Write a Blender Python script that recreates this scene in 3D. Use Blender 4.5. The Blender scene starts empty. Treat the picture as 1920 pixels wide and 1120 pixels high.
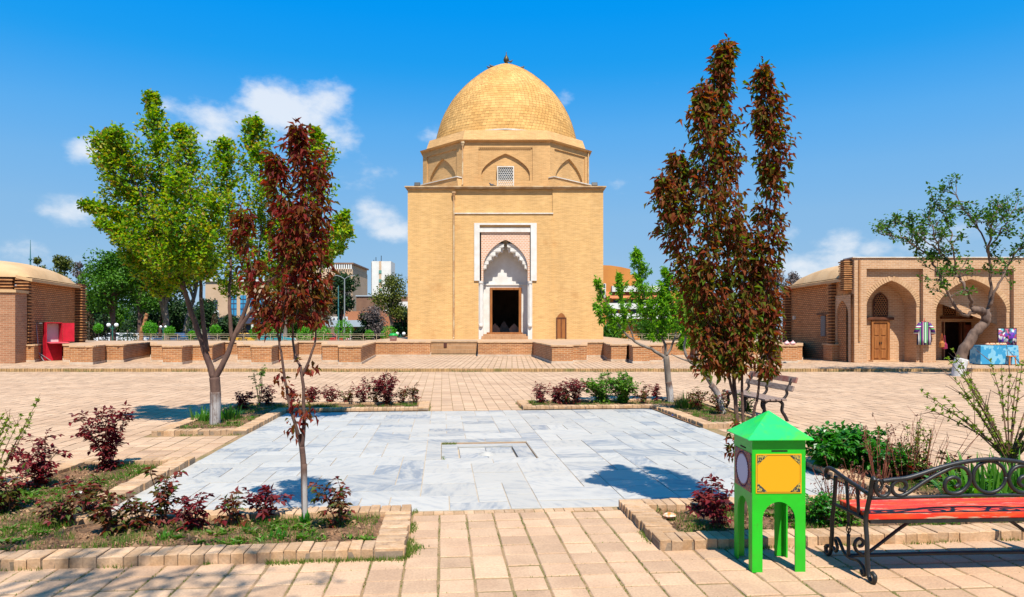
import bpy, bmesh, math, random
from mathutils import Vector, Matrix, noise
import numpy as np
R = math.radians
random.seed(11)
SC = bpy.context.scene
COL = SC.collection

# ------------------------------------------------------------------ camera
F, CX, HY, CH = 1350.0, 960.0, 615.0, 1.75
cam_d = bpy.data.cameras.new('camera'); cam = bpy.data.objects.new('camera', cam_d); COL.objects.link(cam)
cam.location = (0, 0, CH); cam.rotation_euler = (R(90), 0, 0)
cam_d.sensor_width = 36; cam_d.lens = 36 * F / 1920; cam_d.shift_y = (HY - 560) / 1920
cam_d.clip_end = 5000; cam_d.clip_start = .05
SC.camera = cam
# ------------------------------------------------------------------ sun, sky, exposure
SUN_EL, SUN_AZ = 59.0, 166.0          # azimuth clockwise from +Y
sun_d = bpy.data.lights.new('sun', 'SUN'); sun = bpy.data.objects.new('sun', sun_d); COL.objects.link(sun)
sun_d.energy = 4.9; sun_d.angle = R(.53); sun_d.color = (1, .95, .86)
sv = Vector((math.sin(R(SUN_AZ)) * math.cos(R(SUN_EL)), math.cos(R(SUN_AZ)) * math.cos(R(SUN_EL)), math.sin(R(SUN_EL))))
sun.rotation_euler = sv.to_track_quat('Z', 'Y').to_euler(); sun.location = sv * 60
SC.view_settings.view_transform = 'Standard'; SC.view_settings.look = 'None'
SC.view_settings.gamma = 1; SC.view_settings.exposure = .75; SC.view_settings.use_curve_mapping = False
W = bpy.data.worlds.new('World'); SC.world = W; W.use_nodes = True
wn, wl = W.node_tree.nodes, W.node_tree.links
for n in list(wn): wn.remove(n)
def wnode(t, **k):
    n = wn.new(t)
    for a, b in k.items(): setattr(n, a, b)
    return n
wo = wnode('ShaderNodeOutputWorld'); bg = wnode('ShaderNodeBackground'); bg.inputs[1].default_value = .12
wl.new(bg.outputs[0], wo.inputs[0])
sky = wnode('ShaderNodeTexSky', sky_type='NISHITA', sun_disc=False)
sky.sun_elevation = R(SUN_EL); sky.sun_rotation = R(SUN_AZ); sky.air_density = 1.0; sky.dust_density = .1; sky.ozone_density = 3.0
# one grade over the whole sky: its own red-to-blue ratio picks the colour, so it pales towards the horizon and the sun
sb = wnode('ShaderNodeSeparateColor'); wl.new(sky.outputs[0], sb.inputs[0])
dv = wnode('ShaderNodeMath', operation='DIVIDE'); wl.new(sb.outputs[0], dv.inputs[0]); wl.new(sb.outputs[2], dv.inputs[1])
cb = wnode('ShaderNodeValToRGB'); wl.new(dv.outputs[0], cb.inputs[0]); ce_ = cb.color_ramp.elements
GRADE = [(.322, (0, .31, .90)), (.338, (.015, .345, .88)), (.365, (.105, .42, .87)), (.40, (.18, .465, .84)), (.46, (.245, .50, .81)), (.6, (.30, .53, .79)), (1., (.42, .60, .78))]
while len(ce_) < len(GRADE): ce_.new(.5)
for e_, (p_, c_) in zip(ce_, GRADE): e_.position = p_; e_.color = c_ + (1,)
hs = wnode('ShaderNodeHueSaturation'); hs.inputs['Saturation'].default_value = 1.0; hs.inputs['Value'].default_value = 4.95
wl.new(cb.outputs[0], hs.inputs['Color'])
tc = wnode('ShaderNodeTexCoord')
def wmath(op, a, b=None, clamp=False):
    n = wnode('ShaderNodeMath', operation=op); n.use_clamp = clamp
    for i, x in enumerate((a, b)):
        if x is None: continue
        if isinstance(x, (int, float)): n.inputs[i].default_value = x
        else: wl.new(x, n.inputs[i])
    return n.outputs[0]
# clouds: a few drifting cumulus banks (direction on the sky, radius, strength) broken up by noise
BANKS = [(505, 190, .048, 1), (560, 215, .062, 1), (590, 190, .05, 1), (535, 185, .05, 1), (395, 232, .06, .72), (350, 236, .045, .6), (470, 226, .055, .72), (620, 250, .045, .75), (560, 260, .06, .6), (320, 200, .03, .5),
         (700, 408, .040, .85), (735, 438, .036, .7), (170, 286, .034, .7), (132, 404, .038, .8), (670, 320, .05, .5), (250, 240, .03, .6),
         (1583, 455, .034, .85), (1500, 500, .06, .75), (1560, 490, .06, .7), (1637, 464, .030, .8), (1050, 190, .028, .6), (1480, 436, .022, .6), (815, 245, .03, .55), (1720, 475, .06, .5), (60, 470, .05, .5), (1165, 345, .03, .4), (1780, 440, .06, .35)]
acc = None
for (px, py, r, s) in BANKS:
    d = Vector(((px - CX) / F, 1, (HY - py) / F)).normalized()
    sub = wnode('ShaderNodeVectorMath', operation='SUBTRACT'); wl.new(tc.outputs['Generated'], sub.inputs[0]); sub.inputs[1].default_value = d
    mul = wnode('ShaderNodeVectorMath', operation='MULTIPLY'); wl.new(sub.outputs[0], mul.inputs[0]); mul.inputs[1].default_value = (1, 1, 1.75)
    ln = wnode('ShaderNodeVectorMath', operation='LENGTH'); wl.new(mul.outputs[0], ln.inputs[0])
    mr = wnode('ShaderNodeMapRange', interpolation_type='SMOOTHSTEP'); wl.new(ln.outputs['Value'], mr.inputs[0])
    mr.inputs[1].default_value = 0; mr.inputs[2].default_value = r * 1.75; mr.inputs[3].default_value = s; mr.inputs[4].default_value = 0
    acc = mr.outputs[0] if acc is None else wmath('MAXIMUM', acc, mr.outputs[0])
mp = wnode('ShaderNodeMapping'); wl.new(tc.outputs['Generated'], mp.inputs[0]); mp.inputs['Scale'].default_value = (1, 1, 1.7)
n1 = wnode('ShaderNodeTexNoise'); wl.new(mp.outputs[0], n1.inputs['Vector']); n1.inputs['Scale'].default_value = 17; n1.inputs['Detail'].default_value = 9; n1.inputs['Roughness'].default_value = .58
n2 = wnode('ShaderNodeTexNoise'); wl.new(mp.outputs[0], n2.inputs['Vector']); n2.inputs['Scale'].default_value = 4.5; n2.inputs['Detail'].default_value = 4
gen = wnode('ShaderNodeMapRange'); wl.new(n2.outputs[0], gen.inputs[0]); gen.inputs[1].default_value = .6; gen.inputs[2].default_value = .8; gen.inputs[3].default_value = 0; gen.inputs[4].default_value = .5
acc = wmath('MAXIMUM', acc, gen.outputs[0])
dens = wmath('ADD', wmath('MULTIPLY', acc, .62), wmath('MULTIPLY', n1.outputs[0], 1.0))
cm = wnode('ShaderNodeMapRange', interpolation_type='SMOOTHSTEP'); wl.new(dens, cm.inputs[0]); cm.inputs[1].default_value = .70; cm.inputs[2].default_value = 1.12; cm.inputs[3].default_value = 0; cm.inputs[4].default_value = .80
cmask = wmath('MULTIPLY', cm.outputs[0], wmath('MULTIPLY', acc, 3.0, True))
mixc = wnode('ShaderNodeMix', data_type='RGBA'); wl.new(cmask, mixc.inputs[0]); wl.new(hs.outputs[0], mixc.inputs[6]); mixc.inputs[7].default_value = (4.5, 4.65, 4.85, 1)
wl.new(mixc.outputs[2], bg.inputs[0])

# ------------------------------------------------------------------ helpers
def P(px, py, Y): return Vector(((px - CX) / F * Y, Y, CH - (py - HY) / F * Y))
def G(px, py, z=0.0): return P(px, py, (CH - z) * F / (py - HY))
CA, SA = math.cos(R(5.5)), math.sin(R(5.5))
def UV(u, v, z=0.0): return Vector((u * CA - v * SA, u * SA + v * CA, z))     # court frame
def inv(x, y): return (x * CA + y * SA, -x * SA + y * CA)
def lin(r, g, b):
    f = lambda c: ((c / 255 + .055) / 1.055) ** 2.4 if c > 10 else c / 255 / 12.92
    return (f(r), f(g), f(b), 1)
def alb(r, g, b, k=.5):
    c = lin(r, g, b); return (c[0] * k, c[1] * k, c[2] * k, 1)
def tag(o, label=None, cat=None, group=None, kind=None):
    if label: o['label'] = label
    if cat: o['category'] = cat
    if group: o['group'] = group
    if kind: o['kind'] = kind
    return o
def empty(name, loc=(0, 0, 0), label=None, cat=None, group=None, rz=0):
    o = bpy.data.objects.new(name, None); COL.objects.link(o); o.location = loc; o.rotation_euler.z = rz
    o.empty_display_size = .2
    return tag(o, label, cat, group)
def link(name, me, parent=None, loc=None, rz=None):
    o = bpy.data.objects.new(name, me); COL.objects.link(o)
    if parent: o.parent = parent
    if loc is not None: o.location = loc
    if rz is not None: o.rotation_euler.z = rz
    return o
def copy_tree(o, parent=None):
    c = o.copy(); COL.objects.link(c); c.parent = parent
    for ch in list(o.children): copy_tree(ch, c)
    return c

class MB:
    def __init__(s, M=None): s.v = []; s.f = []; s.M = M
    def add(s, vs, fs):
        b = len(s.v)
        s.v += [tuple(s.M @ Vector(p)) for p in vs] if s.M is not None else [tuple(p) for p in vs]
        s.f += [tuple(b + i for i in f) for f in fs]; return s
    def box(s, x0, x1, y0, y1, z0, z1):
        return s.add([(x0, y0, z0), (x1, y0, z0), (x1, y1, z0), (x0, y1, z0), (x0, y0, z1), (x1, y0, z1), (x1, y1, z1), (x0, y1, z1)],
                     [(3, 2, 1, 0), (4, 5, 6, 7), (0, 1, 5, 4), (1, 2, 6, 5), (2, 3, 7, 6), (3, 0, 4, 7)])
    def cbox(s, c, sz, rot=None):
        h = Vector(sz) / 2; c = Vector(c); vs = []
        for z in (-1, 1):
            for x, y in ((-1, -1), (1, -1), (1, 1), (-1, 1)):
                p = Vector((x * h.x, y * h.y, z * h.z))
                if rot is not None: p = rot @ p
                vs.append(c + p)
        return s.add(vs, [(3, 2, 1, 0), (4, 5, 6, 7), (0, 1, 5, 4), (1, 2, 6, 5), (2, 3, 7, 6), (3, 0, 4, 7)])
    def prism(s, poly, z0, z1, bottom=False):
        n = len(poly)
        a = sum(poly[i][0] * poly[(i + 1) % n][1] - poly[(i + 1) % n][0] * poly[i][1] for i in range(n))
        if a < 0: poly = poly[::-1]
        vs = [(p[0], p[1], z0) for p in poly] + [(p[0], p[1], z1) for p in poly]
        fs = [tuple(range(n, 2 * n))] + [(i, (i + 1) % n, n + (i + 1) % n, n + i) for i in range(n)]
        if bottom: fs.append(tuple(range(n - 1, -1, -1)))
        return s.add(vs, fs)
    def extr(s, poly, vec):
        vec = Vector(vec); n = len(poly); poly = [Vector(p) for p in poly]
        vs = poly + [p + vec for p in poly]
        return s.add(vs, [tuple(range(n - 1, -1, -1)), tuple(range(n, 2 * n))] + [(i, (i + 1) % n, n + (i + 1) % n, n + i) for i in range(n)])
    def quad(s, a, b, c, d): return s.add([a, b, c, d], [(0, 1, 2, 3)])
    def tube(s, pts, rad, n=6, flat=None):
        pts = [Vector(p) for p in pts]; m = len(pts)
        if not isinstance(rad, (list, tuple)): rad = [rad] * m
        vs = []; prev = None
        for i, p in enumerate(pts):
            t = (pts[min(i + 1, m - 1)] - pts[max(i - 1, 0)])
            t = t.normalized() if t.length > 1e-9 else Vector((0, 0, 1))
            if prev is None:
                a = t.orthogonal().normalized() if flat is None else (Vector(flat) - t * t.dot(Vector(flat))).normalized()
            else:
                a = (prev - t * t.dot(prev)); a = a.normalized() if a.length > 1e-6 else t.orthogonal().normalized()
            prev = a; b = t.cross(a)
            for k in range(n):
                an = 2 * math.pi * (k + .5) / n
                vs.append(p + (a * math.cos(an) + b * math.sin(an)) * rad[i])
        fs = [(i * n + k, i * n + (k + 1) % n, (i + 1) * n + (k + 1) % n, (i + 1) * n + k) for i in range(m - 1) for k in range(n)]
        fs += [tuple(range(n - 1, -1, -1)), tuple((m - 1) * n + k for k in range(n))]
        return s.add(vs, fs)
    def lathe(s, prof, n, c=(0, 0, 0), ph=0):
        vs = []; m = len(prof)
        for r, z in prof:
            for k in range(n):
                a = 2 * math.pi * k / n + ph; vs.append((c[0] + r * math.cos(a), c[1] + r * math.sin(a), c[2] + z))
        fs = [(i * n + k, i * n + (k + 1) % n, (i + 1) * n + (k + 1) % n, (i + 1) * n + k) for i in range(m - 1) for k in range(n)]
        fs += [tuple(range(n - 1, -1, -1)), tuple((m - 1) * n + k for k in range(n))]
        return s.add(vs, fs)
    def ball(s, c, r, n=10, m=6, sq=(1, 1, 1)):
        pr = [(max(.001, math.sin(math.pi * i / m)) * r, -math.cos(math.pi * i / m) * r) for i in range(m + 1)]
        b = MB().lathe(pr, n); return s.add([(c[0] + p[0] * sq[0], c[1] + p[1] * sq[1], c[2] + p[2] * sq[2]) for p in b.v], b.f)
    def mesh(s, name, mat, smooth=False, uv=True):
        me = bpy.data.meshes.new(name); me.from_pydata(s.v, [], s.f)
        if mat: me.materials.append(mat)
        if uv:
            ul = me.uv_layers.new(name='UVMap'); dat = np.zeros((len(me.loops), 2), dtype=np.float32)
            for p in me.polygons:
                nrm = p.normal
                if abs(nrm.z) > .75:
                    for li in p.loop_indices:
                        co = me.vertices[me.loops[li].vertex_index].co; dat[li] = (co.x, co.y)
                else:
                    t = Vector((-nrm.y, nrm.x, 0)).normalized()
                    for li in p.loop_indices:
                        co = me.vertices[me.loops[li].vertex_index].co; dat[li] = (co.x * t.x + co.y * t.y, co.z)
            ul.data.foreach_set('uv', dat.ravel())
        if smooth: me.polygons.foreach_set('use_smooth', [True] * len(me.polygons))
        return me
    def build(s, name, mat, parent=None, smooth=False, uv=True, kind=None, bevel=0, loc=None, rz=None):
        o = link(name, s.mesh(name, mat, smooth, uv), parent, loc, rz)
        if bevel:
            m = o.modifiers.new('b', 'BEVEL'); m.width = bevel; m.segments = 2; m.limit_method = 'ANGLE'; m.angle_limit = R(40)
        if kind: o['kind'] = kind
        return o

def arch_f(s, k=.38):
    s = min(1, abs(s)); return math.sqrt(max(0, 1 - s * s)) * (1 - k) + (1 - s) * k
def arch_pts(x0, x1, spring, apex, n=20, k=.38):
    c, w = (x0 + x1) / 2, (x1 - x0) / 2
    out = []
    for i in range(n + 1):
        t = -math.cos(math.pi * i / n)
        out.append((c + w * t, spring + (apex - spring) * arch_f(t, k)))
    return out
def arch_wall(mb, x0, x1, z0, z1, ax0, ax1, spring, apex, y, depth, n=20, k=.38, zb=None):
    """wall sheet facing -y with an arched opening, plus its intrados going depth into +y"""
    zb = z0 if zb is None else zb
    ap = arch_pts(ax0, ax1, spring, apex, n, k)
    mb.quad((x0, y, z0), (ax0, y, z0), (ax0, y, z1), (x0, y, z1)); mb.quad((ax1, y, z0), (x1, y, z0), (x1, y, z1), (ax1, y, z1))
    for (a, az), (b, bz) in zip(ap, ap[1:]):
        mb.quad((a, y, az), (b, y, bz), (b, y, z1), (a, y, z1))
        mb.quad((a, y, az), (a, y + depth, az), (b, y + depth, bz), (b, y, bz))
    mb.quad((ax0, y, zb), (ax0, y + depth, zb), (ax0, y + depth, spring), (ax0, y, spring))
    mb.quad((ax1, y + depth, zb), (ax1, y, zb), (ax1, y, spring), (ax1, y + depth, spring))
    if zb > z0: mb.quad((ax0, y, z0), (ax1, y, z0), (ax1, y, zb), (ax0, y, zb)); mb.quad((ax0, y, zb), (ax1, y, zb), (ax1, y + depth, zb), (ax0, y + depth, zb))
def spline(pts, n=6):
    pts = [Vector(p) for p in pts]; out = []
    for i in range(len(pts) - 1):
        p0, p1, p2, p3 = pts[max(i - 1, 0)], pts[i], pts[i + 1], pts[min(i + 2, len(pts) - 1)]
        for j in range(n):
            t = j / n
            out.append(.5 * ((2 * p1) + (p2 - p0) * t + (2 * p0 - 5 * p1 + 4 * p2 - p3) * t * t + (3 * p1 - p0 - 3 * p2 + p3) * t ** 3))
    out.append(pts[-1]); return out

# ------------------------------------------------------------------ materials
class NT:
    def __init__(s, name):
        s.m = bpy.data.materials.new(name); s.m.use_nodes = True; s.n = s.m.node_tree.nodes; s.l = s.m.node_tree.links
        s.b = s.n['Principled BSDF']; s.b.inputs['Specular IOR Level'].default_value = .25
    def nd(s, t, **k):
        x = s.n.new(t)
        for a, b in k.items(): setattr(x, a, b)
        return x
    def val(s, sock, x):
        if hasattr(x, 'is_output'): s.l.new(x, sock)
        else: sock.default_value = x
    def math(s, op, a, b=0.0, clamp=False):
        x = s.nd('ShaderNodeMath', operation=op); x.use_clamp = clamp; s.val(x.inputs[0], a); s.val(x.inputs[1], b); return x.outputs[0]
    def noise(s, vec, scale, det=4, rough=.5, sc=None):
        if sc:
            mp = s.nd('ShaderNodeMapping'); s.l.new(vec, mp.inputs[0]); mp.inputs['Scale'].default_value = sc; vec = mp.outputs[0]
        x = s.nd('ShaderNodeTexNoise'); s.l.new(vec, x.inputs['Vector']); x.inputs['Scale'].default_value = scale; x.inputs['Detail'].default_value = det; x.inputs['Roughness'].default_value = rough
        return x.outputs[0]
    def mr(s, v, a, b, c=0., d=1., smooth=True):
        x = s.nd('ShaderNodeMapRange', interpolation_type='SMOOTHSTEP' if smooth else 'LINEAR'); s.val(x.inputs[0], v)
        for i, q in enumerate((a, b, c, d)): x.inputs[i + 1].default_value = q
        return x.outputs[0]
    def mix(s, f, a, b, mode='MIX'):
        x = s.nd('ShaderNodeMix', data_type='RGBA', blend_type=mode); s.val(x.inputs[0], f); s.val(x.inputs[6], a); s.val(x.inputs[7], b); return x.outputs[2]
    def hsv(s, col, v=1., sat=1., hue=.5):
        x = s.nd('ShaderNodeHueSaturation'); s.val(x.inputs['Color'], col); s.val(x.inputs['Value'], v); s.val(x.inputs['Saturation'], sat); s.val(x.inputs['Hue'], hue); return x.outputs[0]
    def bump(s, h, strength=.3, dist=.01):
        x = s.nd('ShaderNodeBump'); s.l.new(h, x.inputs['Height']); x.inputs['Strength'].default_value = strength; x.inputs['Distance'].default_value = dist
        s.l.new(x.outputs[0], s.b.inputs['Normal'])
    def obj(s): return s.nd('ShaderNodeTexCoord').outputs['Object']
    def uv(s): return s.nd('ShaderNodeTexCoord').outputs['UV']
def mk(name, col, col2=None, ns=3., rough=.8, island=0., objr=0., bump=0., bs=40., metal=0., lo=.35, hi=.65, fine=.0, spec=None, stain=None, sc=None):
    t = NT(name); v = t.obj()
    if objr:
        oi = t.nd('ShaderNodeObjectInfo'); add = t.nd('ShaderNodeVectorMath', operation='ADD'); t.l.new(v, add.inputs[0])
        mul = t.nd('ShaderNodeVectorMath', operation='SCALE'); t.l.new(oi.outputs['Location'], mul.inputs[0]); mul.inputs['Scale'].default_value = 1.0
        t.l.new(mul.outputs[0], add.inputs[1]); v = add.outputs[0]
    c = col
    if col2 is not None: c = t.mix(t.mr(t.noise(v, ns, 6, .6, sc), lo, hi), col, col2)
    if stain is not None:
        c = t.mix(t.mr(t.noise(v, stain[1], 5, .6), stain[2], stain[3], 0, stain[4]), c, stain[0])
    val = None
    if island: val = t.mr(t.nd('ShaderNodeNewGeometry').outputs['Random Per Island'], 0, 1, 1 - island, 1 + island, False)
    if objr:
        ov = t.mr(oi.outputs['Random'], 0, 1, 1 - objr, 1 + objr, False); val = ov if val is None else t.math('MULTIPLY', val, ov)
    if fine:
        fv = t.mr(t.noise(v, bs, 3), .3, .7, 1 - fine, 1 + fine); val = fv if val is None else t.math('MULTIPLY', val, fv)
    if val is not None: c = t.hsv(c, val)
    t.val(t.b.inputs['Base Color'], c); t.b.inputs['Roughness'].default_value = rough; t.b.inputs['Metallic'].default_value = metal
    if spec is not None: t.b.inputs['Specular IOR Level'].default_value = spec
    if bump: t.bump(t.noise(v, bs, 5, .65), bump, .01)
    return t.m
def brickm(name, c1, c2, cm, bw=.26, bh=.07, mo=.012, rough=.9, streak=0., blotch=None, bump=.5, var=.0):
    t = NT(name); uv = t.uv()
    b = t.nd('ShaderNodeTexBrick'); t.l.new(uv, b.inputs['Vector']); b.inputs['Scale'].default_value = 1
    b.inputs['Color1'].default_value = c1; b.inputs['Color2'].default_value = c2; b.inputs['Mortar'].default_value = cm
    b.inputs['Brick Width'].default_value = bw; b.inputs['Row Height'].default_value = bh; b.inputs['Mortar Size'].default_value = mo; b.inputs['Mortar Smooth'].default_value = .3; b.inputs['Bias'].default_value = -.1
    c = b.outputs['Color']
    if var: c = t.mix(t.mr(t.noise(uv, .9, 5, .7, (1, 1.6, 1)), .54, .72, 0, var), c, (c1[0] * 1.12, c1[1] * 1.17, c1[2] * 1.35, 1))
    if streak:
        s = t.noise(uv, 1.0, 6, .7, (1.3, 9, 1)); c = t.hsv(c, t.mr(s, .3, .7, 1 - streak, 1 + streak))
        s2 = t.noise(uv, 1.0, 4, .6, (.6, .12, 1)); c = t.hsv(c, t.mr(s2, .3, .7, 1 - streak * .6, 1 + streak * .6))
    if blotch: c = t.mix(t.mr(t.noise(uv, blotch[1], 6, .65), blotch[2], blotch[3], 0, blotch[4]), c, blotch[0])
    t.val(t.b.inputs['Base Color'], c); t.b.inputs['Roughness'].default_value = rough
    h = t.math('ADD', t.math('MULTIPLY', b.outputs['Fac'], -1.0), t.math('MULTIPLY', t.noise(uv, 30, 4), .5))
    t.bump(h, bump, .012)
    return t.m
def leafm(name, cols, transl=.35, rough=.5, gloss=.25):
    """leaf colours picked leaf by leaf"""
    t = NT(name); rnd = t.nd('ShaderNodeNewGeometry').outputs['Random Per Island']
    cr = t.nd('ShaderNodeValToRGB'); t.l.new(rnd, cr.inputs[0]); el = cr.color_ramp.elements
    while len(el) < len(cols): el.new(.5)
    for i, c in enumerate(cols): el[i].position = i / max(1, len(cols) - 1); el[i].color = c
    col = cr.outputs[0]
    t.val(t.b.inputs['Base Color'], col); t.b.inputs['Roughness'].default_value = rough; t.b.inputs['Specular IOR Level'].default_value = gloss
    tr = t.nd('ShaderNodeBsdfTranslucent'); t.val(tr.inputs[0], t.hsv(col, 1.6, 1.15))
    ms = t.nd('ShaderNodeMixShader'); ms.inputs[0].default_value = transl; t.l.new(t.b.outputs[0], ms.inputs[1]); t.l.new(tr.outputs[0], ms.inputs[2])
    t.l.new(ms.outputs[0], t.n['Material Output'].inputs[0])
    return t.m

M = {}
M['paver'] = mk('paver_clay', (.455, .295, .18, 1), (.385, .24, .145, 1), 1.6, .9, island=.1, objr=.13, bump=.4, bs=60, fine=.1, stain=((.27, .165, .10, 1), 1.7, .52, .75, .55))
M['paver_far'] = mk('paver_clay_far', (.455, .30, .187, 1), (.40, .255, .155, 1), .7, .9, island=.12, bump=.2, bs=40, fine=.05, stain=((.37, .235, .14, 1), .35, .55, .75, .5))
M['joint'] = mk('joint_sand', (.29, .18, .095, 1), (.17, .13, .05, 1), 2.6, 1, bump=.5, bs=80, fine=.2)
def marble():
    t = NT('marble'); v = t.obj(); oi = t.nd('ShaderNodeObjectInfo')
    off = t.nd('ShaderNodeVectorMath', operation='SCALE'); cmb = t.nd('ShaderNodeCombineXYZ')
    for i in range(3): t.l.new(oi.outputs['Random'], cmb.inputs[i])
    t.l.new(cmb.outputs[0], off.inputs[0]); off.inputs['Scale'].default_value = 37
    rot = t.nd('ShaderNodeVectorRotate', rotation_type='Z_AXIS'); t.l.new(v, rot.inputs[0]); t.l.new(t.math('MULTIPLY', oi.outputs['Random'], 40.), rot.inputs['Angle'])
    add = t.nd('ShaderNodeVectorMath', operation='ADD'); t.l.new(rot.outputs[0], add.inputs[0]); t.l.new(off.outputs[0], add.inputs[1]); v = add.outputs[0]
    a = t.noise(v, 2.2, 7, .62, (1.2, 4.5, 1)); b2 = t.noise(v, 7, 5, .6, (1, 3.5, 1))
    f = t.math('ADD', t.math('MULTIPLY', a, .7), t.math('MULTIPLY', b2, .3))
    wn_ = t.nd('ShaderNodeTexWhiteNoise', noise_dimensions='1D'); t.l.new(oi.outputs['Random'], wn_.inputs['W'])
    grey = t.mr(wn_.outputs['Value'], .62, 1.0, 0, 1.0)
    f = t.math('ADD', t.mr(f, .47, .70, 0, .75), t.math('MULTIPLY', grey, t.mr(f, .36, .58, .1, .85)), True)
    c = t.mix(f, (.40, .372, .325, 1), (.215, .225, .235, 1))
    c = t.hsv(c, t.mr(oi.outputs['Random'], 0, 1, .93, 1.06, False))
    t.val(t.b.inputs['Base Color'], c); t.b.inputs['Roughness'].default_value = .5; t.b.inputs['Specular IOR Level'].default_value = .3
    t.bump(t.noise(v, 25, 4), .05, .01)
    return t.m
M['marble'] = marble()
M['grout'] = mk('court_grout', (.44, .35, .25, 1), (.36, .29, .215, 1), 4, 1)
M['kerb'] = mk('kerb_brick', (.38, .225, .115, 1), (.44, .285, .17, 1), 7, .9, objr=.18, bump=.4, bs=50, fine=.1, stain=((.22, .14, .09, 1), 6, .58, .75, .6))
M['mortar'] = mk('kerb_mortar', (.26, .19, .13, 1), (.18, .13, .085, 1), 8, 1, bump=.5, bs=60)
M['soil'] = mk('bed_soil', (.21, .11, .055, 1), (.075, .04, .02, 1), 4.5, 1, bump=1.0, bs=45, fine=.4, stain=((.06, .075, .02, 1), 2.1, .52, .66, .7))
M['ground'] = mk('earth', (.23, .17, .11, 1), (.15, .13, .07, 1), .15, 1, bump=.3, bs=8)
M['asphalt'] = mk('asphalt', (.09, .088, .085, 1), (.07, .07, .07, 1), 1, .9)
# ------------------------------------------------------------------ ground, plaza, court
tag(MB().quad((-900, -300, -.36), (900, -300, -.36), (900, 1800, -.36), (-900, 1800, -.36)).build('ground', M['ground']), kind='structure')
road = MB().quad((-120, 84, -.352), (-8, 84, -.352), (-8, 112, -.352), (-120, 112, -.352)).build('road', M['asphalt'], kind='structure')
_o = [(-60, -12), (60, -12), (60, 28.8), (-60, 28.8)]; _i = [tuple(UV(a, b)[:2]) for a, b in ((-3.0, 7.1), (4.3, 7.1), (4.3, 15.0), (-3.0, 15.0))]; _p = MB()
for k in range(4): _p.quad(_o[k] + (-.007,), _o[(k + 1) % 4] + (-.007,), _i[(k + 1) % 4] + (-.007,), _i[k] + (-.007,))
plaza = _p.build('plaza', M['joint'], kind='structure')
U0, U1, V0, V1 = -4.70, 6.02, 5.52, 16.62       # outer rim of the four flower beds
C0, C1, D0, D1 = -3.20, 4.52, 6.93, 15.2        # marble court
GA, GB = -.29, 1.70                             # path gap near and far
HA, HB = 9.72, 12.18                            # gap left and right
def zone(u, v, m=.0):
    """0 plaza, 1 bed, 2 court"""
    if C0 - m < u < C1 + m and D0 - m < v < D1 + m: return 2
    if U0 - m < u < U1 + m and V0 - m < v < V1 + m:
        if (GA + m < u < GB - m) or (HA + m < v < HB - m): return 0
        return 1
    return 0
def paver_mesh(sx, sy, seed):
    rr = random.Random(seed); b = .006; h = .03
    x, y = sx / 2, sy / 2; j = lambda: rr.uniform(-.003, .003)
    lo = [(-x + j(), -y + j()), (x + j(), -y + j()), (x + j(), y + j()), (-x + j(), y + j())]
    vs = [(p[0], p[1], -h) for p in lo] + [(p[0], p[1], -b) for p in lo] + [(p[0] * (1 - b / x), p[1] * (1 - b / y), 0) for p in lo]
    fs = [(8, 9, 10, 11)] + [(i, (i + 1) % 4, 4 + (i + 1) % 4, 4 + i) for i in range(4)] + [(4 + i, 4 + (i + 1) % 4, 8 + (i + 1) % 4, 8 + i) for i in range(4)]
    return MB().add(vs, fs).mesh('paver', M['paver'])
pt = .25
PM = [paver_mesh(pt - .015, pt - .013, i) for i in range(8)]
cells = []
for j in range(int(3.6 / pt), int(36 / pt)):
    v = (j + .5) * pt + .03
    for i in range(-120, 140):
        u = (i + .5) * pt - .03
        p = UV(u, v)
        if p.y > 28.6 or p.y < 3.2 or abs(p.x) > .72 * p.y + 2.2: continue
        if any(zone(u + a, v + b) for a in (-.1, .1) for b in (-.1, .1)): continue
        vis = p.y > 4.45 and abs(p.x) < .712 * p.y + .2
        cells.append((0 if vis else 1, p.length, u, v, p))
cells.sort(key=lambda c: (c[0], c[1]))
rr = random.Random(5)
for k, (_, _, u, v, p) in enumerate(cells[:300]):
    o = link('paver', PM[rr.randrange(8)], plaza, (p.x, p.y, rr.uniform(-.005, .004)), R(5.5) + rr.choice((0, math.pi)) + rr.uniform(-.012, .012))
    o.rotation_euler.x = rr.uniform(-.012, .012)
far = MB()
for (_, _, u, v, p) in cells[300:]:
    h = pt / 2 - .007; z = rr.uniform(-.003, .003); q = [UV(u + a * h + rr.uniform(-.002, .002), v + b * h + rr.uniform(-.002, .002), z) for a, b in ((-1, -1), (1, -1), (1, 1), (-1, 1))]
    far.add([(c.x, c.y, -.02) for c in q] + q, [(4, 5, 6, 7), (0, 1, 5, 4), (1, 2, 6, 5), (2, 3, 7, 6), (3, 0, 4, 7)])
tag(far.build('paving_field', M['paver_far'], plaza, uv=False), kind='stuff')

# narrow bricks closing the paving against the court
nb = [MB().box(-.044, .044, -w_ / 2, w_ / 2, -.03, 0).mesh('border_brick', M['kerb']) for w_ in (.13, .12, .125)]
rb_ = random.Random(31); x = GA + .06
while x < GB - .03:
    p = UV(x, D0 - .078); o = link('border_brick', nb[rb_.randrange(3)], plaza, (p.x, p.y, rb_.uniform(-.006, .002)), R(5.5) + rb_.uniform(-.03, .03)); x += .096
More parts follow.
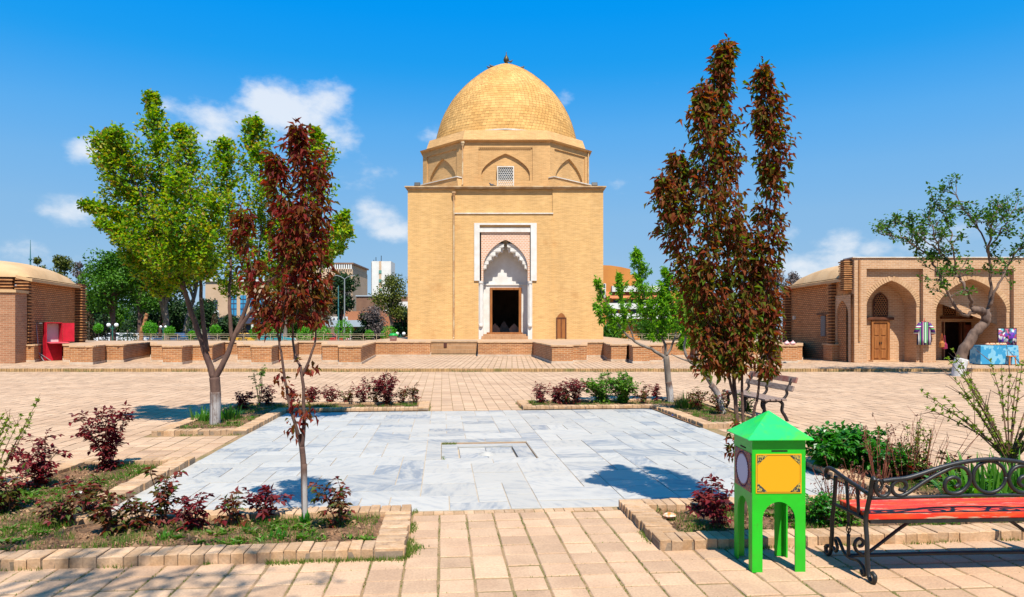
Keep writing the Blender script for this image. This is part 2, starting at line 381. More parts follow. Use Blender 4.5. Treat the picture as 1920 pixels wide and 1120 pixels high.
# marble court: slabs of mixed size laid tight
court = MB().prism([UV(C0, D0)[:2], UV(C1, D0)[:2], UV(C1, D1)[:2], UV(C0, D1)[:2]], -.2, -.005).build('marble_court', M['grout'], kind='structure')
PU0, PU1, PV0, PV1 = -.02, 1.28, 9.60, 11.05
g = .2975; NU, NV = int(round((C1 - C0) / g)), int(round((D1 - D0) / g)); gu, gv = (C1 - C0) / NU, (D1 - D0) / NV
busy = [[False] * NV for _ in range(NU)]
i0, i1 = int(round((PU0 - .3 - C0) / gu)), int(round((PU1 + .3 - C0) / gu)); j0, j1 = int(round((PV0 - .3 - D0) / gv)), int(round((PV1 + .3 - D0) / gv))
for i in range(i0, i1):
    for j in range(j0, j1): busy[i][j] = True
slabs = []; rr = random.Random(21)
for j in range(NV):
    for i in range(NU):
        if busy[i][j]: continue
        opts = [(2, 1), (1, 2), (2, 2), (2, 1), (3, 1), (1, 1), (2, 2), (1, 2), (3, 2)]; rr.shuffle(opts); opts.append((1, 1))
        for a, b in opts:
            if i + a <= NU and j + b <= NV and all(not busy[i + x][j + y] for x in range(a) for y in range(b)):
                for x in range(a):
                    for y in range(b): busy[i + x][j + y] = True
                slabs.append((C0 + i * gu, C0 + (i + a) * gu, D0 + j * gv, D0 + (j + b) * gv)); break
ru0, ru1, rv0, rv1 = C0 + i0 * gu, C0 + i1 * gu, D0 + j0 * gv, D0 + j1 * gv   # border slabs round the basin
um, vm = (ru0 + ru1) / 2, (rv0 + rv1) / 2
slabs += [(ru0, um, rv0, PV0), (um, ru1, rv0, PV0), (ru0, um, PV1, rv1), (um, ru1, PV1, rv1), (ru0, PU0, PV0, vm), (ru0, PU0, vm, PV1), (PU1, ru1, PV0, vm), (PU1, ru1, vm, PV1)]
for (a, b, c, d) in slabs:
    gp = .005; w, h = (b - a) / 2 - gp, (d - c) / 2 - gp; ce = UV((a + b) / 2, (c + d) / 2)
    m = MB().add([(-w, -h, -.05), (w, -h, -.05), (w, h, -.05), (-w, h, -.05), (-w, -h, -.002), (w, -h, -.002), (w, h, -.002), (-w, h, -.002), (-w + .003, -h + .003, 0), (w - .003, -h + .003, 0), (w - .003, h - .003, 0), (-w + .003, h - .003, 0)],
                 [(8, 9, 10, 11)] + [(q, (q + 1) % 4, 4 + (q + 1) % 4, 4 + q) for q in range(4)] + [(4 + q, 4 + (q + 1) % 4, 8 + (q + 1) % 4, 8 + q) for q in range(4)])
    o = link('marble_slab', m.mesh('marble_slab', M['marble']), court, (ce.x, ce.y, rr.uniform(.0, .005)), R(5.5))
# cut the basin: lower floor inside the border (grout bed is below, so build the pit as its own pieces)
court.data.clear_geometry()
b = MB()
for (a, b1, c, d) in ((C0, C1, D0, PV0), (C0, C1, PV1, D1), (C0, PU0, PV0, PV1), (PU1, C1, PV0, PV1)):
    b.prism([UV(a, c)[:2], UV(b1, c)[:2], UV(b1, d)[:2], UV(a, d)[:2]], -.3, -.005)
nm = b.mesh('marble_court', M['grout']); old = court.data; court.data = nm
basin = empty('fountain_basin', UV((PU0 + PU1) / 2, (PV0 + PV1) / 2), 'sunken square fountain basin in the middle of the marble court', 'basin', rz=R(5.5))
bu, bv = (PU1 - PU0) / 2, (PV1 - PV0) / 2
M['basin_wall'] = mk('basin_wall', (.36, .22, .13, 1), (.28, .19, .12, 1), 9, .9, bump=.4, bs=40)
MB().box(-bu, bu, -bv, bv, -.33, -.075).build('floor', M['grout'], basin)
for (x0, x1, y0, y1) in ((-bu + .005, bu - .005, -bv + .005, -bv + .24), (-bu + .005, bu - .005, bv - .24, bv - .005), (-bu + .005, -bu + .24, -bv + .25, bv - .25), (bu - .24, bu - .005, -bv + .25, bv - .25)):
    MB().box(x0, x1, y0, y1, -.08, -.028).build('ledge_slab', M['marble'], basin, bevel=.003)
for a in (-1, 1):
    for c in (-1, 1): MB().box(min(0, a * (bu - .26)) + .004, max(0, a * (bu - .26)) - .004, min(0, c * (bv - .26)) + .004, max(0, c * (bv - .26)) - .004, -.08, -.045).build('floor_slab', M['marble'], basin)
MB().box(-bu - .004, bu + .004, bv - .004, bv + .03, -.2, -.012).build('rim_wall', M['basin_wall'], basin)
MB().box(bu - .004, bu + .03, -bv, bv, -.2, -.012).build('rim_wall', M['basin_wall'], basin)
MB().lathe([(.13, -.06), (.12, -.035), (.07, -.03), (.05, -.012), (.045, -.01), (.02, -.02)], 16, (.0, -.12, 0)).build('fountain_nozzle', M['marble'], basin, smooth=True)

# flower beds: L-shaped kerbs of bricks on edge round loose soil
BEDS = {'nl': [(U0, V0), (GA, V0), (GA, D0 - .05), (C0, D0 - .05), (C0, HA), (U0, HA)],
        'nr': [(GB, V0), (U1, V0), (U1, HA), (C1, HA), (C1, D0 - .05), (GB, D0 - .05)],
        'fl': [(U0, HB), (C0, HB), (C0, D1 + .02), (GA, D1 + .02), (GA, V1), (U0, V1)],
        'fr': [(C1, HB), (U1, HB), (U1, V1), (GB, V1), (GB, D1 + .02), (C1, D1 + .02)]}
KW, KH, KP = .23, .078, .094
def kb_mesh(seed):
    rr = random.Random(seed); j = lambda a=.003: rr.uniform(-a, a); x, y = KP / 2 - .003, KW / 2; b = .005
    lo = [(-x + j(.002), -y + j(.008)), (x + j(.002), -y + j(.008)), (x + j(.002), y), (-x + j(.002), y)]; t = [KH + j(), KH + j(), KH + j(.002), KH + j(.002)]
    vs = [(p[0], p[1], -.02) for p in lo] + [(p[0], p[1], h - b) for p, h in zip(lo, t)] + [(p[0] * (1 - b / x), p[1] * (1 - b / y), h) for p, h in zip(lo, t)]
    return MB().add(vs, [(8, 9, 10, 11)] + [(i, (i + 1) % 4, 4 + (i + 1) % 4, 4 + i) for i in range(4)] + [(4 + i, 4 + (i + 1) % 4, 8 + (i + 1) % 4, 8 + i) for i in range(4)]).mesh('kerb_brick', M['kerb'])
KM = [kb_mesh(i) for i in range(10)]
KL = {'nl': 'brick kerb round the near flower bed left of the path', 'nr': 'brick kerb round the near flower bed behind green box',
      'fl': 'brick kerb round the far bed at the green tree', 'fr': 'brick kerb round the far bed left of the slatted bench'}
rr = random.Random(3)
def inside_poly(poly, x, y):
    c = False; n = len(poly)
    for i in range(n):
        (x1, y1), (x2, y2) = poly[i], poly[(i + 1) % n]
        if (y1 > y) != (y2 > y) and x < (x2 - x1) * (y - y1) / (y2 - y1) + x1: c = not c
    return c
for key, poly in BEDS.items():
    kerb = empty('bed_kerb', UV(poly[0][0], poly[0][1]), KL[key], 'kerb', 'brick kerbs of the four flower beds'); o0 = kerb.location.copy()
    n = len(poly); mort = MB()
    for i in range(n):
        a, b_, c = Vector(poly[i]), Vector(poly[(i + 1) % n]), Vector(poly[(i + 2) % n]); pv = Vector(poly[i - 1])
        d = (b_ - a).normalized(); nrm = Vector((-d.y, d.x))                     # inward (polygons run counter-clockwise)
        reflex_b = d.x * (c - b_).y - d.y * (c - b_).x < 0
        d0 = (a - pv).normalized(); reflex_a = d0.x * d.y - d0.y * d.x < 0
        L = (b_ - a).length + (KW if reflex_b else -KW); s0 = 0
        cnt = max(1, int(round(L / KP))); st = L / cnt
        for k in range(cnt):
            q = a + d * (s0 + (k + .5) * st) + nrm * (KW / 2 + rr.uniform(-.008, .008)); w = UV(q.x, q.y) - o0
            ob = link('kerb_brick', KM[rr.randrange(10)], kerb, (w.x, w.y, rr.uniform(-.005, .004)), R(5.5) + math.atan2(d.y, d.x) + rr.uniform(-.02, .02))
            ob.rotation_euler.x = rr.uniform(-.018, .018); ob.scale.x = st / KP
        p = [a + d * s0 + nrm * .01, a + d * (s0 + L) + nrm * .01, a + d * (s0 + L) + nrm * (KW - .01), a + d * s0 + nrm * (KW - .01)]
        mort.prism([tuple((UV(q.x, q.y) - o0)[:2]) for q in p], -.03, KH - .022)
    mort.build('mortar_bed', M['mortar'], kerb)
    # soil
    us, vs_ = [p[0] for p in poly], [p[1] for p in poly]; st = .12; grid = {}; sm = MB()
    for iu in range(int((max(us) - min(us)) / st) + 1):
        for iv in range(int((max(vs_) - min(vs_)) / st) + 1):
            u, v = min(us) + iu * st, min(vs_) + iv * st
            if not inside_poly(poly, u + st / 2, v + st / 2): continue
            ids = []
            for du, dv in ((0, 0), (1, 0), (1, 1), (0, 1)):
                kk = (iu + du, iv + dv)
                if kk not in grid:
                    uu, vv = min(us) + kk[0] * st, min(vs_) + kk[1] * st
                    w = UV(min(max(uu, min(us) + .02), max(us) - .02), min(max(vv, min(vs_) + .02), max(vs_) - .02))
                    inb = all(inside_poly(poly, uu + a, vv + c) for a in (-.2, .2) for c in (-.2, .2))
                    z = .035 + .04 * noise.noise((w.x * 1.7, w.y * 1.7, 3)) + .03 * noise.noise((w.x * 5, w.y * 5, 1)) if inb else .02
                    grid[kk] = len(sm.v); sm.v.append((w.x, w.y, z))
                ids.append(grid[kk])
            sm.f.append(tuple(ids))
    sm.build('soil', M['soil'], smooth=True, kind='structure')

# ------------------------------------------------------------------ platform and terrace
PY = 28.8
M['coping'] = mk('coping_brick', (.52, .33, .185, 1), (.42, .25, .13, 1), 3, .9, island=.1, bump=.3, bs=30)
M['stone'] = mk('base_stone', (.50, .40, .30, 1), (.40, .30, .21, 1), 2.5, .9, bump=.3, bs=25)
M['lowbrick'] = brickm('low_wall_brick', (.40, .165, .058, 1), (.30, .11, .04, 1), (.44, .28, .155, 1), .26, .085, .014, streak=.2, blotch=((.46, .28, .15, 1), 1.6, .55, .75, .5))
plat = MB().box(-60, 60, PY + .1, 45, -.33, .108).build('platform', M['joint'], kind='structure')
pf = MB(); rr = random.Random(8)
for i in range(-150, 150):
    for j in range(0, 60):
        x, y = (i + .5) * pt, PY + .1 + (j + .5) * pt
        if abs(x) > .73 * y + 2 or y > 44.5: continue
        h = pt / 2 - .006; hx = pt / 2 - (.016); z = .12 + rr.uniform(-.003, .003)
        pf.box(x - hx, x + hx, y - h, y + h, .1, z)
tag(pf.build('paving_field', M['paver_far'], plat, uv=False), kind='stuff')
ke = MB(); x = -30.
M['edge'] = mk('edge_brick', (.42, .245, .11, 1), (.33, .20, .085, 1), 3, .9, island=.22, bump=.3, bs=40, stain=((.16, .16, .04, 1), 1.1, .58, .7, .7))
while x < 30:
    w = rr.uniform(.095, .11); ke.box(x + .008, x + w - .008, PY + rr.uniform(-.01, .01), PY + .1, -.03, .12 + rr.uniform(-.008, .004)); x += w
tag(ke.build('edge_bricks', M['edge'], plat, uv=False), kind='stuff')
ZT = .94
def terrace(name, label, pts, back, zt=ZT, base=True, cope=True):
    """zigzag brick retaining wall: pts along its foot, left to right"""
    o = empty(name, (pts[0].x, pts[0].y, .12), label, 'wall'); L = o.location
    pts = [Vector((p.x, p.y, 0)) for p in pts]
    w, c, s = MB(), MB(), MB()
    for a, b in zip(pts, pts[1:]):
        d = b - a
        if d.length < .02: continue
        d.normalize(); n = Vector((d.y, -d.x, 0))
        A, B = a - L, b - L; A.z = B.z = 0
        w.quad(A, B, B + Vector((0, 0, zt - .12)), A + Vector((0, 0, zt - .12)))
        ln = (b - a).length
        if cope:
            k = max(1, int(ln / .3)); 
            for q in range(k):
                p0, p1 = A + d * (ln * q / k + .006), A + d * (ln * (q + 1) / k - .006); e = .035 + random.uniform(-.008, .01); h = random.uniform(-.006, .006)
                zz = zt - .12
                c.extr([p0 + n * e + Vector((0, 0, zz - .05 + h)), p1 + n * e + Vector((0, 0, zz - .05 + h)), p1 + n * e + Vector((0, 0, zz + .015 + h)), p0 + n * e + Vector((0, 0, zz + .015 + h))], n * -.3)
        if base: s.extr([A - d * .02, B + d * .02, B + d * .02 + Vector((0, 0, .11)), A - d * .02 + Vector((0, 0, .11))], n * .03)
    w.build('brick_face', M['lowbrick'], o)
    if cope: c.build('coping', M['coping'], o)
    if base: s.build('base_course', M['stone'], o)
    return o
def foot(lst): return [G(px, py, .12) for px, py in lst]
TL = foot([(0, 679), (28, 679), (28, 679.5), (64, 679.5), (83, 675), (84, 669), (118, 669), (119, 679), (131, 679), (131.5, 684), (173.5, 684), (196, 680), (197, 679.5), (231, 679.5), (245, 675.5), (283, 668.5), (283.5, 679), (305, 679), (305.3, 684), (341, 684), (360, 680.5), (360.5, 680.5),
           (398, 680.5), (421, 668.5), (445, 668.5), (445.3, 679), (471, 679), (471.3, 684), (509, 684), (521, 680), (521.5, 679), (550, 679), (559, 668.5), (604, 668.5), (604.3, 679.5), (635, 679.5), (635.2, 684), (677, 684), (704, 668.6), (807, 668.6), (807.5, 663.5)])
TR = foot([(896, 663.5), (896.5, 668.6), (1000, 668.6), (1035, 682), (1074, 682), (1074.2, 679.5), (1100, 679.5), (1100.3, 669.5), (1132, 669.5), (1139, 677), (1146, 678), (1175, 678), (1176, 676), (1187, 682), (1218, 682), (1218.3, 679.5), (1241, 679.5), (1250, 669.5), (1300, 669.5), (1310, 677), (1340, 677), (1345, 682), (1380, 682), (1381, 679), (1405, 679), (1412, 669), (1440, 669), (1449, 674), (1464, 681), (1495, 681), (1495.3, 679.5), (1504, 679.5), (1505, 668)])
terrace('terrace_wall', 'low zigzag brick terrace wall left of the mausoleum axis', TL, 46)
terrace('terrace_wall', 'low zigzag brick terrace wall right of the mausoleum axis', TR, 46)
TC = foot([(807.5, 663.5), (896, 663.5)])
M['soldier'] = brickm('soldier_brick', (.42, .21, .09, 1), (.34, .16, .065, 1), (.45, .30, .18, 1), .07, .26, .011, streak=.12)
tc_ = empty('terrace_step', (TC[0].x, TC[0].y, .12), 'low brick step between the two terrace walls', 'step'); q = TC[1] - TC[0]
MB().quad((0, 0, 0), (q.x, q.y, 0), (q.x, q.y, .72), (0, 0, .72)).build('riser', M['soldier'], tc_)
MB().cbox((q.x * .31, -.01, .54), (.2, .06, .26)).build('drain_hole', mk('drain_dark', (.09, .03, .02, 1)), tc_)
MB().box(0, q.x, -.04, .9, .72, .78).build('tread', M['coping'], tc_)
poly = [(-58, 40)] + [(p.x, p.y + .02) for p in TL] + [(TC[0].x, TC[0].y + .5), (TC[1].x, TC[1].y + .5)] + [(p.x, p.y + .02) for p in TR] + [(58, 40), (58, 46.2), (8.5, 46.2), (8.5, 70), (-9.5, 70), (-9.5, 46.2), (-58, 46.2)]
M['terr'] = mk('terrace_paving', (.43, .28, .17, 1), (.36, .23, .135, 1), 1.2, .9, bump=.3, bs=20)
MB().add([(x, y, ZT - .01) for x, y in poly[::-1]], [tuple(range(len(poly)))]).build('terrace', M['terr'], kind='structure')
# ------------------------------------------------------------------ mausoleum
M['mbrick'] = brickm('mausoleum_brick', (.57, .335, .125, 1), (.51, .29, .10, 1), (.59, .385, .18, 1), .27, .075, .012, streak=.14, blotch=((.40, .175, .05, 1), .45, .56, .78, .65), bump=.5, var=.7)
M['dbrick'] = brickm('drum_brick', (.53, .30, .115, 1), (.46, .25, .09, 1), (.55, .35, .17, 1), .27, .075, .012, streak=.14, blotch=((.40, .18, .06, 1), .7, .55, .8, .5), bump=.35)
M['tile'] = mk('dome_tile', (.56, .325, .115, 1), (.49, .265, .085, 1), .6, .95, island=.15, bump=.2, bs=20, spec=.1)
M['plaster'] = mk('white_plaster', (.62, .60, .56, 1), (.55, .52, .47, 1), 1.6, .85, bump=.15, bs=20)
M['pinkbrick'] = brickm('spandrel_brick', (.55, .30, .185, 1), (.48, .24, .14, 1), (.60, .47, .37, 1), .24, .13, .03, streak=.08, bump=.3)
M['wood'] = mk('door_wood', (.30, .115, .03, 1), (.22, .075, .02, 1), 2.0, .55, bump=.25, bs=30, sc=(6, 6, .6))
M['darkwood'] = mk('dark_wood', (.12, .04, .018, 1), (.08, .028, .012, 1), 3, .6, bump=.2, bs=30)
M['cornice'] = mk('cornice', (.50, .36, .21, 1), (.38, .23, .11, 1), 2, .9, bump=.3, bs=15)
M['whitewash'] = mk('whitewash', (.62, .58, .52, 1), (.5, .44, .36, 1), 3, .9)
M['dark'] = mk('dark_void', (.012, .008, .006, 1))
M['iron'] = mk('dark_metal', (.03, .028, .026, 1), rough=.5, metal=.3)
MX, MY, HW = -.47, 52.0, 7.06
Z0, ZC = ZT - .03, 11.96
mau = empty('mausoleum', (MX, MY, Z0), 'square sandy brick mausoleum with pointed dome and white portal', 'mausoleum')
def zz(z): return z - Z0
b = MB()   # walls, local: x from centre, y into the building, z from base
H = zz(ZC) - .18; oz = zz(9.0)
for x0, x1 in ((-HW, -3.66), (3.4, HW)): b.quad((x0, 0, 0), (x1, 0, 0), (x1, 0, H), (x0, 0, H))
b.quad((-3.66, -.09, 0), (-1.9, -.09, 0), (-1.9, -.09, zz(9.98)), (-3.66, -.09, zz(9.98))); b.quad((1.9, -.09, 0), (3.4, -.09, 0), (3.4, -.09, zz(9.98)), (1.9, -.09, zz(9.98)))
b.quad((-1.9, -.09, oz), (1.9, -.09, oz), (1.9, -.09, zz(9.98)), (-1.9, -.09, zz(9.98)))
b.quad((-3.66, .0, 0), (-3.66, -.09, 0), (-3.66, -.09, zz(9.98)), (-3.66, .0, zz(9.98))); b.quad((3.4, -.09, 0), (3.4, 0, 0), (3.4, 0, zz(9.98)), (3.4, -.09, zz(9.98)))
for x in (-3.66, 3.4):  # recessed upper panel
    b.quad((x, .0, zz(9.98)), (x, .09, zz(9.98)), (x, .09, H), (x, .0, H))
b.quad((-3.66, .09, zz(9.98)), (3.4, .09, zz(9.98)), (3.4, .09, H), (-3.66, .09, H))
for x, s in ((-HW, -1), (HW, 1)):
    q = [(x, 0, 0), (x, 2 * HW, 0), (x, 2 * HW, H), (x, 0, H)]; b.quad(*(q[::-1] if s < 0 else q))
b.quad((HW, 2 * HW, 0), (-HW, 2 * HW, 0), (-HW, 2 * HW, H), (HW, 2 * HW, H))
b.quad((-HW, 0, H), (HW, 0, H), (HW, 2 * HW, H), (-HW, 2 * HW, H))
b.build('wall', M['mbrick'], mau)
MB().box(-3.7, 3.44, -.16, .09, zz(9.96), zz(10.04)).build('ledge', M['whitewash'], mau)
cn = MB(); 
cn.box(-HW - .12, HW + .12, -.14, 2 * HW + .14, H, H + .1); cn.box(-HW - .2, HW + .2, -.22, 2 * HW + .22, H + .1, H + .18)
cn.build('cornice', M['cornice'], mau)
# portal
pf = MB(); fy = -.19
pf.box(-2.25, -1.86, fy, .2, zz(5.14), zz(9.3)); pf.box(1.82, 2.25, fy, .2, zz(5.14), zz(9.3)); pf.box(-1.86, 1.82, fy, .02, zz(9.16), zz(9.3))
pf.box(-1.86, 1.82, -.06, .2, zz(8.66), zz(9.155)); 
pf.build('portal_frame', M['plaster'], mau)
sp = MB(); arch_wall(sp, -1.76, 1.76, zz(5.1), zz(8.66), -1.6, 1.6, zz(6.15), zz(8.12), .06, .10, 24, .3)
sp.build('spandrel', M['pinkbrick'], mau)
ni = MB(); ND = 1.25
ni.quad((-1.7, .08, 0), (-1.7, ND, 0), (-1.7, ND, zz(8.8)), (-1.7, .08, zz(8.8))); ni.quad((1.7, ND, 0), (1.7, .08, 0), (1.7, .08, zz(8.8)), (1.7, ND, zz(8.8)))
ni.quad((-1.7, ND, 0), (-1.13, ND, 0), (-1.13, ND, zz(8.8)), (-1.7, ND, zz(8.8))); ni.quad((1.13, ND, 0), (1.7, ND, 0), (1.7, ND, zz(8.8)), (1.13, ND, zz(8.8)))
ni.quad((-1.13, ND, zz(4.72)), (1.13, ND, zz(4.72)), (1.13, ND, zz(8.8)), (-1.13, ND, zz(8.8))); ni.quad((-1.13, ND, 0), (1.13, ND, 0), (1.13, ND, zz(1.42)), (-1.13, ND, zz(1.42)))
ni.quad((-1.7, .08, zz(8.3)), (1.7, .08, zz(8.3)), (1.7, ND, zz(8.0)), (-1.7, ND, zz(8.0)))
ni.box(-1.7, 1.7, ND - .07, ND + .02, zz(4.9), zz(5.02)); ni.build('niche', M['plaster'], mau)
for s in (-1, 1):     # jamb colonnettes
    j = MB(); x = s * 1.77; j.box(x - .16, x + .16, -.14, .3, 0.0, zz(5.12)); j.lathe([(.11, zz(2.0)), (.11, zz(4.9)), (.15, zz(4.95)), (.15, zz(5.12))], 10, (x, -.16, 0)); j.lathe([(.15, zz(1.85)), (.15, zz(2.0)), (.11, zz(2.04))], 10, (x, -.16, 0))
    j.build('jamb_column', M['plaster'], mau)
    for k in range(6):   # stepped stalactite tiers under the vault
        t = k / 5; zk = zz(6.05) + t * 1.55; reach = .42 + .17 * k
        xw = 1.6 * math.sqrt(max(.04, 1 - (t * .93) ** 2)) + .1
        m = MB(); n = 5
        for q in range(n):
            y0 = .22 + q * (ND - .22) / n; y1 = y0 + (ND - .22) / n - .02; r = reach * (.75 + .25 * (q % 2))
            x1 = 1.69; x0 = max(.12, xw - r)
            m.box(min(s * x0, s * x1), max(s * x0, s * x1), y0, y1, zk + .14 * (q % 2), zk + .25)
            m.box(min(s * (x0 + .09), s * x1), max(s * (x0 + .09), s * x1), y0 + .02, y1 - .02, zk - .06, zk + .14 * (q % 2))
        m.build('stalactite_tier', M['plaster'], mau)
df = MB(); y0, y1 = ND - .1, ND + .25
df.box(-1.17, -.99, y0, y1, zz(1.42), zz(4.73)); df.box(.97, 1.17, y0, y1, zz(1.42), zz(4.73)); df.box(-.99, .97, y0, y1, zz(4.55), zz(4.73)); df.box(-1.4, 1.25, y0 - .12, y1, zz(1.28), zz(1.42))
df.build('door_frame', M['wood'], mau, bevel=.015)
# dark chamber behind the doorway with the tombs
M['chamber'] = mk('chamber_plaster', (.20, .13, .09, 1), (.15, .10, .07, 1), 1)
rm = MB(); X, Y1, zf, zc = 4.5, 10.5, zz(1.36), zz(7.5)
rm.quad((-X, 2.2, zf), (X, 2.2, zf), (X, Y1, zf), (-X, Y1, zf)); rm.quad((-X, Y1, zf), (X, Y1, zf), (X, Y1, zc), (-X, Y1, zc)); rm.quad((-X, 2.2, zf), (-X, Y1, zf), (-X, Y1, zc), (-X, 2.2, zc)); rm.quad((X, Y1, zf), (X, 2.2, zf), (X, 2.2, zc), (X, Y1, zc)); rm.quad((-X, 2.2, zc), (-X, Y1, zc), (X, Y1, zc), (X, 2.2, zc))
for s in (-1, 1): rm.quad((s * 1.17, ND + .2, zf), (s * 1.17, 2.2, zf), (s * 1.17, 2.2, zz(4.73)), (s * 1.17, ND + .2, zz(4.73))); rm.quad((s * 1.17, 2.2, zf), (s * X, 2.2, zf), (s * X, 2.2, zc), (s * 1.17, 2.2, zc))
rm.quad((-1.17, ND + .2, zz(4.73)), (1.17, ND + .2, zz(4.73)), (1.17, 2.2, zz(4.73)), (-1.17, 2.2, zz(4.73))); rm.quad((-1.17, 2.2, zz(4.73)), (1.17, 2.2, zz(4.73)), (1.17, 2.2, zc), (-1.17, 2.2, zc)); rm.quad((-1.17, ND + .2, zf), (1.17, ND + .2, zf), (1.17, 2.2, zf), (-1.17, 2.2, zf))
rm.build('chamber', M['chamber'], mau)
M['tomb'] = mk('tomb_stone', (.36, .22, .17, 1), (.28, .17, .13, 1), 3)
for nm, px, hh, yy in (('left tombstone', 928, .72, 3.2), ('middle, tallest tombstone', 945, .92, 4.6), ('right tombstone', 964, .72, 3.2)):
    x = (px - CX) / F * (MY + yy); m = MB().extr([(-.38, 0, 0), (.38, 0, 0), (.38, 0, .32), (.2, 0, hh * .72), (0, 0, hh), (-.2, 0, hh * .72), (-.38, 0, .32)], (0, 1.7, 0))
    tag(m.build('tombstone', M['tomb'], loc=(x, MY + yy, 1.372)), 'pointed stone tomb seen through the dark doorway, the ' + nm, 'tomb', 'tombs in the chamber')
st = MB(); st.box(-1.72, 1.62, -.3, ND, 0, zz(1.16)); st.box(-1.6, 1.5, -.12, ND - .02, zz(1.16), zz(1.30))
st.build('door_step', M['soldier'], mau)
# little side door
sd = MB(); ap = arch_pts(3.72, 4.34, zz(2.45), zz(2.84), 10); sd.extr([(3.72, -.03, zz(1.02))] + [(a, -.03, z) for a, z in ap] + [(4.34, -.03, zz(1.02))], (0, .1, 0))
sdo = sd.build('side_door', M['wood'], mau)
q = MB(); q.box(3.66, 3.74, -.07, .05, 0.02, zz(2.5)); q.box(4.32, 4.4, -.07, .05, .02, zz(2.5)); q.box(3.74, 4.32, -.06, .0, zz(2.42), zz(2.5)); q.box(4.0, 4.05, -.055, .0, zz(1.02), zz(2.42)); q.build('door_frame', M['darkwood'], sdo)
# downpipes
M['pipe'] = mk('pipe_paint', (.55, .42, .25, 1), (.40, .22, .10, 1), 2, .6)
def pipe(x, y, z0, z1):
    m = MB(); m.tube([(x, y, z0), (x, y, z1)], .055, 8); m.lathe([(.055, z1 - .25), (.13, z1 - .02), (.15, z1), (.15, z1 + .12)], 8, (x, y, 0)); m.tube([(x, y, z0 + .02), (x - .02, y - .18, z0 - .04)], .055, 8); m.build('downpipe', M['pipe'], mau)
pipe(-3.72, -.17, .12, H - .35)
# drum
CYD = HW; HF, HE, HS = 6.45, 3.25, 3.15
DZ0, DZ1 = zz(ZC), zz(15.35)
oc = [(-HE, CYD - HF), (HE, CYD - HF), (HF, CYD - HS), (HF, CYD + HS), (HE, CYD + HF), (-HE, CYD + HF), (-HF, CYD + HS), (-HF, CYD - HS)]
dr = MB(); 
for i in range(8):
    a, c = Vector(oc[i] + (0,)), Vector(oc[(i + 1) % 8] + (0,)); L = (c - a).length; d = (c - a).normalized(); n = Vector((-d.y, d.x, 0))
    T = Matrix(((d.x, n.x, 0, a.x), (d.y, n.y, 0, a.y), (0, 0, 1, 0), (0, 0, 0, 1)))
    f = MB(T); m = L / 2; pw = m - (1.28 if i % 2 == 0 else .5); z0p, z1p = DZ0 + .55, DZ1 - .42; d1, d2 = .08, .24
    f.quad((0, 0, DZ0 - .1), (m - pw, 0, DZ0 - .1), (m - pw, 0, DZ1), (0, 0, DZ1)); f.quad((m + pw, 0, DZ0 - .1), (L, 0, DZ0 - .1), (L, 0, DZ1), (m + pw, 0, DZ1))
    f.quad((m - pw, 0, DZ0 - .1), (m + pw, 0, DZ0 - .1), (m + pw, 0, z0p), (m - pw, 0, z0p)); f.quad((m - pw, 0, z1p), (m + pw, 0, z1p), (m + pw, 0, DZ1), (m - pw, 0, DZ1))
    f.quad((m - pw, 0, z1p), (m - pw, d1, z1p), (m + pw, d1, z1p), (m + pw, 0, z1p)); f.quad((m - pw, 0, z0p), (m - pw, d1, z0p), (m - pw, d1, z1p), (m - pw, 0, z1p)); f.quad((m + pw, d1, z0p), (m + pw, 0, z0p), (m + pw, 0, z1p), (m + pw, d1, z1p)); f.quad((m - pw, 0, z0p), (m + pw, 0, z0p), (m + pw, d1, z0p), (m - pw, d1, z0p))
    aw = pw - .2
    arch_wall(f, m - pw, m + pw, z0p, z1p, m - aw, m + aw, z0p + (.55 if i % 2 == 0 else .35), z1p - .42, d1, d2 - d1, 16, .45)
    f.quad((m - aw - .1, d2, z0p), (m + aw + .1, d2, z0p), (m + aw + .1, d2, z1p), (m - aw - .1, d2, z1p))
    if i == 0:
        for q in range(26): f.box(m - pw + .02 + q * .148, m - pw + .09 + q * .148, .0 + .01, d1, z1p - .1, z1p - .02)
    dr.v += f.v if False else []; b0 = len(dr.v); dr.v += f.v; dr.f += [tuple(b0 + k for k in ff) for ff in f.f]
    if i % 2 == 1:   # plinth under each diagonal face
        g2 = MB(T); g2.extr([(-.25, -.45, DZ0 - .05), (L + .25, -.45, DZ0 - .05), (L + .05, -.45, DZ0 + .72), (-.05, -.45, DZ0 + .72)], (0, .5, 0)); g2.build('corner_plinth', M['dbrick'], mau)
        g3 = MB(T); g3.box(-.12, L + .12, -.52, .05, DZ0 + .722, DZ0 + .79); g3.build('plinth_coping', M['whitewash'], mau)
dr.build('drum', M['dbrick'], mau)
def oct_scale(s, z): return [(p[0] * s, CYD + (p[1] - CYD) * s, z) for p in oc]
rf = MB(); r0, r1, ra_, r2 = oct_scale(1.02, DZ1), oct_scale(1.035, DZ1 + .10), oct_scale(.965, DZ1 + .2), oct_scale(.925, DZ1 + .98)
for A, B in ((r0, r1), (r1, ra_), (ra_, r2)):
    for i in range(8): rf.quad(A[i], A[(i + 1) % 8], B[(i + 1) % 8], B[i])
rf.add(r2, [tuple(range(8))]); rf.add(r0, [tuple(range(7, -1, -1))])
rf.build('drum_roof', M['dbrick'], mau)
pipe(-HE + .12, CYD - HF - .12, DZ0 + .25, DZ1 - .15)
m = MB(); m.tube([(HF * .99, CYD - HS - .2, DZ0), (HF * .99, CYD - HS - .2, DZ1)], .05, 6); m.build('downpipe', M['pipe'], mau)
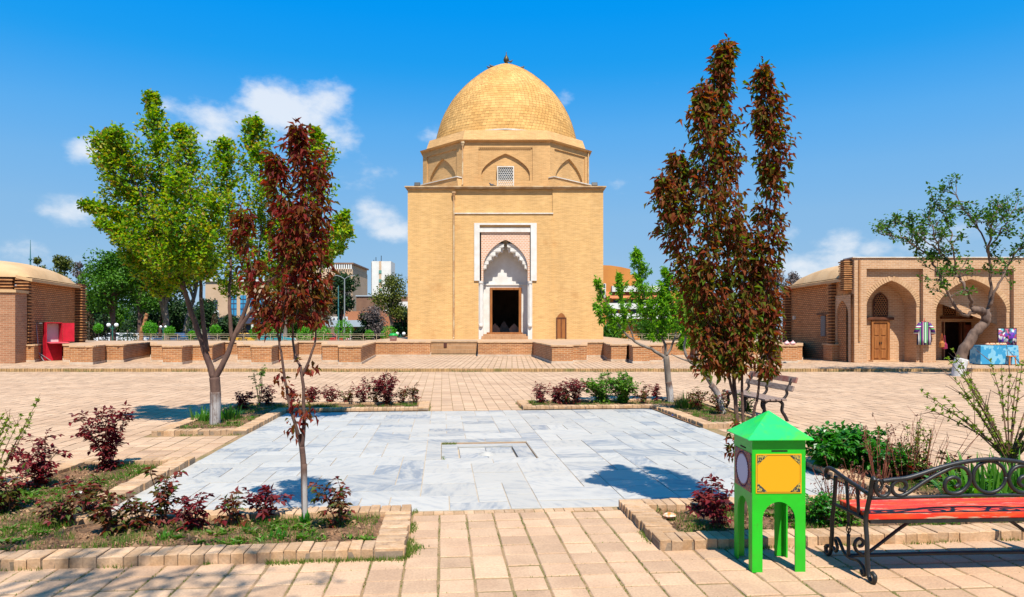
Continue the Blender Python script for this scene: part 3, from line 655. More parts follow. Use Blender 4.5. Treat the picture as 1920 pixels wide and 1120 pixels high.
# lattice window of the drum
lw = empty('window', (0, CYD - HF, DZ0 + .02)); lw.parent = mau
wf = MB(); wf.box(-.62, -.54, -.06, .16, .05, 1.58); wf.box(.54, .62, -.06, .16, .05, 1.58); wf.box(-.54, .54, -.06, .16, 1.5, 1.58); wf.box(-.54, .54, -.06, .16, .05, .1); wf.build('frame', M['whitewash'], lw)
la = MB(); s = .085
for jr in range(12):
    for ir in range(8):
        cx, cz = -.54 + (ir + (.5 if jr % 2 else 0)) * .148, .14 + jr * .128
        pts = [(cx + s * math.sin(math.pi / 3 * k), 0, cz + s * math.cos(math.pi / 3 * k)) for k in range(6)]
        for k in range(3):
            if abs(pts[k][0]) < .6 and abs(pts[k + 1][0]) < .6 and pts[k][2] < 1.52: la.tube([pts[k], pts[k + 1]], .019, 4)
la.build('lattice', M['plaster'], lw, uv=False)
MB().box(-.54, .54, .08, .1, .1, 1.5).build('pane', mk('window_dark', (.03, .05, .07, 1), rough=.2), lw)
# dome
prof = [(5.82, 0), (5.74, .5), (5.6, 1.1), (5.42, 1.75), (5.15, 2.45), (4.82, 3.1), (4.42, 3.75), (3.95, 4.35), (3.4, 4.95), (2.8, 5.5), (2.1, 6.05), (1.35, 6.52), (.6, 6.88), (.05, 7.08)]
DZ = zz(16.35)
sp_ = spline([(r, 0, z) for r, z in prof], 4); pr = [(p.x, p.z) for p in sp_]
dome = MB().lathe([(r - .02, z) for r, z in pr], 64, (0, CYD, DZ)).build('dome', M['tile'], mau, smooth=True)
arc = [0]
for a, c in zip(pr, pr[1:]): arc.append(arc[-1] + math.hypot(c[0] - a[0], c[1] - a[1]))
def at_arc(s):
    for i in range(len(pr) - 1):
        if arc[i + 1] >= s:
            t = (s - arc[i]) / (arc[i + 1] - arc[i]); return pr[i][0] + (pr[i + 1][0] - pr[i][0]) * t, pr[i][1] + (pr[i + 1][1] - pr[i][1]) * t
    return pr[-1]
tl = MB(); s = 0; row = 0; rh = .235; rr = random.Random(2)
while s < arc[-1] - .4:
    (ra, za), (rb, zb) = at_arc(s + .012), at_arc(s + rh); nt = max(8, int(2 * math.pi * ra / .29)); ph = .5 * (row % 2) + rr.uniform(-.05, .05)
    for k in range(nt):
        a0, a1 = 2 * math.pi * (k + ph + .035) / nt, 2 * math.pi * (k + ph + .965) / nt
        if math.sin((a0 + a1) / 2) > .35: continue      # far side is out of sight: plain shell there
        e = rr.uniform(.012, .03); q = lambda a, r, z: (r * math.cos(a), CYD + r * math.sin(a), DZ + z)
        A, B, C, D = q(a0, ra + e, za), q(a1, ra + e, za), q(a1, rb + .012, zb), q(a0, rb + .012, zb); A2, B2 = q(a0, ra - .02, za), q(a1, ra - .02, za)
        tl.add([A, B, C, D, A2, B2], [(0, 1, 2, 3), (4, 5, 1, 0)])
    s += rh; row += 1
tag(tl.build('tiles', M['tile'], dome, uv=False), kind='stuff')
ring = MB(); n = 48
for k in range(n):   # pale wavy flashing round the dome foot
    a0, a1 = 2 * math.pi * k / n, 2 * math.pi * (k + 1) / n; w = lambda a: DZ + .06 + .05 * math.cos(8 * a)
    for r in (6.0,): ring.add([(r * math.cos(a0), CYD + r * math.sin(a0), w(a0) - .1), (r * math.cos(a1), CYD + r * math.sin(a1), w(a1) - .1), (r * math.cos(a1), CYD + r * math.sin(a1), w(a1)), (r * math.cos(a0), CYD + r * math.sin(a0), w(a0)), (5.6 * math.cos(a0), CYD + 5.6 * math.sin(a0), w(a0) + .03), (5.6 * math.cos(a1), CYD + 5.6 * math.sin(a1), w(a1) + .03)], [(0, 1, 2, 3), (3, 2, 5, 4)])
ring.build('dome_flashing', M['whitewash'], mau)
M['finial'] = mk('old_bronze', (.10, .07, .03, 1), (.06, .05, .03, 1), 6, .5, metal=.6)
MB().lathe([(.12, 0), (.1, .08), (.2, .2), (.24, .36), (.17, .55), (.07, .72), (.03, .8), (.03, .98), (.005, 1.02)], 12, (0, CYD, DZ + 7.02)).build('finial', M['finial'], mau, smooth=True)
# flood lamps on the cornice, pigeons
def flood(px, label):
    p = P(px, 350, MY - .1); o = empty('flood_lamp', (p.x, MY + .3, ZC), label, 'lamp', 'flood lamps on the mausoleum cornice')
    MB().cbox((0, 0, .2), (.42, .16, .3), Matrix.Rotation(-.5, 3, 'X')).build('housing', M['iron'], o, bevel=.02); [MB().tube([(s_ * .16, 0, 0), (s_ * .16, 0, .2)], .02, 5).build('bracket', M['iron'], o) for s_ in (-1, 1)]
flood(1116, 'dark flood lamp on the right end of the mausoleum cornice'); flood(781, 'flood lamp on the left end of the mausoleum cornice')
M['bird'] = mk('pigeon_grey', (.05, .05, .06, 1), (.12, .12, .13, 1), 20, .7)
def pigeon(p, rz, label, dz=.0):
    m = MB(); m.ball((0, 0, .13), .1, 8, 6, (.75, 1.5, .8)); m.ball((0, .14, .24), .05, 8, 5); m.tube([(0, .08, .16), (0, .13, .23)], [.06, .04], 6); m.tube([(0, -.1, .13), (0, -.3, .08)], [.05, .02], 6); m.tube([(0, .18, .24), (0, .23, .23)], [.015, .004], 4)
    for s in (-1, 1): m.tube([(s * .03, 0, .1), (s * .03, 0, 0)], .008, 4)
    tag(m.build('pigeon', M['bird'], loc=(p.x, p.y, p.z), rz=rz, smooth=True), label, 'bird', 'pigeons on the mausoleum')
def on_dome(px, py):
    Yc = MY + CYD; x = (px - CX) / F * Yc - MX; s = abs(x)
    best = min(((abs(r - s), z) for r, z in pr)); return Vector((MX + x, Yc - .3, Z0 + DZ + best[1]))
pigeon(on_dome(917, 125), 1.2, 'lower of the two pigeons left of the dome finial'); pigeon(on_dome(922, 122), 1.5, 'upper of the two pigeons left of the dome finial'); pigeon(on_dome(957, 118), -1.4, 'pigeon just right of the dome finial'); pigeon(on_dome(979, 128), -1.2, 'pigeon farther down the right shoulder of dome')
pigeon(Vector((P(922, 347, MY).x, MY + .1, ZC + .0)), 1.6, 'pigeon on the cornice left of the lattice window')
# ------------------------------------------------------------------ side buildings
M['abrick'] = brickm('arcade_brick', (.47, .265, .14, 1), (.39, .205, .10, 1), (.52, .36, .23, 1), .25, .085, .014, streak=.13, blotch=((.52, .35, .22, 1), .7, .5, .75, .4), bump=.4)
M['rbrick'] = brickm('rough_brick', (.50, .22, .09, 1), (.40, .16, .06, 1), (.17, .08, .035, 1), .25, .10, .02, streak=.16, bump=1.0)
M['quoin'] = mk('quoin_brick', (.42, .205, .08, 1), (.31, .13, .05, 1), 4, .9, objr=.2, bump=.4, bs=30)
M['dim'] = mk('quoin_core', (.14, .06, .03, 1), (.10, .042, .02, 1), 3, .9)
M['roofclay'] = mk('roof_clay', (.50, .325, .17, 1), (.43, .265, .13, 1), .8, .95, bump=.5, bs=12, stain=((.34, .20, .10, 1), .6, .55, .72, .6))
def quoins(parent, x0, x1, y0, y1, z0, z1, pitch=.15):
    """pier of projecting brick courses with open joints"""
    MB().box(x0 + .07, x1 - .07, y0 + .07, y1 - .07, z0, z1).build('pier_core', M['dim'], parent)
    k = 0; z = z0 + .02; me = MB().box(x0, x1, y0, y1, 0, .055).mesh('quoin_brick', M['quoin']); me2 = MB().box(x0 + .02, x1 - .02, y0 + .02, y1 - .015, 0, .055).mesh('quoin_brick', M['quoin'])
    while z + .06 < z1:
        o = link('quoin_brick', me if k % 2 else me2, parent, (random.uniform(-.015, .015), random.uniform(-.015, .015), z)); o.rotation_euler.y = random.uniform(-.012, .012); z += pitch; k += 1
ar = empty('arcade_building', (16.05, 33.75, .12), 'long tan brick arcade with two pointed niches and wooden door', 'building')
FY = 0.
def lx(px, dy=0): return (px - CX) / F * (33.75 + dy) - 16.05
def lz(py, dy=0): return CH - (py - HY) / F * (33.75 + dy) - .12
TOP = lz(484)
w = MB()
p1, p2, q1, q2 = lx(1625), lx(1731), lx(1752), lx(1901); pz = lz(504)
XE = 12.0
w.quad((-.0, 0, 0), (p1, 0, 0), (p1, 0, TOP), (0, 0, TOP)); w.quad((p2, 0, 0), (q1, 0, 0), (q1, 0, TOP), (p2, 0, TOP)); w.quad((q2, 0, 0), (XE, 0, 0), (XE, 0, TOP), (q2, 0, TOP))
for a, c in ((p1, p2), (q1, q2)):
    w.quad((a, 0, pz), (c, 0, pz), (c, 0, TOP), (a, 0, TOP)); e = .22
    w.quad((a, 0, pz), (a, e, pz), (c, e, pz), (c, 0, pz)); w.quad((a, 0, 0), (a, e, 0), (a, e, pz), (a, 0, pz)); w.quad((c, e, 0), (c, 0, 0), (c, 0, pz), (c, e, pz))
A1, B1, A2, B2 = lx(1629), lx(1723), lx(1760), lx(1893)
arch_wall(w, p1, p2, 0, pz, A1, B1, lz(575), lz(526), .22, 1.05, 24, .3)
arch_wall(w, q1, q2, 0, pz, A2, B2, lz(585), lz(523), .22, 2.6, 24, .3)
D1y, D2y = .22 + 1.05, .22 + 2.6
w.quad((A1, D1y, 0), (B1, D1y, 0), (B1, D1y, pz), (A1, D1y, pz))
dzl = lz(603)
w.quad((A2 - .1, D2y, dzl), (B2 + .1, D2y, dzl), (B2 + .1, D2y, pz), (A2 - .1, D2y, pz)); 
for (a, c) in ((A2 - .1, lx(1772, 2.8)), (lx(1900, 2.8), B2 + .1)): w.quad((a, D2y, 0), (c, D2y, 0), (c, D2y, dzl), (a, D2y, dzl))
w.quad((XE, 0, 0), (XE, .9, 0), (XE, .9, TOP), (XE, 0, TOP)); w.quad((0, .9, 0), (0, 0, 0), (0, 0, TOP), (0, .9, TOP)); w.quad((0, 0, TOP), (XE, 0, TOP), (XE, .9, TOP), (0, .9, TOP)); w.quad((XE, .9, 0), (0, .9, pz + .1), (0, .9, TOP), (XE, .9, TOP))
w.build('wall', M['abrick'], ar)
c = MB(); c.box(-.1, XE, -.06, .95, TOP + .004, TOP + .05); c.build('roof_edge', M['whitewash'], ar)
c = MB(); c.box(.18, .26, -.05, .05, 1.0, TOP - .1); c.build('wall_rib', M['quoin'], ar)
# voussoirs over the second arch, each brick its own piece
for (A, B, s_, a_, ) in ((A1, B1, lz(575), lz(526)), (A2, B2, lz(585), lz(523))):
    ap = arch_pts(A, B, s_, a_, 34, .3)
    for (x0, z0), (x1, z1) in zip(ap, ap[1:]):
        d = Vector((x1 - x0, 0, z1 - z0)); L = d.length; d.normalize(); n = Vector((-d.z, 0, d.x)); m0 = Vector(((x0 + x1) / 2, .20, (z0 + z1) / 2))
        if L < .03: continue
        MB().extr([m0 - d * (L / 2 - .012) + n * .01, m0 + d * (L / 2 - .012) + n * .01, m0 + d * (L / 2 - .004) + n * .24, m0 - d * (L / 2 - .004) + n * .24], (0, .03, 0)).build('arch_brick', M['coping'], ar)
def lattice_win(parent, x0, x1, z0, zs, za, y, nm='lattice_window'):
    o = empty(nm, (0, 0, 0)); o.parent = parent
    ap = arch_pts(x0, x1, zs, za, 14, .3)
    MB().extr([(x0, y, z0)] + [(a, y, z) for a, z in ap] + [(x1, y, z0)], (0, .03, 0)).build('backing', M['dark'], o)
    fr = MB(); loop = [(x0, y - .03, z0)] + [(a, y - .03, z) for a, z in ap] + [(x1, y - .03, z0), (x0, y - .03, z0)]; fr.tube(loop, .035, 5); fr.build('frame', M['darkwood'], o, uv=False)
    m = MB(); s = .068; k = 0; z = z0 + .04
    cx, wd = (x0 + x1) / 2, (x1 - x0) / 2
    while z < za:
        x = x0 + (.06 if k % 2 else 0)
        while x < x1 + .01:
            lim = zs + (za - zs) * arch_f((x - cx) / wd, .3)
            if z < lim - .02:
                pts = [(x + s * math.sin(math.pi / 3 * q), y - .02, z + s * math.cos(math.pi / 3 * q)) for q in range(4)]
                for q in range(3): m.tube([pts[q], pts[q + 1]], .017, 4)
            x += .118
        z += .102; k += 1
    m.build('lattice', mk('lattice_clay', (.34, .16, .07, 1)), o, uv=False)
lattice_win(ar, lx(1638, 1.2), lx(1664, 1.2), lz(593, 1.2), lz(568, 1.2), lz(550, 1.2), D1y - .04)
bm = MB().box(lx(1628, 1.0), lx(1679, 1.0), D1y - .16, D1y + .1, lz(600, 1.0), lz(595, 1.0)); bm.build('lintel', M['darkwood'], ar, bevel=.01)
dx0, dx1, dz1 = lx(1634, 1.2), lx(1668, 1.2), lz(601, 1.2)
dr_ = empty('door', (0, 0, 0)); dr_.parent = ar
q = MB(); q.box(dx0, dx0 + .09, D1y - .1, D1y, .06, dz1); q.box(dx1 - .12, dx1, D1y - .1, D1y, .06, dz1); q.box(dx0 + .09, dx1 - .12, D1y - .1, D1y, dz1 - .1, dz1); q.build('frame', M['wood'], dr_)
mid = (dx0 + dx1) / 2 - .02
for a, c_ in ((dx0 + .095, mid - .006), (mid + .006, dx1 - .125)):
    q = MB(); q.box(a, c_, D1y - .05, D1y - .01, .08, dz1 - .11)
    for z0, z1 in ((.16, .55), (.62, 1.2), (1.27, 1.62)): q.box(a + .05, c_ - .05, D1y - .075, D1y - .05, z0, min(z1, dz1 - .2))
    q.build('leaf', M['wood'], dr_, bevel=.008)
MB().tube([(mid - .02, D1y - .08, .95), (mid - .02, D1y - .08, .85)], .02, 6).tube([(mid + .06, D1y - .08, .95), (mid + .06, D1y - .08, .85)], .02, 6).build('handle', M['iron'], dr_)
MB().box(dx0 - .1, dx1 + .3, D1y - .45, D1y, 0, .06).build('threshold', M['coping'], ar)
# second bay: shop front
yy = D2y; F2 = 2.8
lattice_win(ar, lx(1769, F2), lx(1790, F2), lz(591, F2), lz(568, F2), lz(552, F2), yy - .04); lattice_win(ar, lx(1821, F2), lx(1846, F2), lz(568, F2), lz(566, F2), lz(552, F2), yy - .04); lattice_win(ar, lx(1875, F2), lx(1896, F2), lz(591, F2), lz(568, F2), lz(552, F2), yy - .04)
MB().box(lx(1763, F2), lx(1900, F2), yy - .14, yy + .1, lz(598, F2), lz(594, F2)).build('lintel', M['darkwood'], ar, bevel=.01)
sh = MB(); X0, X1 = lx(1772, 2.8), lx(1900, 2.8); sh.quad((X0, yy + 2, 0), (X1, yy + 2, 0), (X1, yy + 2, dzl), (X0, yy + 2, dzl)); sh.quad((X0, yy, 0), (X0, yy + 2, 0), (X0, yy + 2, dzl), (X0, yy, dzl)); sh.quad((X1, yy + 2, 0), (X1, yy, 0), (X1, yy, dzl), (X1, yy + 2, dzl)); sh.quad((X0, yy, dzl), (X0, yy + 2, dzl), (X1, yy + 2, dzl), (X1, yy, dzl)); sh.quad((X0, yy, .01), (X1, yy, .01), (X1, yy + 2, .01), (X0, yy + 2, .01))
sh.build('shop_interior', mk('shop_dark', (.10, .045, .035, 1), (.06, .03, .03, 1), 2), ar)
q = MB()
for px in (1766, 1800, 1806, 1842, 1895): MB().box(lx(px, F2), lx(px, F2) + .09, yy - .06, yy + .08, 0, dzl).build('door_post', M['darkwood'], ar)
MB().box(lx(1773, F2), lx(1782, F2), yy + .5, yy + .56, .02, dzl - .1).build('door_leaf', mk('grey_door', (.25, .25, .26, 1), rough=.4), ar)
MB().box(lx(1806, F2), lx(1842, F2), yy - .02, yy + .03, 0.05, dzl - .15).build('door_leaf', mk('red_wood', (.13, .03, .015, 1), (.08, .02, .01, 1), 3, .5), ar)
MB().box(lx(1823, 2.4), lx(1858, 2.4), yy - .35, yy - .29, lz(578, 2.4), lz(568, 2.4)).build('sign_board', mk('sign_blue', (.01, .06, .22, 1), rough=.4), ar)
MB().box(lx(1823, 2.4), lx(1858, 2.4), yy - .33, yy - .30, lz(588, 2.4), lz(578.3, 2.4)).build('sign_board', mk('sign_cream', (.32, .24, .15, 1), rough=.6), ar)
# side wing of the arcade: wall facing the axis at x = 15.9
ws = empty('side_wing', (15.95, 34.0, .12), 'dark rough brick wing with vaulted clay roof beside the arcade', 'building')
ZW = 3.95
def wing(o, sgn, y0, y1, M1=None):
    m = MB(); q = [(0, y0, 0), (0, y1, 0), (0, y1, ZW), (0, y0, ZW)]; m.quad(*(q[::-1] if sgn > 0 else q)); m.quad((0, y1, 0), (sgn * 7, y1, 0), (sgn * 7, y1, ZW), (0, y1, ZW)); m.build('wall', M['rbrick'], o)
    c = MB(); e = -.3 * sgn
    c.extr([(e, y0 - .1, ZW - .12), (e, y1 + .1, ZW - .12), (e, y1 + .1, ZW + .02), (e, y0 - .1, ZW + .02)], (sgn * .7, 0, .16)); c.build('eave', M['roofclay'], o)
    v = MB(); n, mx = 16, 9; yc, yh = (y0 + y1 - .5) / 2, (y1 - y0 - .5) / 2; idx = []
    for k in range(mx + 1):          # rounded hip towards the court, barrel behind
        t = k / mx; x = sgn * (-.12 + 3.4 * t ** 1.2); g_ = math.sqrt(max(0, 1 - (1 - t) ** 2))
        for i in range(n + 1):
            a = math.pi * i / n; v.v.append((x, yc - yh * math.cos(a), ZW + .1 + 1.02 * g_ * math.sin(a) ** .8))
    for i in range(n + 1): a = math.pi * i / n; v.v.append((sgn * 10, yc - yh * math.cos(a), ZW + .1 + 1.02 * math.sin(a) ** .8))
    for k in range(mx + 1):
        for i in range(n): q = k * (n + 1) + i; v.f.append((q, q + 1, q + n + 2, q + n + 1))
    v.quad((sgn * -.12, y0, ZW + .095), (sgn * 10, y0, ZW + .095), (sgn * 10, y1, ZW + .095), (sgn * -.12, y1, ZW + .095))
    v.build('vaulted_roof', M['roofclay'], o, smooth=True, uv=False)
wing(ws, 1, .35, 7.4)
quoins(ws, -.38, .1, 7.1, 7.7, 0, ZW + .1); quoins(ws, -.3, .12, 1.35, 1.85, .75, ZW)
quoins(ws, -.32, .1, -.1, .5, ZW - .55, TOP - .05, .1)
MB().box(-.02, .1, .1, 1.4, ZW - .9, ZW + .1).build('lintel_block', M['quoin'], ws)
# arched side niche next to the corner
T = Matrix(((0, 1, 0, -.06), (-1, 0, 0, 1.4), (0, 0, 1, 0), (0, 0, 0, 1)))
nn = MB(T); arch_wall(nn, 0, 1.62, 0, ZW - .75, .12, 1.38, 2.2, ZW - 1.0, 0, .6, 16, .25); nn.quad((.1, .6, 0), (1.4, .6, 0), (1.4, .6, 3.2), (.1, .6, 3.2)); nn.quad((0, 0, ZW - .75), (1.62, 0, ZW - .75), (1.62, .3, ZW - .72), (0, .3, ZW - .72)); nn.build('side_niche', M['abrick'], ws)
MB().box(-.32, .08, 1.15, 2.15, 0, .78).build('corner_block', M['lowbrick'], ws); MB().box(-.36, .1, 1.1, 2.2, .782, .84).build('block_coping', M['coping'], ws)
MB().box(-.05, .04, 2.6, 3.1, 1.2, 2.25).build('window', mk('grate_grey', (.11, .10, .10, 1), (.18, .17, .16, 1), 30), ws); MB().box(-.08, .05, 2.2, 3.5, 2.28, 2.38).build('window_lintel', M['darkwood'], ws)
MB().box(-.12, .0, 6.5, 6.62, 2.1, 2.3).build('junction_box', M['whitewash'], ws)
# left wing
wl_ = empty('side_wing', (-23.15, 34.3, .12), 'rough brick wing with vaulted clay roof behind the red cabinet', 'building', rz=R(12))
wing(wl_, -1, .0, 6.6)
quoins(wl_, -.45, .15, -.1, .45, .6, ZW + .05); quoins(wl_, -.3, .4, 6.0, 6.7, 0, ZW + .15)
MB().box(-6, .1, -1.35, -.15, 0, 3.25).build('front_block', brickm('mauve_brick', (.36, .165, .085, 1), (.28, .12, .06, 1), (.38, .23, .14, 1), .25, .085, .014, streak=.15, bump=.5), wl_); MB().box(-6, .16, -1.42, -.1, 3.252, 3.38).build('block_coping', M['roofclay'], wl_)
quoins(wl_, -2.6, -.5, -.15, .3, 3.4, ZW + .0, .15)
# ------------------------------------------------------------------ goods of the arcade shop
def stripes(name, cols, scale, axis=0):
    t = NT(name); v = t.obj(); sx = t.nd('ShaderNodeSeparateXYZ'); t.l.new(v, sx.inputs[0])
    fr = t.math('FRACT', t.math('MULTIPLY', sx.outputs[axis], scale)); cr = t.nd('ShaderNodeValToRGB'); cr.color_ramp.interpolation = 'CONSTANT'; t.l.new(fr, cr.inputs[0])
    el = cr.color_ramp.elements
    while len(el) < len(cols): el.new(.5)
    for i, c in enumerate(cols): el[i].position = i / len(cols); el[i].color = c
    t.val(t.b.inputs['Base Color'], cr.outputs[0]); t.b.inputs['Roughness'].default_value = .75; return t.m
PUR, WHT, GRN, NVY = (.11, .012, .16, 1), (.6, .6, .55, 1), (.12, .42, .12, 1), (.02, .03, .08, 1)
rb = empty('hanging_robe', P(1733, 647, 33.6), 'purple, white and green striped robe hanging on the arcade pier', 'robe')
bz = MB(); H_ = 1.08
prf = [(0, .33), (.3, .31), (.6, .29), (.9, .26), (1.05, .24), (1.08, .12)]
vs = []; K = 12
for z, hw in prf:
    for k in range(K + 1):
        t = -1 + 2 * k / K; vs.append((t * hw, -.07 * math.sqrt(max(0, 1 - t * t)) - .02 * math.cos(t * 14), z))
    for k in range(K + 1):
        t = 1 - 2 * k / K; vs.append((t * hw, .05, z))
n = 2 * (K + 1); fs = [(i * n + k, i * n + (k + 1) % n, (i + 1) * n + (k + 1) % n, (i + 1) * n + k) for i in range(len(prf) - 1) for k in range(n)]
bz.add(vs, fs + [tuple(range(n - 1, -1, -1))]); bz.build('body', stripes('robe_stripes', [NVY, WHT, PUR, GRN, NVY, PUR, (.25, .02, .10, 1), WHT, PUR, NVY], 3.1), rb, smooth=True)
for s in (-1, 1): MB().tube([(s * .2, 0, .98), (s * .33, -.02, .78), (s * .42, -.02, .5)], [.09, .1, .1], 8).build('sleeve', stripes('sleeve_stripes', [PUR, NVY, GRN, (.28, .02, .1, 1), WHT, NVY], 3.2, 2), rb, smooth=True)
MB().box(-.04, .04, -.105, -.09, .1, 1.05).build('lining', mk('mint_lining', (.35, .6, .35, 1)), rb); MB().tube([(-.18, 0, 1.03), (0, 0, 1.12), (.18, 0, 1.03)], .02, 5).tube([(0, 0, 1.1), (0, 0, 1.2), (.03, 0, 1.24)], .012, 5).build('hanger', mk('red_plastic', (.5, .02, .02, 1)), rb)
# stall table
M['bluecloth'] = (lambda t: (t.val(t.b.inputs['Base Color'], t.mix(t.mr(t.noise(t.obj(), 4.5, 1), .48, .52), (.035, .24, .42, 1), (.17, .40, .52, 1))), t.m)[1])(NT('blue_cloth'))
tp = G(1864, 684, .12); tb = empty('stall_table', (tp.x, tp.y, .12), 'stall table under a patterned light blue cloth', 'table')
tm = MB(); wv = []; nn_ = 60; hx, hy = .82, .35
for i in range(nn_):
    t = i / nn_ * 4; sd = int(t); f = t - sd
    x, y = [(-hx + 2 * hx * f, -hy), (hx, -hy + 2 * hy * f), (hx - 2 * hx * f, hy), (-hx, hy - 2 * hy * f)][sd]; wv.append((x, y))
vs = [(x, y, .86) for x, y in wv] + [(x * (1.03 + .015 * math.sin(i * 1.3)), y * (1.08 + .05 * math.sin(i * 1.3)), .04) for i, (x, y) in enumerate(wv)]
tm.add(vs, [tuple(range(nn_))] + [(nn_ + i, nn_ + (i + 1) % nn_, (i + 1) % nn_, i) for i in range(nn_)]); tm.build('tablecloth', M['bluecloth'], tb)
for a in (-1, 1):
    for c in (-1, 1): MB().box(a * .74 - .02, a * .74 + .02, c * .28 - .02, c * .28 + .02, 0, .85).build('leg', M['iron'], tb)
rr = random.Random(4); cl = [(.5, .03, .02, 1), (.6, .12, .02, 1), (.4, .02, .05, 1), (.55, .25, .05, 1)]
GN = ['leftmost', 'second from left', 'third from left', 'fourth from left', 'fifth from left', 'sixth from left', 'rightmost']
for k in range(7):
    m = MB(); m.lathe([(.03, 0), (.085, .02), (.09, .05), (.05, .085), (.055, .11)], 9); tag(m.build('souvenir_bowl', mk('souvenir', cl[k % 4], (.7, .5, .3, 1), 25, .5), loc=(tp.x - .4 + k * .14, tp.y - .12 + rr.uniform(-.08, .1), .982)), 'small red souvenir bowl on the blue stall cloth, %s in the row' % GN[k], 'souvenir', 'souvenirs on the stall')
def patch(name, cols, sc):
    t = NT(name); vo = t.nd('ShaderNodeTexVoronoi'); t.l.new(t.obj(), vo.inputs['Vector']); vo.inputs['Scale'].default_value = sc; wn2 = t.nd('ShaderNodeSeparateColor'); t.l.new(vo.outputs['Color'], wn2.inputs[0])
    cr = t.nd('ShaderNodeValToRGB'); cr.color_ramp.interpolation = 'CONSTANT'; t.l.new(wn2.outputs[0], cr.inputs[0]); el = cr.color_ramp.elements
    while len(el) < len(cols): el.new(.5)
    for i, c in enumerate(cols): el[i].position = i / len(cols); el[i].color = c
    t.val(t.b.inputs['Base Color'], cr.outputs[0]); return t.m
tx = P(1889, 650, 33.3); m = MB(); K = 16; vs = []
for z in (0, .4, .82): vs += [(-.4 + .8 * k / K, .05 * math.sin(k * 1.4) * (1 - z * .6), z) for k in range(K + 1)]
m.add(vs, [(i * (K + 1) + k, i * (K + 1) + k + 1, (i + 1) * (K + 1) + k + 1, (i + 1) * (K + 1) + k) for i in range(2) for k in range(K)])
tx_e = empty('hanging_textile', tx, 'colourful patterned shawl hanging behind the blue stall table', 'textile'); so = m.build('cloth', patch('shawl', [(.12, .02, .3, 1), (.03, .05, .2, 1), (.5, .5, .5, 1), (.3, .04, .1, 1), (.05, .25, .3, 1), (.02, .02, .04, 1)], 9), tx_e, smooth=True); sm_ = so.modifiers.new('t', 'SOLIDIFY'); sm_.thickness = .012
MB().tube([(-.45, .03, .84), (.45, .03, .84)], .018, 6).tube([(-.43, .03, .84), (-.43, .03, -.85)], .018, 6).tube([(.43, .03, .84), (.43, .03, -.85)], .018, 6).build('rack', M['iron'], tx_e)
sp2 = G(1895, 685, .12); so = empty('plastic_stool', (sp2.x, sp2.y, .12), 'small orange stool at the right end of the stall', 'stool'); orm = mk('orange_plastic', (.6, .16, .015, 1), rough=.4)
MB().box(-.15, .15, -.15, .15, .37, .41).build('seat', orm, so, bevel=.01)
for a in (-1, 1):
    for c in (-1, 1): MB().tube([(a * .14, c * .14, 0), (a * .11, c * .11, .37)], .022, 6).build('leg', orm, so)
for k, (px, py, c, nm) in enumerate(((1766, 652, (.45, .12, .03, 1), 'orange'), (1771, 655, (.3, .015, .05, 1), 'crimson'))):
    p = P(px, py, 33.8); o = empty('hanging_bag', p, '%s woven bag hanging at the left jamb of the shop arch' % nm, 'bag')
    MB().lathe([(.05, 0), (.13, .03), (.12, .22), (.05, .32)], 8).build('pouch', mk('bag_cloth_' + nm, c, (c[0] * .5, c[1], c[2], 1), 20), o); MB().tube([(-.05, 0, .3), (-.02, 0, .65), (.02, 0, .65), (.05, 0, .3)], .012, 5).build('strap', mk('bag_strap_' + nm, c), o)
for k, (px, nm) in enumerate(((1477, 'left'), (1488, 'right'))):
    p = P(px, 648, 32.6); m = MB(); m.ball((0, 0, .09), .12, 10, 6, (1.1, .8, .75)); m.tube([(0, 0, .16), (.02, 0, .22)], [.05, .02], 6); tag(m.build('cloth_bundle', mk('bundle' + nm, (.6, .5, .48, 1), (.6, .2, .2, 1), 9), loc=(p.x, p.y + .1, .955), smooth=True), 'small pale cloth bundle on the terrace wall, the %s one' % nm, 'bundle', 'bundles on the terrace wall')
# red cabinet at the left wing
kb = empty('red_cabinet', (-22.75, 35.8, .12), 'red metal vendor cabinet standing open by the left brick wing', 'cabinet', rz=R(52)); RED = mk('red_paint', (.50, .012, .03, 1), (.36, .008, .02, 1), 3, .45, bump=.1)
k0 = MB(); k0.box(-.36, .36, 0, .45, 0, .9); k0.build('lower_case', RED, kb, bevel=.01)
k1 = MB(); k1.box(-.36, -.33, 0, .45, .902, 1.9); k1.box(.33, .36, 0, .45, .902, 1.9); k1.box(-.33, .33, .42, .45, .902, 1.9); k1.box(-.33, .33, 0, .42, 1.86, 1.9); k1.build('upper_case', RED, kb)
MB().box(-.32, .32, .39, .415, .92, 1.84).build('liner', mk('liner_white', (.55, .45, .45, 1)), kb); MB().cbox((.60, -.10, 1.41), (.5, .025, .93), Matrix.Rotation(-.35, 3, 'Z')).build('door', RED, kb)
MB().extr([(-.36, -.42, .86), (.55, -.42, .86), (.55, 0, .905), (-.36, 0, .905)], (0, 0, .025)).build('shelf_flap', mk('pink_red', (.50, .08, .09, 1), (.5, .03, .05, 1), 4), kb)
es = empty('easel', (-23.1, 35.4, .12), 'grey tubular easel leaning beside the red cabinet', 'easel'); gm = mk('grey_tube', (.30, .29, .30, 1), rough=.4, metal=.5)
MB().tube([(-.3, 0, 1.85), (.0, 0, 1.85)], .025, 6).tube([(-.3, 0, 1.85), (-.1, -.1, .35)], .025, 6).build('frame', gm, es)
for a in ((-.35, -.2), (.25, -.25), (.3, .2)): MB().tube([(-.1, -.1, .4), (a[0], a[1], 0)], .022, 6).build('leg', gm, es)
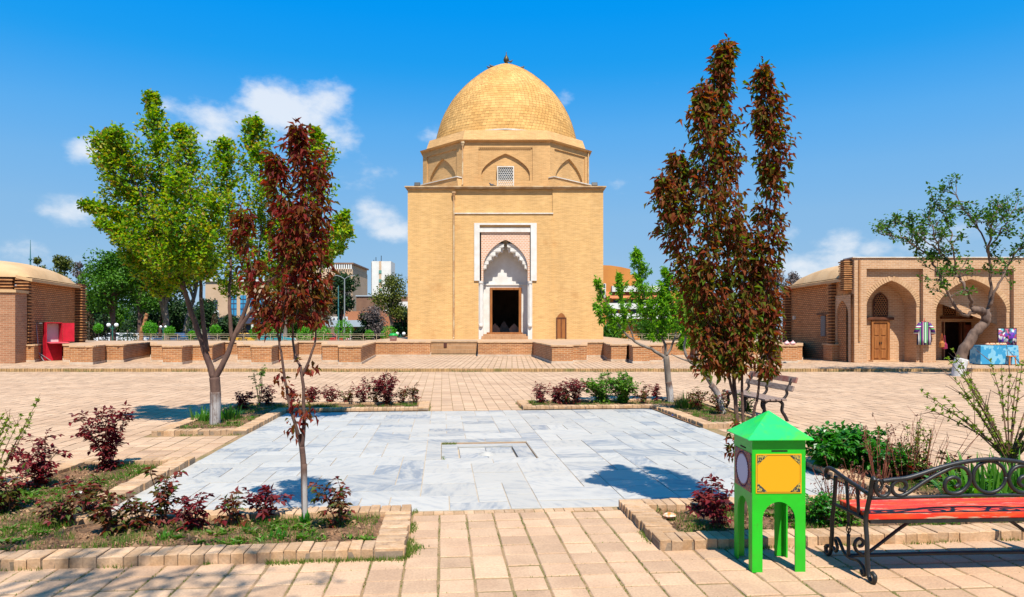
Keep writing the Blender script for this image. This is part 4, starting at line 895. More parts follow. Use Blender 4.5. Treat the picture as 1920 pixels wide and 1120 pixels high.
# ------------------------------------------------------------------ green donation box
gb = empty('donation_box', (1.905, 5.345, 0), 'bright green donation box on arched legs with pyramid lid', 'donation box', rz=R(1.5))
M['green'] = mk('green_paint', (.012, .42, .012, 1), (.02, .36, .012, 1), 3, .42, bump=.16, bs=9, spec=.4, fine=.06, stain=((.06, .17, .02, 1), 11, .62, .74, .6))
M['greenlid'] = mk('green_lid', (.012, .50, .10, 1), (.05, .55, .03, 1), 3.5, .35, lo=.52, hi=.66, bump=.14, bs=9, spec=.4, fine=.05, stain=((.10, .30, .06, 1), 13, .63, .74, .6))
HB_, EZ = .1925, .957
for k in range(4):
    T = Matrix.Rotation(k * math.pi / 2, 4, 'Z'); m = MB(T); e = HB_ if k % 2 == 0 else HB_ - .0
    arch_wall(m, -e, e, 0, EZ, -.118, .118, .378, .505, -HB_, .012, 16, 0.02)
    m.quad((e, -HB_ + .012, 0), (-e, -HB_ + .012, 0), (-e, -HB_ + .012, EZ), (e, -HB_ + .012, EZ)) if False else None
    # back skin
    mm = MB(T); arch_wall(mm, -e + .012, e - .012, 0, EZ, -.118, .118, .378, .505, -HB_ + .012, 0.0001, 16, 0.02)
    m.v, m.f = m.v + mm.v, m.f + [tuple(len(m.v) + i for i in reversed(f)) for f in mm.f]
    m.build('side_panel', M['green'], gb)
MB().box(-.178, .178, -.178, .178, .53, .54).build('box_floor', M['green'], gb)
ov = .235; q = MB(); ap = (0, 0, 1.137)
cs = [(-ov, -ov, EZ), (ov, -ov, EZ), (ov, ov, EZ), (-ov, ov, EZ)]
for i in range(4): q.add([cs[i], cs[(i + 1) % 4], ap], [(0, 1, 2)])
q.add([(x, y, EZ - .006) for x, y, z in cs], [(3, 2, 1, 0)])
for i in range(4): a, c = cs[i], cs[(i + 1) % 4]; q.quad((a[0], a[1], EZ - .006), (c[0], c[1], EZ - .006), c, a)
q.build('lid', M['greenlid'], gb)
MB().box(-.054, .062, -HB_ - .0025, -HB_ + .001, .865, .875).build('coin_slot', M['dark'], gb); MB().box(-HB_ - .0025, -HB_ + .001, -.06, .05, .865, .875).build('coin_slot', M['dark'], gb)
# front poster: yellow with ornament corners
yel = mk('poster_yellow', (.62, .30, .006, 1), rough=.5); pl = MB().box(-.168, .162, -HB_ - .004, -HB_ - .0005, .566, .848).build('poster', yel, gb)
orn = patch('ornament_gold', [(.30, .22, .05, 1), (.03, .035, .03, 1), (.42, .30, .05, 1), (.05, .06, .05, 1)], 110)
ll = MB(); x0, x1, z0, z1, yq = -.158, .152, .576, .838, -HB_ - .0055
for a, c in (((x0, z0), (x1, z0)), ((x0, z1), (x1, z1)), ((x0, z0), (x0, z1)), ((x1, z0), (x1, z1))): ll.box(min(a[0], c[0]) - .0012, max(a[0], c[0]) + .0012, yq, yq + .001, min(a[1], c[1]) - .0012, max(a[1], c[1]) + .0012)
ll.build('border_line', mk('border_brown', (.22, .10, .01, 1)), pl)
for sx, X in ((1, x0), (-1, x1)):
    for sz, Z in ((1, z0), (-1, z1)): MB().extr([(X, yq - .0006, Z), (X + sx * .075, yq - .0006, Z), (X, yq - .0006, Z + sz * .07)], (0, .0012, 0)).build('corner_ornament', orn, pl)
xs = -HB_ - .004
p2_ = MB().box(xs, -HB_ - .0005, -.172, .172, .566, .848).build('poster', patch('ornament_red', [(.28, .05, .03, 1), (.08, .03, .06, 1), (.36, .14, .03, 1), (.20, .03, .05, 1), (.10, .10, .12, 1)], 120), gb)
ov_ = MB(); n = 64; ring = [(xs - .0015, .115 * math.cos(2 * math.pi * k / n) * (1 + .04 * math.cos(k * math.pi)), .707 + .108 * math.sin(2 * math.pi * k / n) * (1 + .04 * math.cos(k * math.pi))) for k in range(n)]
ov_.extr(ring, (.002, 0, 0)); ov_.build('oval_panel', mk('oval_lilac', (.42, .42, .55, 1), rough=.5), p2_)
ov2 = MB()
for i, r_ in enumerate((.131,)): ov2.tube([(xs - .001, r_ * math.cos(2 * math.pi * k / n) * (1 + .035 * math.cos(k * math.pi)), .707 + r_ * .96 * math.sin(2 * math.pi * k / n) * (1 + .035 * math.cos(k * math.pi))) for k in range(n + 1)], .0025, 4)
ov2.build('oval_border', mk('oval_dark', (.05, .02, .07, 1)), p2_, uv=False)

# ------------------------------------------------------------------ wrought iron bench (seen from behind)
M['wrought'] = mk('wrought_iron', (.010, .010, .0105, 1), (.018, .017, .016, 1), 12, .45, bump=.15, bs=60, spec=.4)
def worn_red():
    t = NT('worn_red_paint'); v = t.obj()
    a = t.noise(v, 3.0, 8, .7, (1.2, 9, 9)); f = t.mr(a, .56, .63)
    gr = t.noise(v, 3, 6, .6, (1, 30, 30)); woodc = t.mix(t.mr(gr, .35, .65), (.50, .32, .20, 1), (.34, .20, .13, 1))
    redc = t.mix(t.mr(t.noise(v, 5, 5, .6, (1, 5, 5)), .4, .7), (.58, .028, .012, 1), (.58, .075, .014, 1))
    c = t.mix(f, redc, woodc); t.val(t.b.inputs['Base Color'], c); t.b.inputs['Roughness'].default_value = .55; t.bump(t.math('ADD', f, t.math('MULTIPLY', gr, .4)), .25, .004); return t.m
M['wornred'] = worn_red()
ib = empty('iron_bench', (3.29, 5.0, 0), 'black wrought iron scroll bench with worn red plank seat', 'bench', rz=R(3.2))
HL = .83
def bar(m, pts, r=.011, n=8, flat=(0, 1, 0)): m.tube(spline(pts, 6), r * 1.18, n, flat)
for k, (y0, y1, zs) in enumerate(((.03, .165, .418), (.172, .30, .420), (.308, .43, .421))):
    o = MB().box(-HL + .01, HL - .01, y0, y1, zs, zs + .045).build('seat_plank', M['wornred'], ib, bevel=.006); o.data.transform(Matrix.Translation((0, 0, 0)))
MB().box(-HL + .02, HL - .02, .025, .05, .395, .417).box(-HL + .02, HL - .02, .39, .41, .395, .417).build('seat_rail', M['wrought'], ib)
def zf(x, y): return (x - 1380) / 1080, .593 + (430 - y) / 1080
def bk(pts, s=1): return [(s * zf(x, y)[0], -.02 - .06 * (zf(x, y)[1] - .45), zf(x, y)[1]) for x, y in pts]
bb = MB(); bar(bb, bk([(480, 440), (900, 434), (1380, 428)]) + [(HL, -.03, .585)], .010)
top = [(560, 312), (640, 302), (740, 292), (850, 262), (1000, 215), (1180, 176), (1380, 158)]
bar(bb, bk(top) + bk(top[:-1], -1)[::-1], .013)
bb.build('back_rail', M['wrought'], ib, smooth=True, uv=False)
S1 = [(690, 375), (722, 384), (742, 350), (720, 315), (680, 308), (645, 330), (632, 370), (655, 410), (700, 424), (745, 408), (800, 374), (900, 308), (1010, 250), (1080, 220), (1130, 208), (1185, 222), (1222, 262), (1230, 310), (1208, 360), (1160, 402), (1100, 412), (1052, 392), (1036, 350), (1052, 308), (1100, 290), (1140, 305), (1148, 340), (1120, 364)]
S2 = [(520, 300), (508, 340), (512, 385), (540, 420), (580, 424), (612, 400), (614, 368), (590, 350)]
S3 = [(505, 330), (525, 303), (552, 320), (556, 355), (535, 380), (518, 360), (530, 340)]
for s in (1, -1):
    for S, r in ((S1, .0115), (S2, .010), (S3, .009)):
        m = MB(); bar(m, bk(S, s), r); m.build('back_scroll', M['wrought'], ib, smooth=True, uv=False)
m = MB(); m.tube([(.117 * math.cos(2 * math.pi * k / 40), -.035, .722 + .108 * math.sin(2 * math.pi * k / 40)) for k in range(41)], .012, 8); m.build('back_ring', M['wrought'], ib, smooth=True, uv=False)
for s in (-1, 1):
    x = s * HL; ef = empty('end_frame', (0, 0, 0)); ef.parent = ib
    m = MB(); bar(m, [(x, .03, .06), (x, .0, .04), (x, -.035, .015), (x, -.06, .04), (x, -.045, .075), (x, -.02, .07)][::-1][:0] + [(x, -.03, .075), (x, -.062, .06), (x, -.055, .02), (x, -.02, .012), (x, .015, .05), (x, .03, .15), (x, .035, .28), (x, .05, .4), (x, .03, .5), (x, -.005, .6), (x, -.03, .70), (x, -.045, .725), (x, -.06, .71)], .0135); m.build('back_leg', M['wrought'], ef, smooth=True, uv=False)
    m = MB(); bar(m, [(x, .58, .075), (x, .612, .06), (x, .605, .02), (x, .57, .012), (x, .535, .06), (x, .52, .18), (x, .515, .3), (x, .49, .42), (x, .475, .52), (x, .465, .635)], .013); m.build('front_leg', M['wrought'], ef, smooth=True, uv=False)
    m = MB(); bar(m, [(x, -.005, .60), (x, .15, .622), (x, .35, .65), (x, .5, .675), (x, .585, .672), (x, .615, .63), (x, .595, .595), (x, .57, .60), (x, .572, .625)], .0125); m.build('armrest', M['wrought'], ef, smooth=True, uv=False)
    for ya, yb in ((.14, .16), (.28, .31)):
        m = MB(); bar(m, [(x, ya, .42), (x, (ya + yb) / 2, .53), (x, yb, .63)], .010); m.build('arm_strut', M['wrought'], ef, smooth=True, uv=False)
    m = MB(); bar(m, [(x, .04, .42), (x, .48, .42)], .011); bar(m, [(x, .5, .09), (x, .46, .07), (x, .44, .11), (x, .47, .16), (x, .42, .17), (x, .34, .1), (x, .26, .085), (x, .15, .1), (x, .08, .075), (x, .06, .035), (x, .09, .02), (x, .11, .05)], .0105); m.build('leg_stretcher', M['wrought'], ef, smooth=True, uv=False)
    m = MB(); bar(m, [(x, .28, .09), (x, .28, .25)], .011)
    for q in range(4): m.tube([(x + .014 * math.sin(math.pi * t / 8) * math.cos(q * math.pi / 2 + t * .35), .28 + .02 * math.sin(math.pi * t / 8) * math.sin(q * math.pi / 2 + t * .35), .25 + .011 * t) for t in range(9)], .004, 5)
    bar(m, [(x, .28, .338), (x, .28, .42)], .010); m.build('basket_spindle', M['wrought'], ef, smooth=True, uv=False)
    m = MB(); bar(m, [(s * (HL - .16), .27, .17), (s * (HL - .12), .27, .19), (s * (HL - .10), .27, .155), (s * (HL - .135), .27, .125), (s * (HL - .19), .27, .14), (s * (HL - .2), .27, .18), (s * (HL - .16), .27, .215), (s * (HL - .10), .27, .2), (s * (HL - .075), .27, .15), (s * (HL - .12), .27, .108), (s * (HL - .2), .27, .108), (s * .3, .27, .38), (s * .24, .27, .40)][4:] if False else [(s * (HL - .07), .27, .165), (s * (HL - .095), .27, .17), (s * (HL - .105), .27, .2), (s * (HL - .075), .27, .22), (s * (HL - .045), .27, .195), (s * (HL - .045), .27, .15), (s * (HL - .08), .27, .115), (s * (HL - .14), .27, .118), (s * .45, .27, .29), (s * .29, .27, .39)], .0105); m.build('diagonal_brace', M['wrought'], ib, smooth=True, uv=False)
m = MB(); bar(m, [(-HL, .28, .095), (0, .28, .10), (HL, .28, .095)], .012); m.build('long_stretcher', M['wrought'], ib, smooth=True, uv=False)

# ------------------------------------------------------------------ slatted park bench beyond the right bed
M['slat'] = mk('weathered_slat', (.29, .21, .165, 1), (.19, .12, .095, 1), 5, .8, bump=.4, bs=30, sc=(1, 6, 6)); M['slatred'] = mk('slat_red_worn', (.27, .085, .06, 1), (.29, .20, .155, 1), 4, .8, bump=.3, bs=30)
M['cast'] = mk('cast_iron', (.03, .022, .02, 1), rough=.6)
w0 = UV(6.35, 12.75); pb = empty('park_bench', (w0.x, w0.y, 0), 'weathered slatted park bench with cast iron legs on the plaza', 'bench', rz=R(5.5) + math.pi / 2)
# local x along the bench (away), y towards the court (+y = -u)
BL = 2.05
for k, y in enumerate((.02, .13, .24, .35)): MB().box(0, BL, y, y + .09, .40, .435).build('seat_slat', M['slat'], pb, bevel=.006)
for zc, y, mt in ((.62, -.10, M['slat']), (.78, -.17, M['slatred'])): MB().cbox((BL / 2, y, zc), (BL, .035, .11), Matrix.Rotation(R(20), 3, 'X')).build('back_slat', mt, pb, bevel=.006)
for x in (.18, BL / 2, BL - .18):
    for pts in ([(x, .10, .39), (x, .02, .33), (x, .03, .2), (x, -.03, .1), (x, -.08, 0)], [(x, .3, .39), (x, .38, .33), (x, .37, .2), (x, .42, .1), (x, .46, 0)]):
        m = MB(); bar(m, pts, .026, 6); m.build('leg', M['cast'], pb, smooth=True, uv=False)
    m = MB(); bar(m, [(x, .42, .385), (x, .1, .385), (x, -.02, .44), (x, -.07, .52), (x, -.06, .58), (x, -.11, .66), (x, -.165, .8)], .022, 6); m.build('back_support', M['cast'], pb, smooth=True, uv=False)
# ------------------------------------------------------------------ plants
class Leaves(MB):
    def leaf(s, p, d, n, L, Wd, fold=.25, droop=.15):
        d = d.normalized(); sd = d.cross(n)
        if sd.length < 1e-4: sd = d.orthogonal()
        sd.normalize(); n = sd.cross(d); b = len(s.v)
        m = p + d * (L * .45); u = n * (Wd * fold)
        s.v += [tuple(p), tuple(m + sd * (Wd / 2) + u), tuple(p + d * L - n * (L * droop)), tuple(m - sd * (Wd / 2) + u)]
        s.f += [(b, b + 1, b + 2), (b, b + 2, b + 3)]
def rv(rr): 
    while True:
        v = Vector((rr.uniform(-1, 1), rr.uniform(-1, 1), rr.uniform(-1, 1)))
        if .05 < v.length < 1: return v.normalized()
UPV = Vector((0, 0, 1))
def crown_part(lv, root, mat, name='crown'):
    o = link(name, lv.mesh(name, mat, uv=False), root); o['kind'] = 'stuff'; return o
def px_axis(pts, Y):
    """[(px,py,dY)] -> points"""
    return [P(p[0], p[1], Y + (p[2] if len(p) > 2 else 0)) for p in pts]
def plume(rr, lv, tw, axis, rad, ntw, nl, L, Wd, up=.6, droop=.2, hang=0., spread=.35, twr=.004):
    """upright spray: twigs leaving an axis, leaves strung along them"""
    ax = spline(axis, 8); m = len(ax) - 1
    rs = [rad[min(int(i / m * (len(rad) - 1)), len(rad) - 2)] * (1 - (i / m * (len(rad) - 1)) % 1 if i < m else 0) + rad[min(int(i / m * (len(rad) - 1)) + 1, len(rad) - 1)] * ((i / m * (len(rad) - 1)) % 1 if i < m else 1) for i in range(m + 1)]
    ns = max(2, ntw // 3); ph_ = rr.uniform(0, 9); rs = [r_ * (1 - .6 * (i_ / m) ** 3) * (.84 + .36 * (.5 + .5 * math.sin(i_ * .9 + ph_))) for i_, r_ in enumerate(rs)]
    lead = ax[-1] + (ax[-1] - ax[-2]).normalized() * max(.06, 1.6 * L)
    for k in range(nl): lv.leaf(ax[-1].lerp(lead, rr.random()) + rv(rr) * L * .2, (rv(rr) + UPV * .4), (UPV + rv(rr) * .7), L * rr.uniform(.5, .9), Wd * .7, .22, droop)
    for q_ in range(ns):          # side shoots curving up, each hung with leaves, give a ragged outline
        i = min(m, int(((q_ + rr.random()) / ns) ** 1.12 * (m + 1))); p = ax[i]; r = max(.02, rs[i]) * (rr.uniform(.35, 1.05) if rr.random() < .8 else rr.uniform(1.05, 1.4))
        a = rr.uniform(0, 2 * math.pi); t = (ax[min(i + 1, m)] - ax[max(i - 1, 0)]); t = t.normalized() if t.length else UPV
        side = Vector((math.cos(a), math.sin(a), 0)); d = (side + t * up * rr.uniform(.4, 1.4) + UPV * .15).normalized()
        e = p + d * r + UPV * r * rr.uniform(.1, .45); mid = p + d * (r * .6)
        if tw is not None: tw.tube([p, mid, e], [twr * 1.8, twr, twr * .5], 3)
        for k in range(nl * 3):
            f = rr.uniform(.12, 1.06); q = (p.lerp(mid, f * 2) if f < .5 else mid.lerp(e, f * 2 - 1)) + rv(rr) * (spread * L * rr.uniform(.4, 1.6))
            if hang >= .45:      # drooping leaves: out from the stem, then down
                o_ = Vector((q.x - p.x, q.y - p.y, 0)); o_ = o_.normalized() if o_.length > .004 else side
                ld = (o_ * rr.uniform(.3, 1.) + rv(rr) * .4 - UPV * rr.uniform(-.25, .95)).normalized(); n = (UPV * .6 + o_ * .5 + rv(rr) * .4).normalized()
            else: ld = (d * .5 + rv(rr) * .75 + UPV * (.25 - hang)).normalized(); n = (UPV + rv(rr) * .7).normalized()
            s = rr.uniform(.6, 1.15); lv.leaf(q, ld, n, L * s, Wd * s, .22, droop)
def limb(tb, pts, r0, r1, n=7, wob=0, rr=None, per=5):
    sp = spline(pts, per); k = len(sp) - 1
    if wob and rr: sp = [p + rv(rr) * wob * (0 if i in (0, k) else 1) for i, p in enumerate(sp)]
    tb.tube(sp, [r0 + (r1 - r0) * (i / k) ** .8 for i in range(k + 1)], n)
M['bark'] = mk('bark_redbrown', (.13, .075, .055, 1), (.075, .04, .032, 1), 9, .85, bump=.6, bs=40, sc=(1, 1, .3))
M['barkgrey'] = mk('bark_grey', (.20, .165, .135, 1), (.12, .09, .07, 1), 8, .9, bump=.6, bs=30, sc=(1, 1, .3))
M['limewash'] = mk('trunk_limewash', (.42, .39, .37, 1), (.25, .21, .19, 1), 8, .9, bump=.5, bs=30, sc=(1, 1, .5))
G1 = [(.03, .10, .005, 1), (.07, .19, .007, 1), (.14, .29, .008, 1), (.21, .35, .008, 1), (.28, .38, .01, 1), (.33, .34, .014, 1), (.30, .16, .02, 1)]
RD = [(.10, .012, .012, 1), (.19, .022, .02, 1), (.23, .05, .024, 1), (.15, .05, .014, 1), (.09, .085, .012, 1), (.27, .04, .028, 1)]
RD3 = [(.11, .024, .014, 1), (.22, .05, .024, 1), (.25, .08, .028, 1), (.09, .10, .012, 1), (.09, .16, .014, 1), (.21, .05, .022, 1)]
M['leafgreen'] = leafm('leaf_spring_green', G1, .45); M['leafred'] = leafm('leaf_purple', RD, .45, .55, .15); M['leafred3'] = leafm('leaf_purple_green', RD3, .45, .55, .15)
M['leafgreen4'] = leafm('leaf_fresh_green', [(.05, .15, .008, 1), (.10, .26, .012, 1), (.17, .36, .016, 1), (.24, .42, .02, 1)], .45)
M['leafmul'] = leafm('leaf_mulberry', [(.025, .08, .008, 1), (.05, .13, .012, 1), (.09, .18, .018, 1)], .35)

def washm(name, z0, z1, wash=(.36, .33, .31, 1), bark=(.11, .065, .048, 1)):
    t = NT(name); v = t.obj(); sx = t.nd('ShaderNodeSeparateXYZ'); t.l.new(v, sx.inputs[0]); nz = t.noise(v, 14, 6, .7, (1, 1, .35))
    f = t.mr(t.math('ADD', sx.outputs[2], t.math('MULTIPLY', t.math('SUBTRACT', nz, .5), (z1 - z0) * 1.6)), z0, z1); worn = t.mr(nz, .5, .68, 0, .75)
    t.val(t.b.inputs['Base Color'], t.mix(t.math('MAXIMUM', f, worn), wash, bark)); t.b.inputs['Roughness'].default_value = .9; t.bump(t.noise(v, 40, 5, .65, (1, 1, .3)), .5, .01); return t.m
def tree(name, label, base, group=None): return empty(name, base, label, 'tree', group)
def rel(tb, base):   # keep vertices relative to the tree base
    b = Vector(base); tb.v = [(x - b.x, y - b.y, z - b.z) for x, y, z in tb.v]; return tb

# green multi-stemmed tree, far left bed
rr = random.Random(101); Y = 12.8; base = P(403, 795, Y); base.z = .03
t1 = tree('multi_stem_tree', 'tall spring green tree with several stems in the far left bed', base)
tr, lv, tw = MB(), Leaves(), MB(); wash = MB()
S = lambda *p: px_axis(p, Y)
limb(tr, [Vector((base.x, base.y, .0))] + S((404, 740), (402, 708)), .088, .092, 9)
limb(wash, [Vector((base.x, base.y, -.02))] + S((404, 760), (404, 735)), .0905, .0935, 10)
for pts, r0, r1 in ((S((402, 712), (378, 640), (350, 560), (333, 480), (312, 400), (296, 290), (284, 190)), .066, .008), (S((388, 660), (379, 590), (374, 500, .3), (362, 400, .4), (345, 280, .5)), .05, .008), (S((402, 712), (424, 668), (440, 630), (470, 550), (487, 470), (490, 380), (484, 250)), .062, .008),
                    (S((434, 640), (430, 560), (433, 480, .5), (428, 380, .6), (421, 280, .6)), .04, .007), (S((440, 630), (480, 570), (520, 500), (575, 420), (594, 330), (591, 260)), .042, .007), (S((345, 545), (300, 470, -.3), (250, 425, -.4), (175, 392, -.5)), .03, .006), (S((330, 470), (270, 380, -.4), (220, 262, -.6)), .03, .006), (S((500, 530), (570, 480, -.2), (640, 415, -.2)), .025, .005)):
    limb(tr, pts, r0, r1, 7, .008, rr)
k = Y / F
for pts, rad, nt in ((((335, 530), (305, 420), (296, 290), (283, 182)), (50, 74, 44, 8), 330), (((345, 540), (270, 440, -.3), (165, 388, -.5)), (42, 44, 15), 190), (((330, 460), (245, 340, -.4), (214, 255, -.6)), (60, 55, 18), 230), (((375, 520, .5), (365, 400, .6), (350, 300, .6), (338, 245, .6)), (55, 62, 40, 14), 260),
                     (((432, 560, .6), (430, 430, .6), (424, 340, .6), (420, 270, .6)), (36, 52, 42, 12), 220), (((482, 520), (490, 400), (486, 300), (480, 232)), (42, 58, 44, 14), 270), (((545, 510), (580, 410), (596, 320), (590, 250)), (42, 50, 35, 12), 220), (((560, 510, -.2), (620, 460, -.2), (645, 408, -.2)), (36, 34, 14), 110), (((385, 525, -.5), (390, 460, -.6), (400, 380, -.6)), (38, 50, 34), 130), (((318, 520, -.7), (330, 440, -.8), (335, 330, -.8)), (40, 52, 30), 150), (((305, 560, .2), (262, 500, .1), (222, 440)), (34, 40, 16), 120), (((520, 540, .2), (525, 470, .3), (530, 400, .3)), (26, 44, 34), 120), (((255, 380, -.2), (205, 300, -.3), (196, 262, -.3)), (40, 34, 10), 100), (((300, 500, -.6), (235, 450, -.7), (190, 420, -.7)), (36, 34, 12), 100), (((240, 430, .4), (212, 340, .4), (200, 280, .4)), (38, 36, 10), 110), (((600, 500, .3), (632, 470, .3), (650, 430, .3)), (26, 26, 8), 70)):
    plume(rr, lv, tw, px_axis(pts, Y), [r * k * 1.2 for r in rad], int(nt * 1.3), 13, .076, .056, .6, .15, .1, .9)
rel(tr, base).build('trunk', M['bark'], t1, smooth=True, uv=False); rel(wash, base).build('limewash_band', washm('wash_t1', 0.3, 0.62), t1, smooth=True, uv=False); rel(tw, base).build('twigs', M['bark'], t1, uv=False)['kind'] = 'stuff'
crown_part(rel(lv, base), t1, M['leafgreen'])

# slim purple tree, near left bed
rr = random.Random(202); Y = 6.3; base = P(572, 985, Y); base.z = .03
t2 = tree('purple_leaf_tree', 'slim young tree with dark red leaves in the near left bed', base); tr, lv, tw, wash = MB(), Leaves(), MB(), MB()
limb(tr, [Vector((base.x, base.y, 0))] + S((570, 930), (569, 870), (566, 838)), .026, .024, 8)
limb(wash, [Vector((base.x, base.y, -.02))] + S((571, 940), (570, 870)), .0275, .0262, 9)
for pts, r0, r1 in ((S((566, 842), (552, 790), (541, 750), (531, 690), (523, 640), (515, 600), (480, 540), (457, 420)), .018, .004), (S((567, 842), (570, 770), (566, 700), (552, 660, .1), (547, 590, .1), (540, 460, .1), (520, 310, .1)), .019, .004), (S((567, 705), (585, 660), (592, 620), (583, 480), (574, 350), (560, 248)), .013, .003), (S((592, 620), (600, 540, .1), (604, 430, .1), (600, 310, .1)), .009, .003), (S((525, 640), (535, 560, -.1), (545, 480, -.1), (540, 380, -.1)), .009, .003)):
    limb(tr, pts, r0, r1, 6, .004, rr)
k = Y / F; YS = Y
def S2f(pts): return px_axis(pts, YS)
for pts, rad, nt, nl in ((((505, 625), (485, 545), (460, 455), (456, 408)), (24, 36, 30, 9), 95, 6), (((530, 610), (540, 500), (528, 390), (516, 300)), (34, 48, 34, 10), 170, 6), (((592, 610), (583, 490), (576, 370), (566, 290), (558, 244)), (24, 50, 50, 30, 8), 210, 6), (((600, 570, .1), (605, 450, .1), (602, 315, .1)), (20, 26, 12), 70, 6), (((555, 600, -.1), (560, 480, -.1), (555, 400, -.1)), (30, 40, 26), 80, 6), (((548, 815), (560, 790), (566, 745)), (16, 26, 12), 16, 4), (((580, 700), (570, 690)), (14, 14), 6, 3), (((530, 730), (526, 700)), (14, 12), 5, 3), (((575, 800), (585, 770)), (12, 10), 5, 3)):
    plume(rr, lv, tw, S2f(pts), [r * k * 1.12 for r in rad], int(nt * 1.05), nl if nl > 4 else nl, .076, .033, 1.2, .35, .5, .6, .002)
rel(tr, base).build('trunk', M['bark'], t2, smooth=True, uv=False); rel(wash, base).build('limewash_band', washm('wash_t2', 0.28, 0.52), t2, smooth=True, uv=False); rel(tw, base).build('twigs', M['bark'], t2, uv=False)['kind'] = 'stuff'
crown_part(rel(lv, base), t2, M['leafred'])

# purple tree behind the green box
rr = random.Random(303); Y = 6.6; base = P(1392, 952, Y); base.z = .03; YS = Y; k = Y / F
t3 = tree('purple_leaf_tree', 'tall columnar tree with bronze red leaves behind the donation box', base); tr, lv, tw = MB(), Leaves(), MB()
B3 = Vector((base.x, base.y, 0))
for pts, r0, r1 in (([B3] + S((1388, 860), (1381, 790), (1376, 700), (1368, 560), (1358, 350), (1350, 200), (1358, 95)), .034, .004), ([B3 + Vector((.02, 0, 0))] + S((1398, 860, .05), (1394, 790, .05), (1391, 680, .05), (1393, 500, .05), (1380, 300, .05)), .028, .004), (S((1400, 830, .05), (1412, 780, .05), (1422, 730, .05), (1430, 640, .05), (1440, 480, .05), (1444, 320, .05), (1433, 140, .05)), .018, .003), (S((1380, 760), (1362, 690, -.05), (1335, 620, -.05), (1310, 560, -.05), (1292, 450, -.05), (1272, 310, -.05)), .017, .003), (S((1376, 690, -.05), (1345, 600, -.08), (1330, 480, -.1), (1322, 330, -.1), (1316, 190, -.1)), .014, .003), (S((1432, 620, .05), (1456, 520, .1), (1462, 400, .1), (1462, 250, .1)), .010, .003)):
    limb(tr, pts, r0, r1, 6, .004, rr)
for pts, rad, nt in ((((1315, 650), (1292, 530), (1276, 410), (1270, 302)), (36, 46, 42, 11), 190), (((1270, 420, -.1), (1252, 380, -.1), (1243, 340, -.1)), (24, 24, 8), 45), (((1385, 640), (1372, 500), (1356, 330), (1346, 200), (1360, 92)), (44, 52, 52, 34, 8), 340), (((1335, 600, -.1), (1326, 440, -.1), (1322, 280, -.1), (1315, 180, -.1)), (38, 42, 36, 10), 170), (((1440, 600), (1447, 460), (1446, 330)), (26, 28, 34), 110), (((1446, 330), (1450, 260), (1436, 210), (1432, 135)), (34, 36, 28, 10), 130), (((1410, 560, .1), (1400, 450, .1)), (34, 34), 75), (((1438, 705), (1440, 600)), (26, 26), 60), (((1352, 700), (1345, 620)), (26, 34), 60), (((1378, 700, -.1), (1395, 620, -.1)), (34, 40), 70), (((1380, 860, -.1), (1378, 800, -.1)), (12, 10), 10), (((1320, 700, -.1), (1318, 640, -.1)), (18, 22), 22)):
    plume(rr, lv, tw, px_axis(pts, Y), [r * k * 1.28 for r in rad], int(nt * 1.4), 8, .072, .033, 1.2, .35, .5, .7, .002)
rel(tr, base).build('trunk', M['bark'], t3, smooth=True, uv=False); rel(tw, base).build('twigs', M['bark'], t3, uv=False)['kind'] = 'stuff'; crown_part(rel(lv, base), t3, M['leafred3'])

# light green small trees, far right bed
rr = random.Random(404); Y = 16.6; base = P(1257, 750, Y); base.z = .03; k = Y / F
t4 = tree('small_peach_tree', 'small light green tree with whitewashed trunk in the far right bed', base); tr, lv, tw, wash = MB(), Leaves(), MB(), MB(); B4 = Vector((base.x, base.y, 0))
limb(tr, [B4] + S((1253, 715), (1249, 668)), .075, .07, 8); limb(wash, [Vector((base.x, base.y, -.02))] + S((1256, 735), (1253, 716)), .078, .0775, 9)
for pts, r0, r1 in ((S((1249, 672), (1222, 655), (1190, 640), (1163, 615), (1140, 575), (1122, 535)), .045, .008), (S((1249, 672), (1245, 640), (1222, 600), (1205, 540), (1193, 480)), .042, .008), (S((1249, 668), (1263, 640), (1268, 600), (1258, 560), (1245, 512)), .035, .007), (S((1262, 640), (1285, 615), (1292, 575), (1285, 530)), .03, .006), (S((1190, 640), (1172, 590), (1163, 540), (1160, 520)), .022, .005)): limb(tr, pts, r0, r1, 6, .012, rr)
for pts, rad, nt in ((((1163, 620), (1140, 580), (1120, 530)), (14, 20, 8), 60), (((1215, 600), (1203, 540), (1193, 475)), (30, 28, 9), 150), (((1180, 610), (1168, 560), (1160, 520)), (18, 16, 7), 60), (((1258, 620), (1262, 570), (1245, 510)), (34, 36, 10), 170), (((1285, 620), (1292, 580), (1290, 525)), (26, 28, 10), 120), (((1230, 640), (1235, 600), (1240, 560)), (22, 28, 22), 90), (((1275, 655), (1285, 640)), (16, 20), 40), (((1130, 605), (1118, 575)), (12, 8), 25)):
    plume(rr, lv, tw, px_axis(pts, Y), [r * k for r in rad], int(nt * 1.3), 12, .10, .042, .5, .2, .35)
rel(tr, base).build('trunk', M['barkgrey'], t4, smooth=True, uv=False); rel(wash, base).build('limewash_band', washm('wash_t4', 0.25, 0.45), t4, smooth=True, uv=False); rel(tw, base).build('twigs', M['bark'], t4, uv=False)['kind'] = 'stuff'; crown_part(rel(lv, base), t4, M['leafgreen4'])
rr = random.Random(405); Y = 14.4; base = P(1357, 768, Y); base.z = .03; k = Y / F
t8 = tree('small_peach_tree', 'leaning thin trunk of a light green tree beside the bronze red tree', base); tr, lv, tw, wash = MB(), Leaves(), MB(), MB(); B4 = Vector((base.x, base.y, 0))
limb(tr, [B4] + S((1342, 735), (1318, 698), (1293, 676), (1283, 655), (1290, 610), (1300, 560)), .06, .012, 8, .01, rr); limb(tr, S((1293, 678), (1275, 672), (1258, 664)), .022, .008, 6); limb(tr, S((1318, 698), (1305, 660), (1312, 600)), .02, .006, 6)
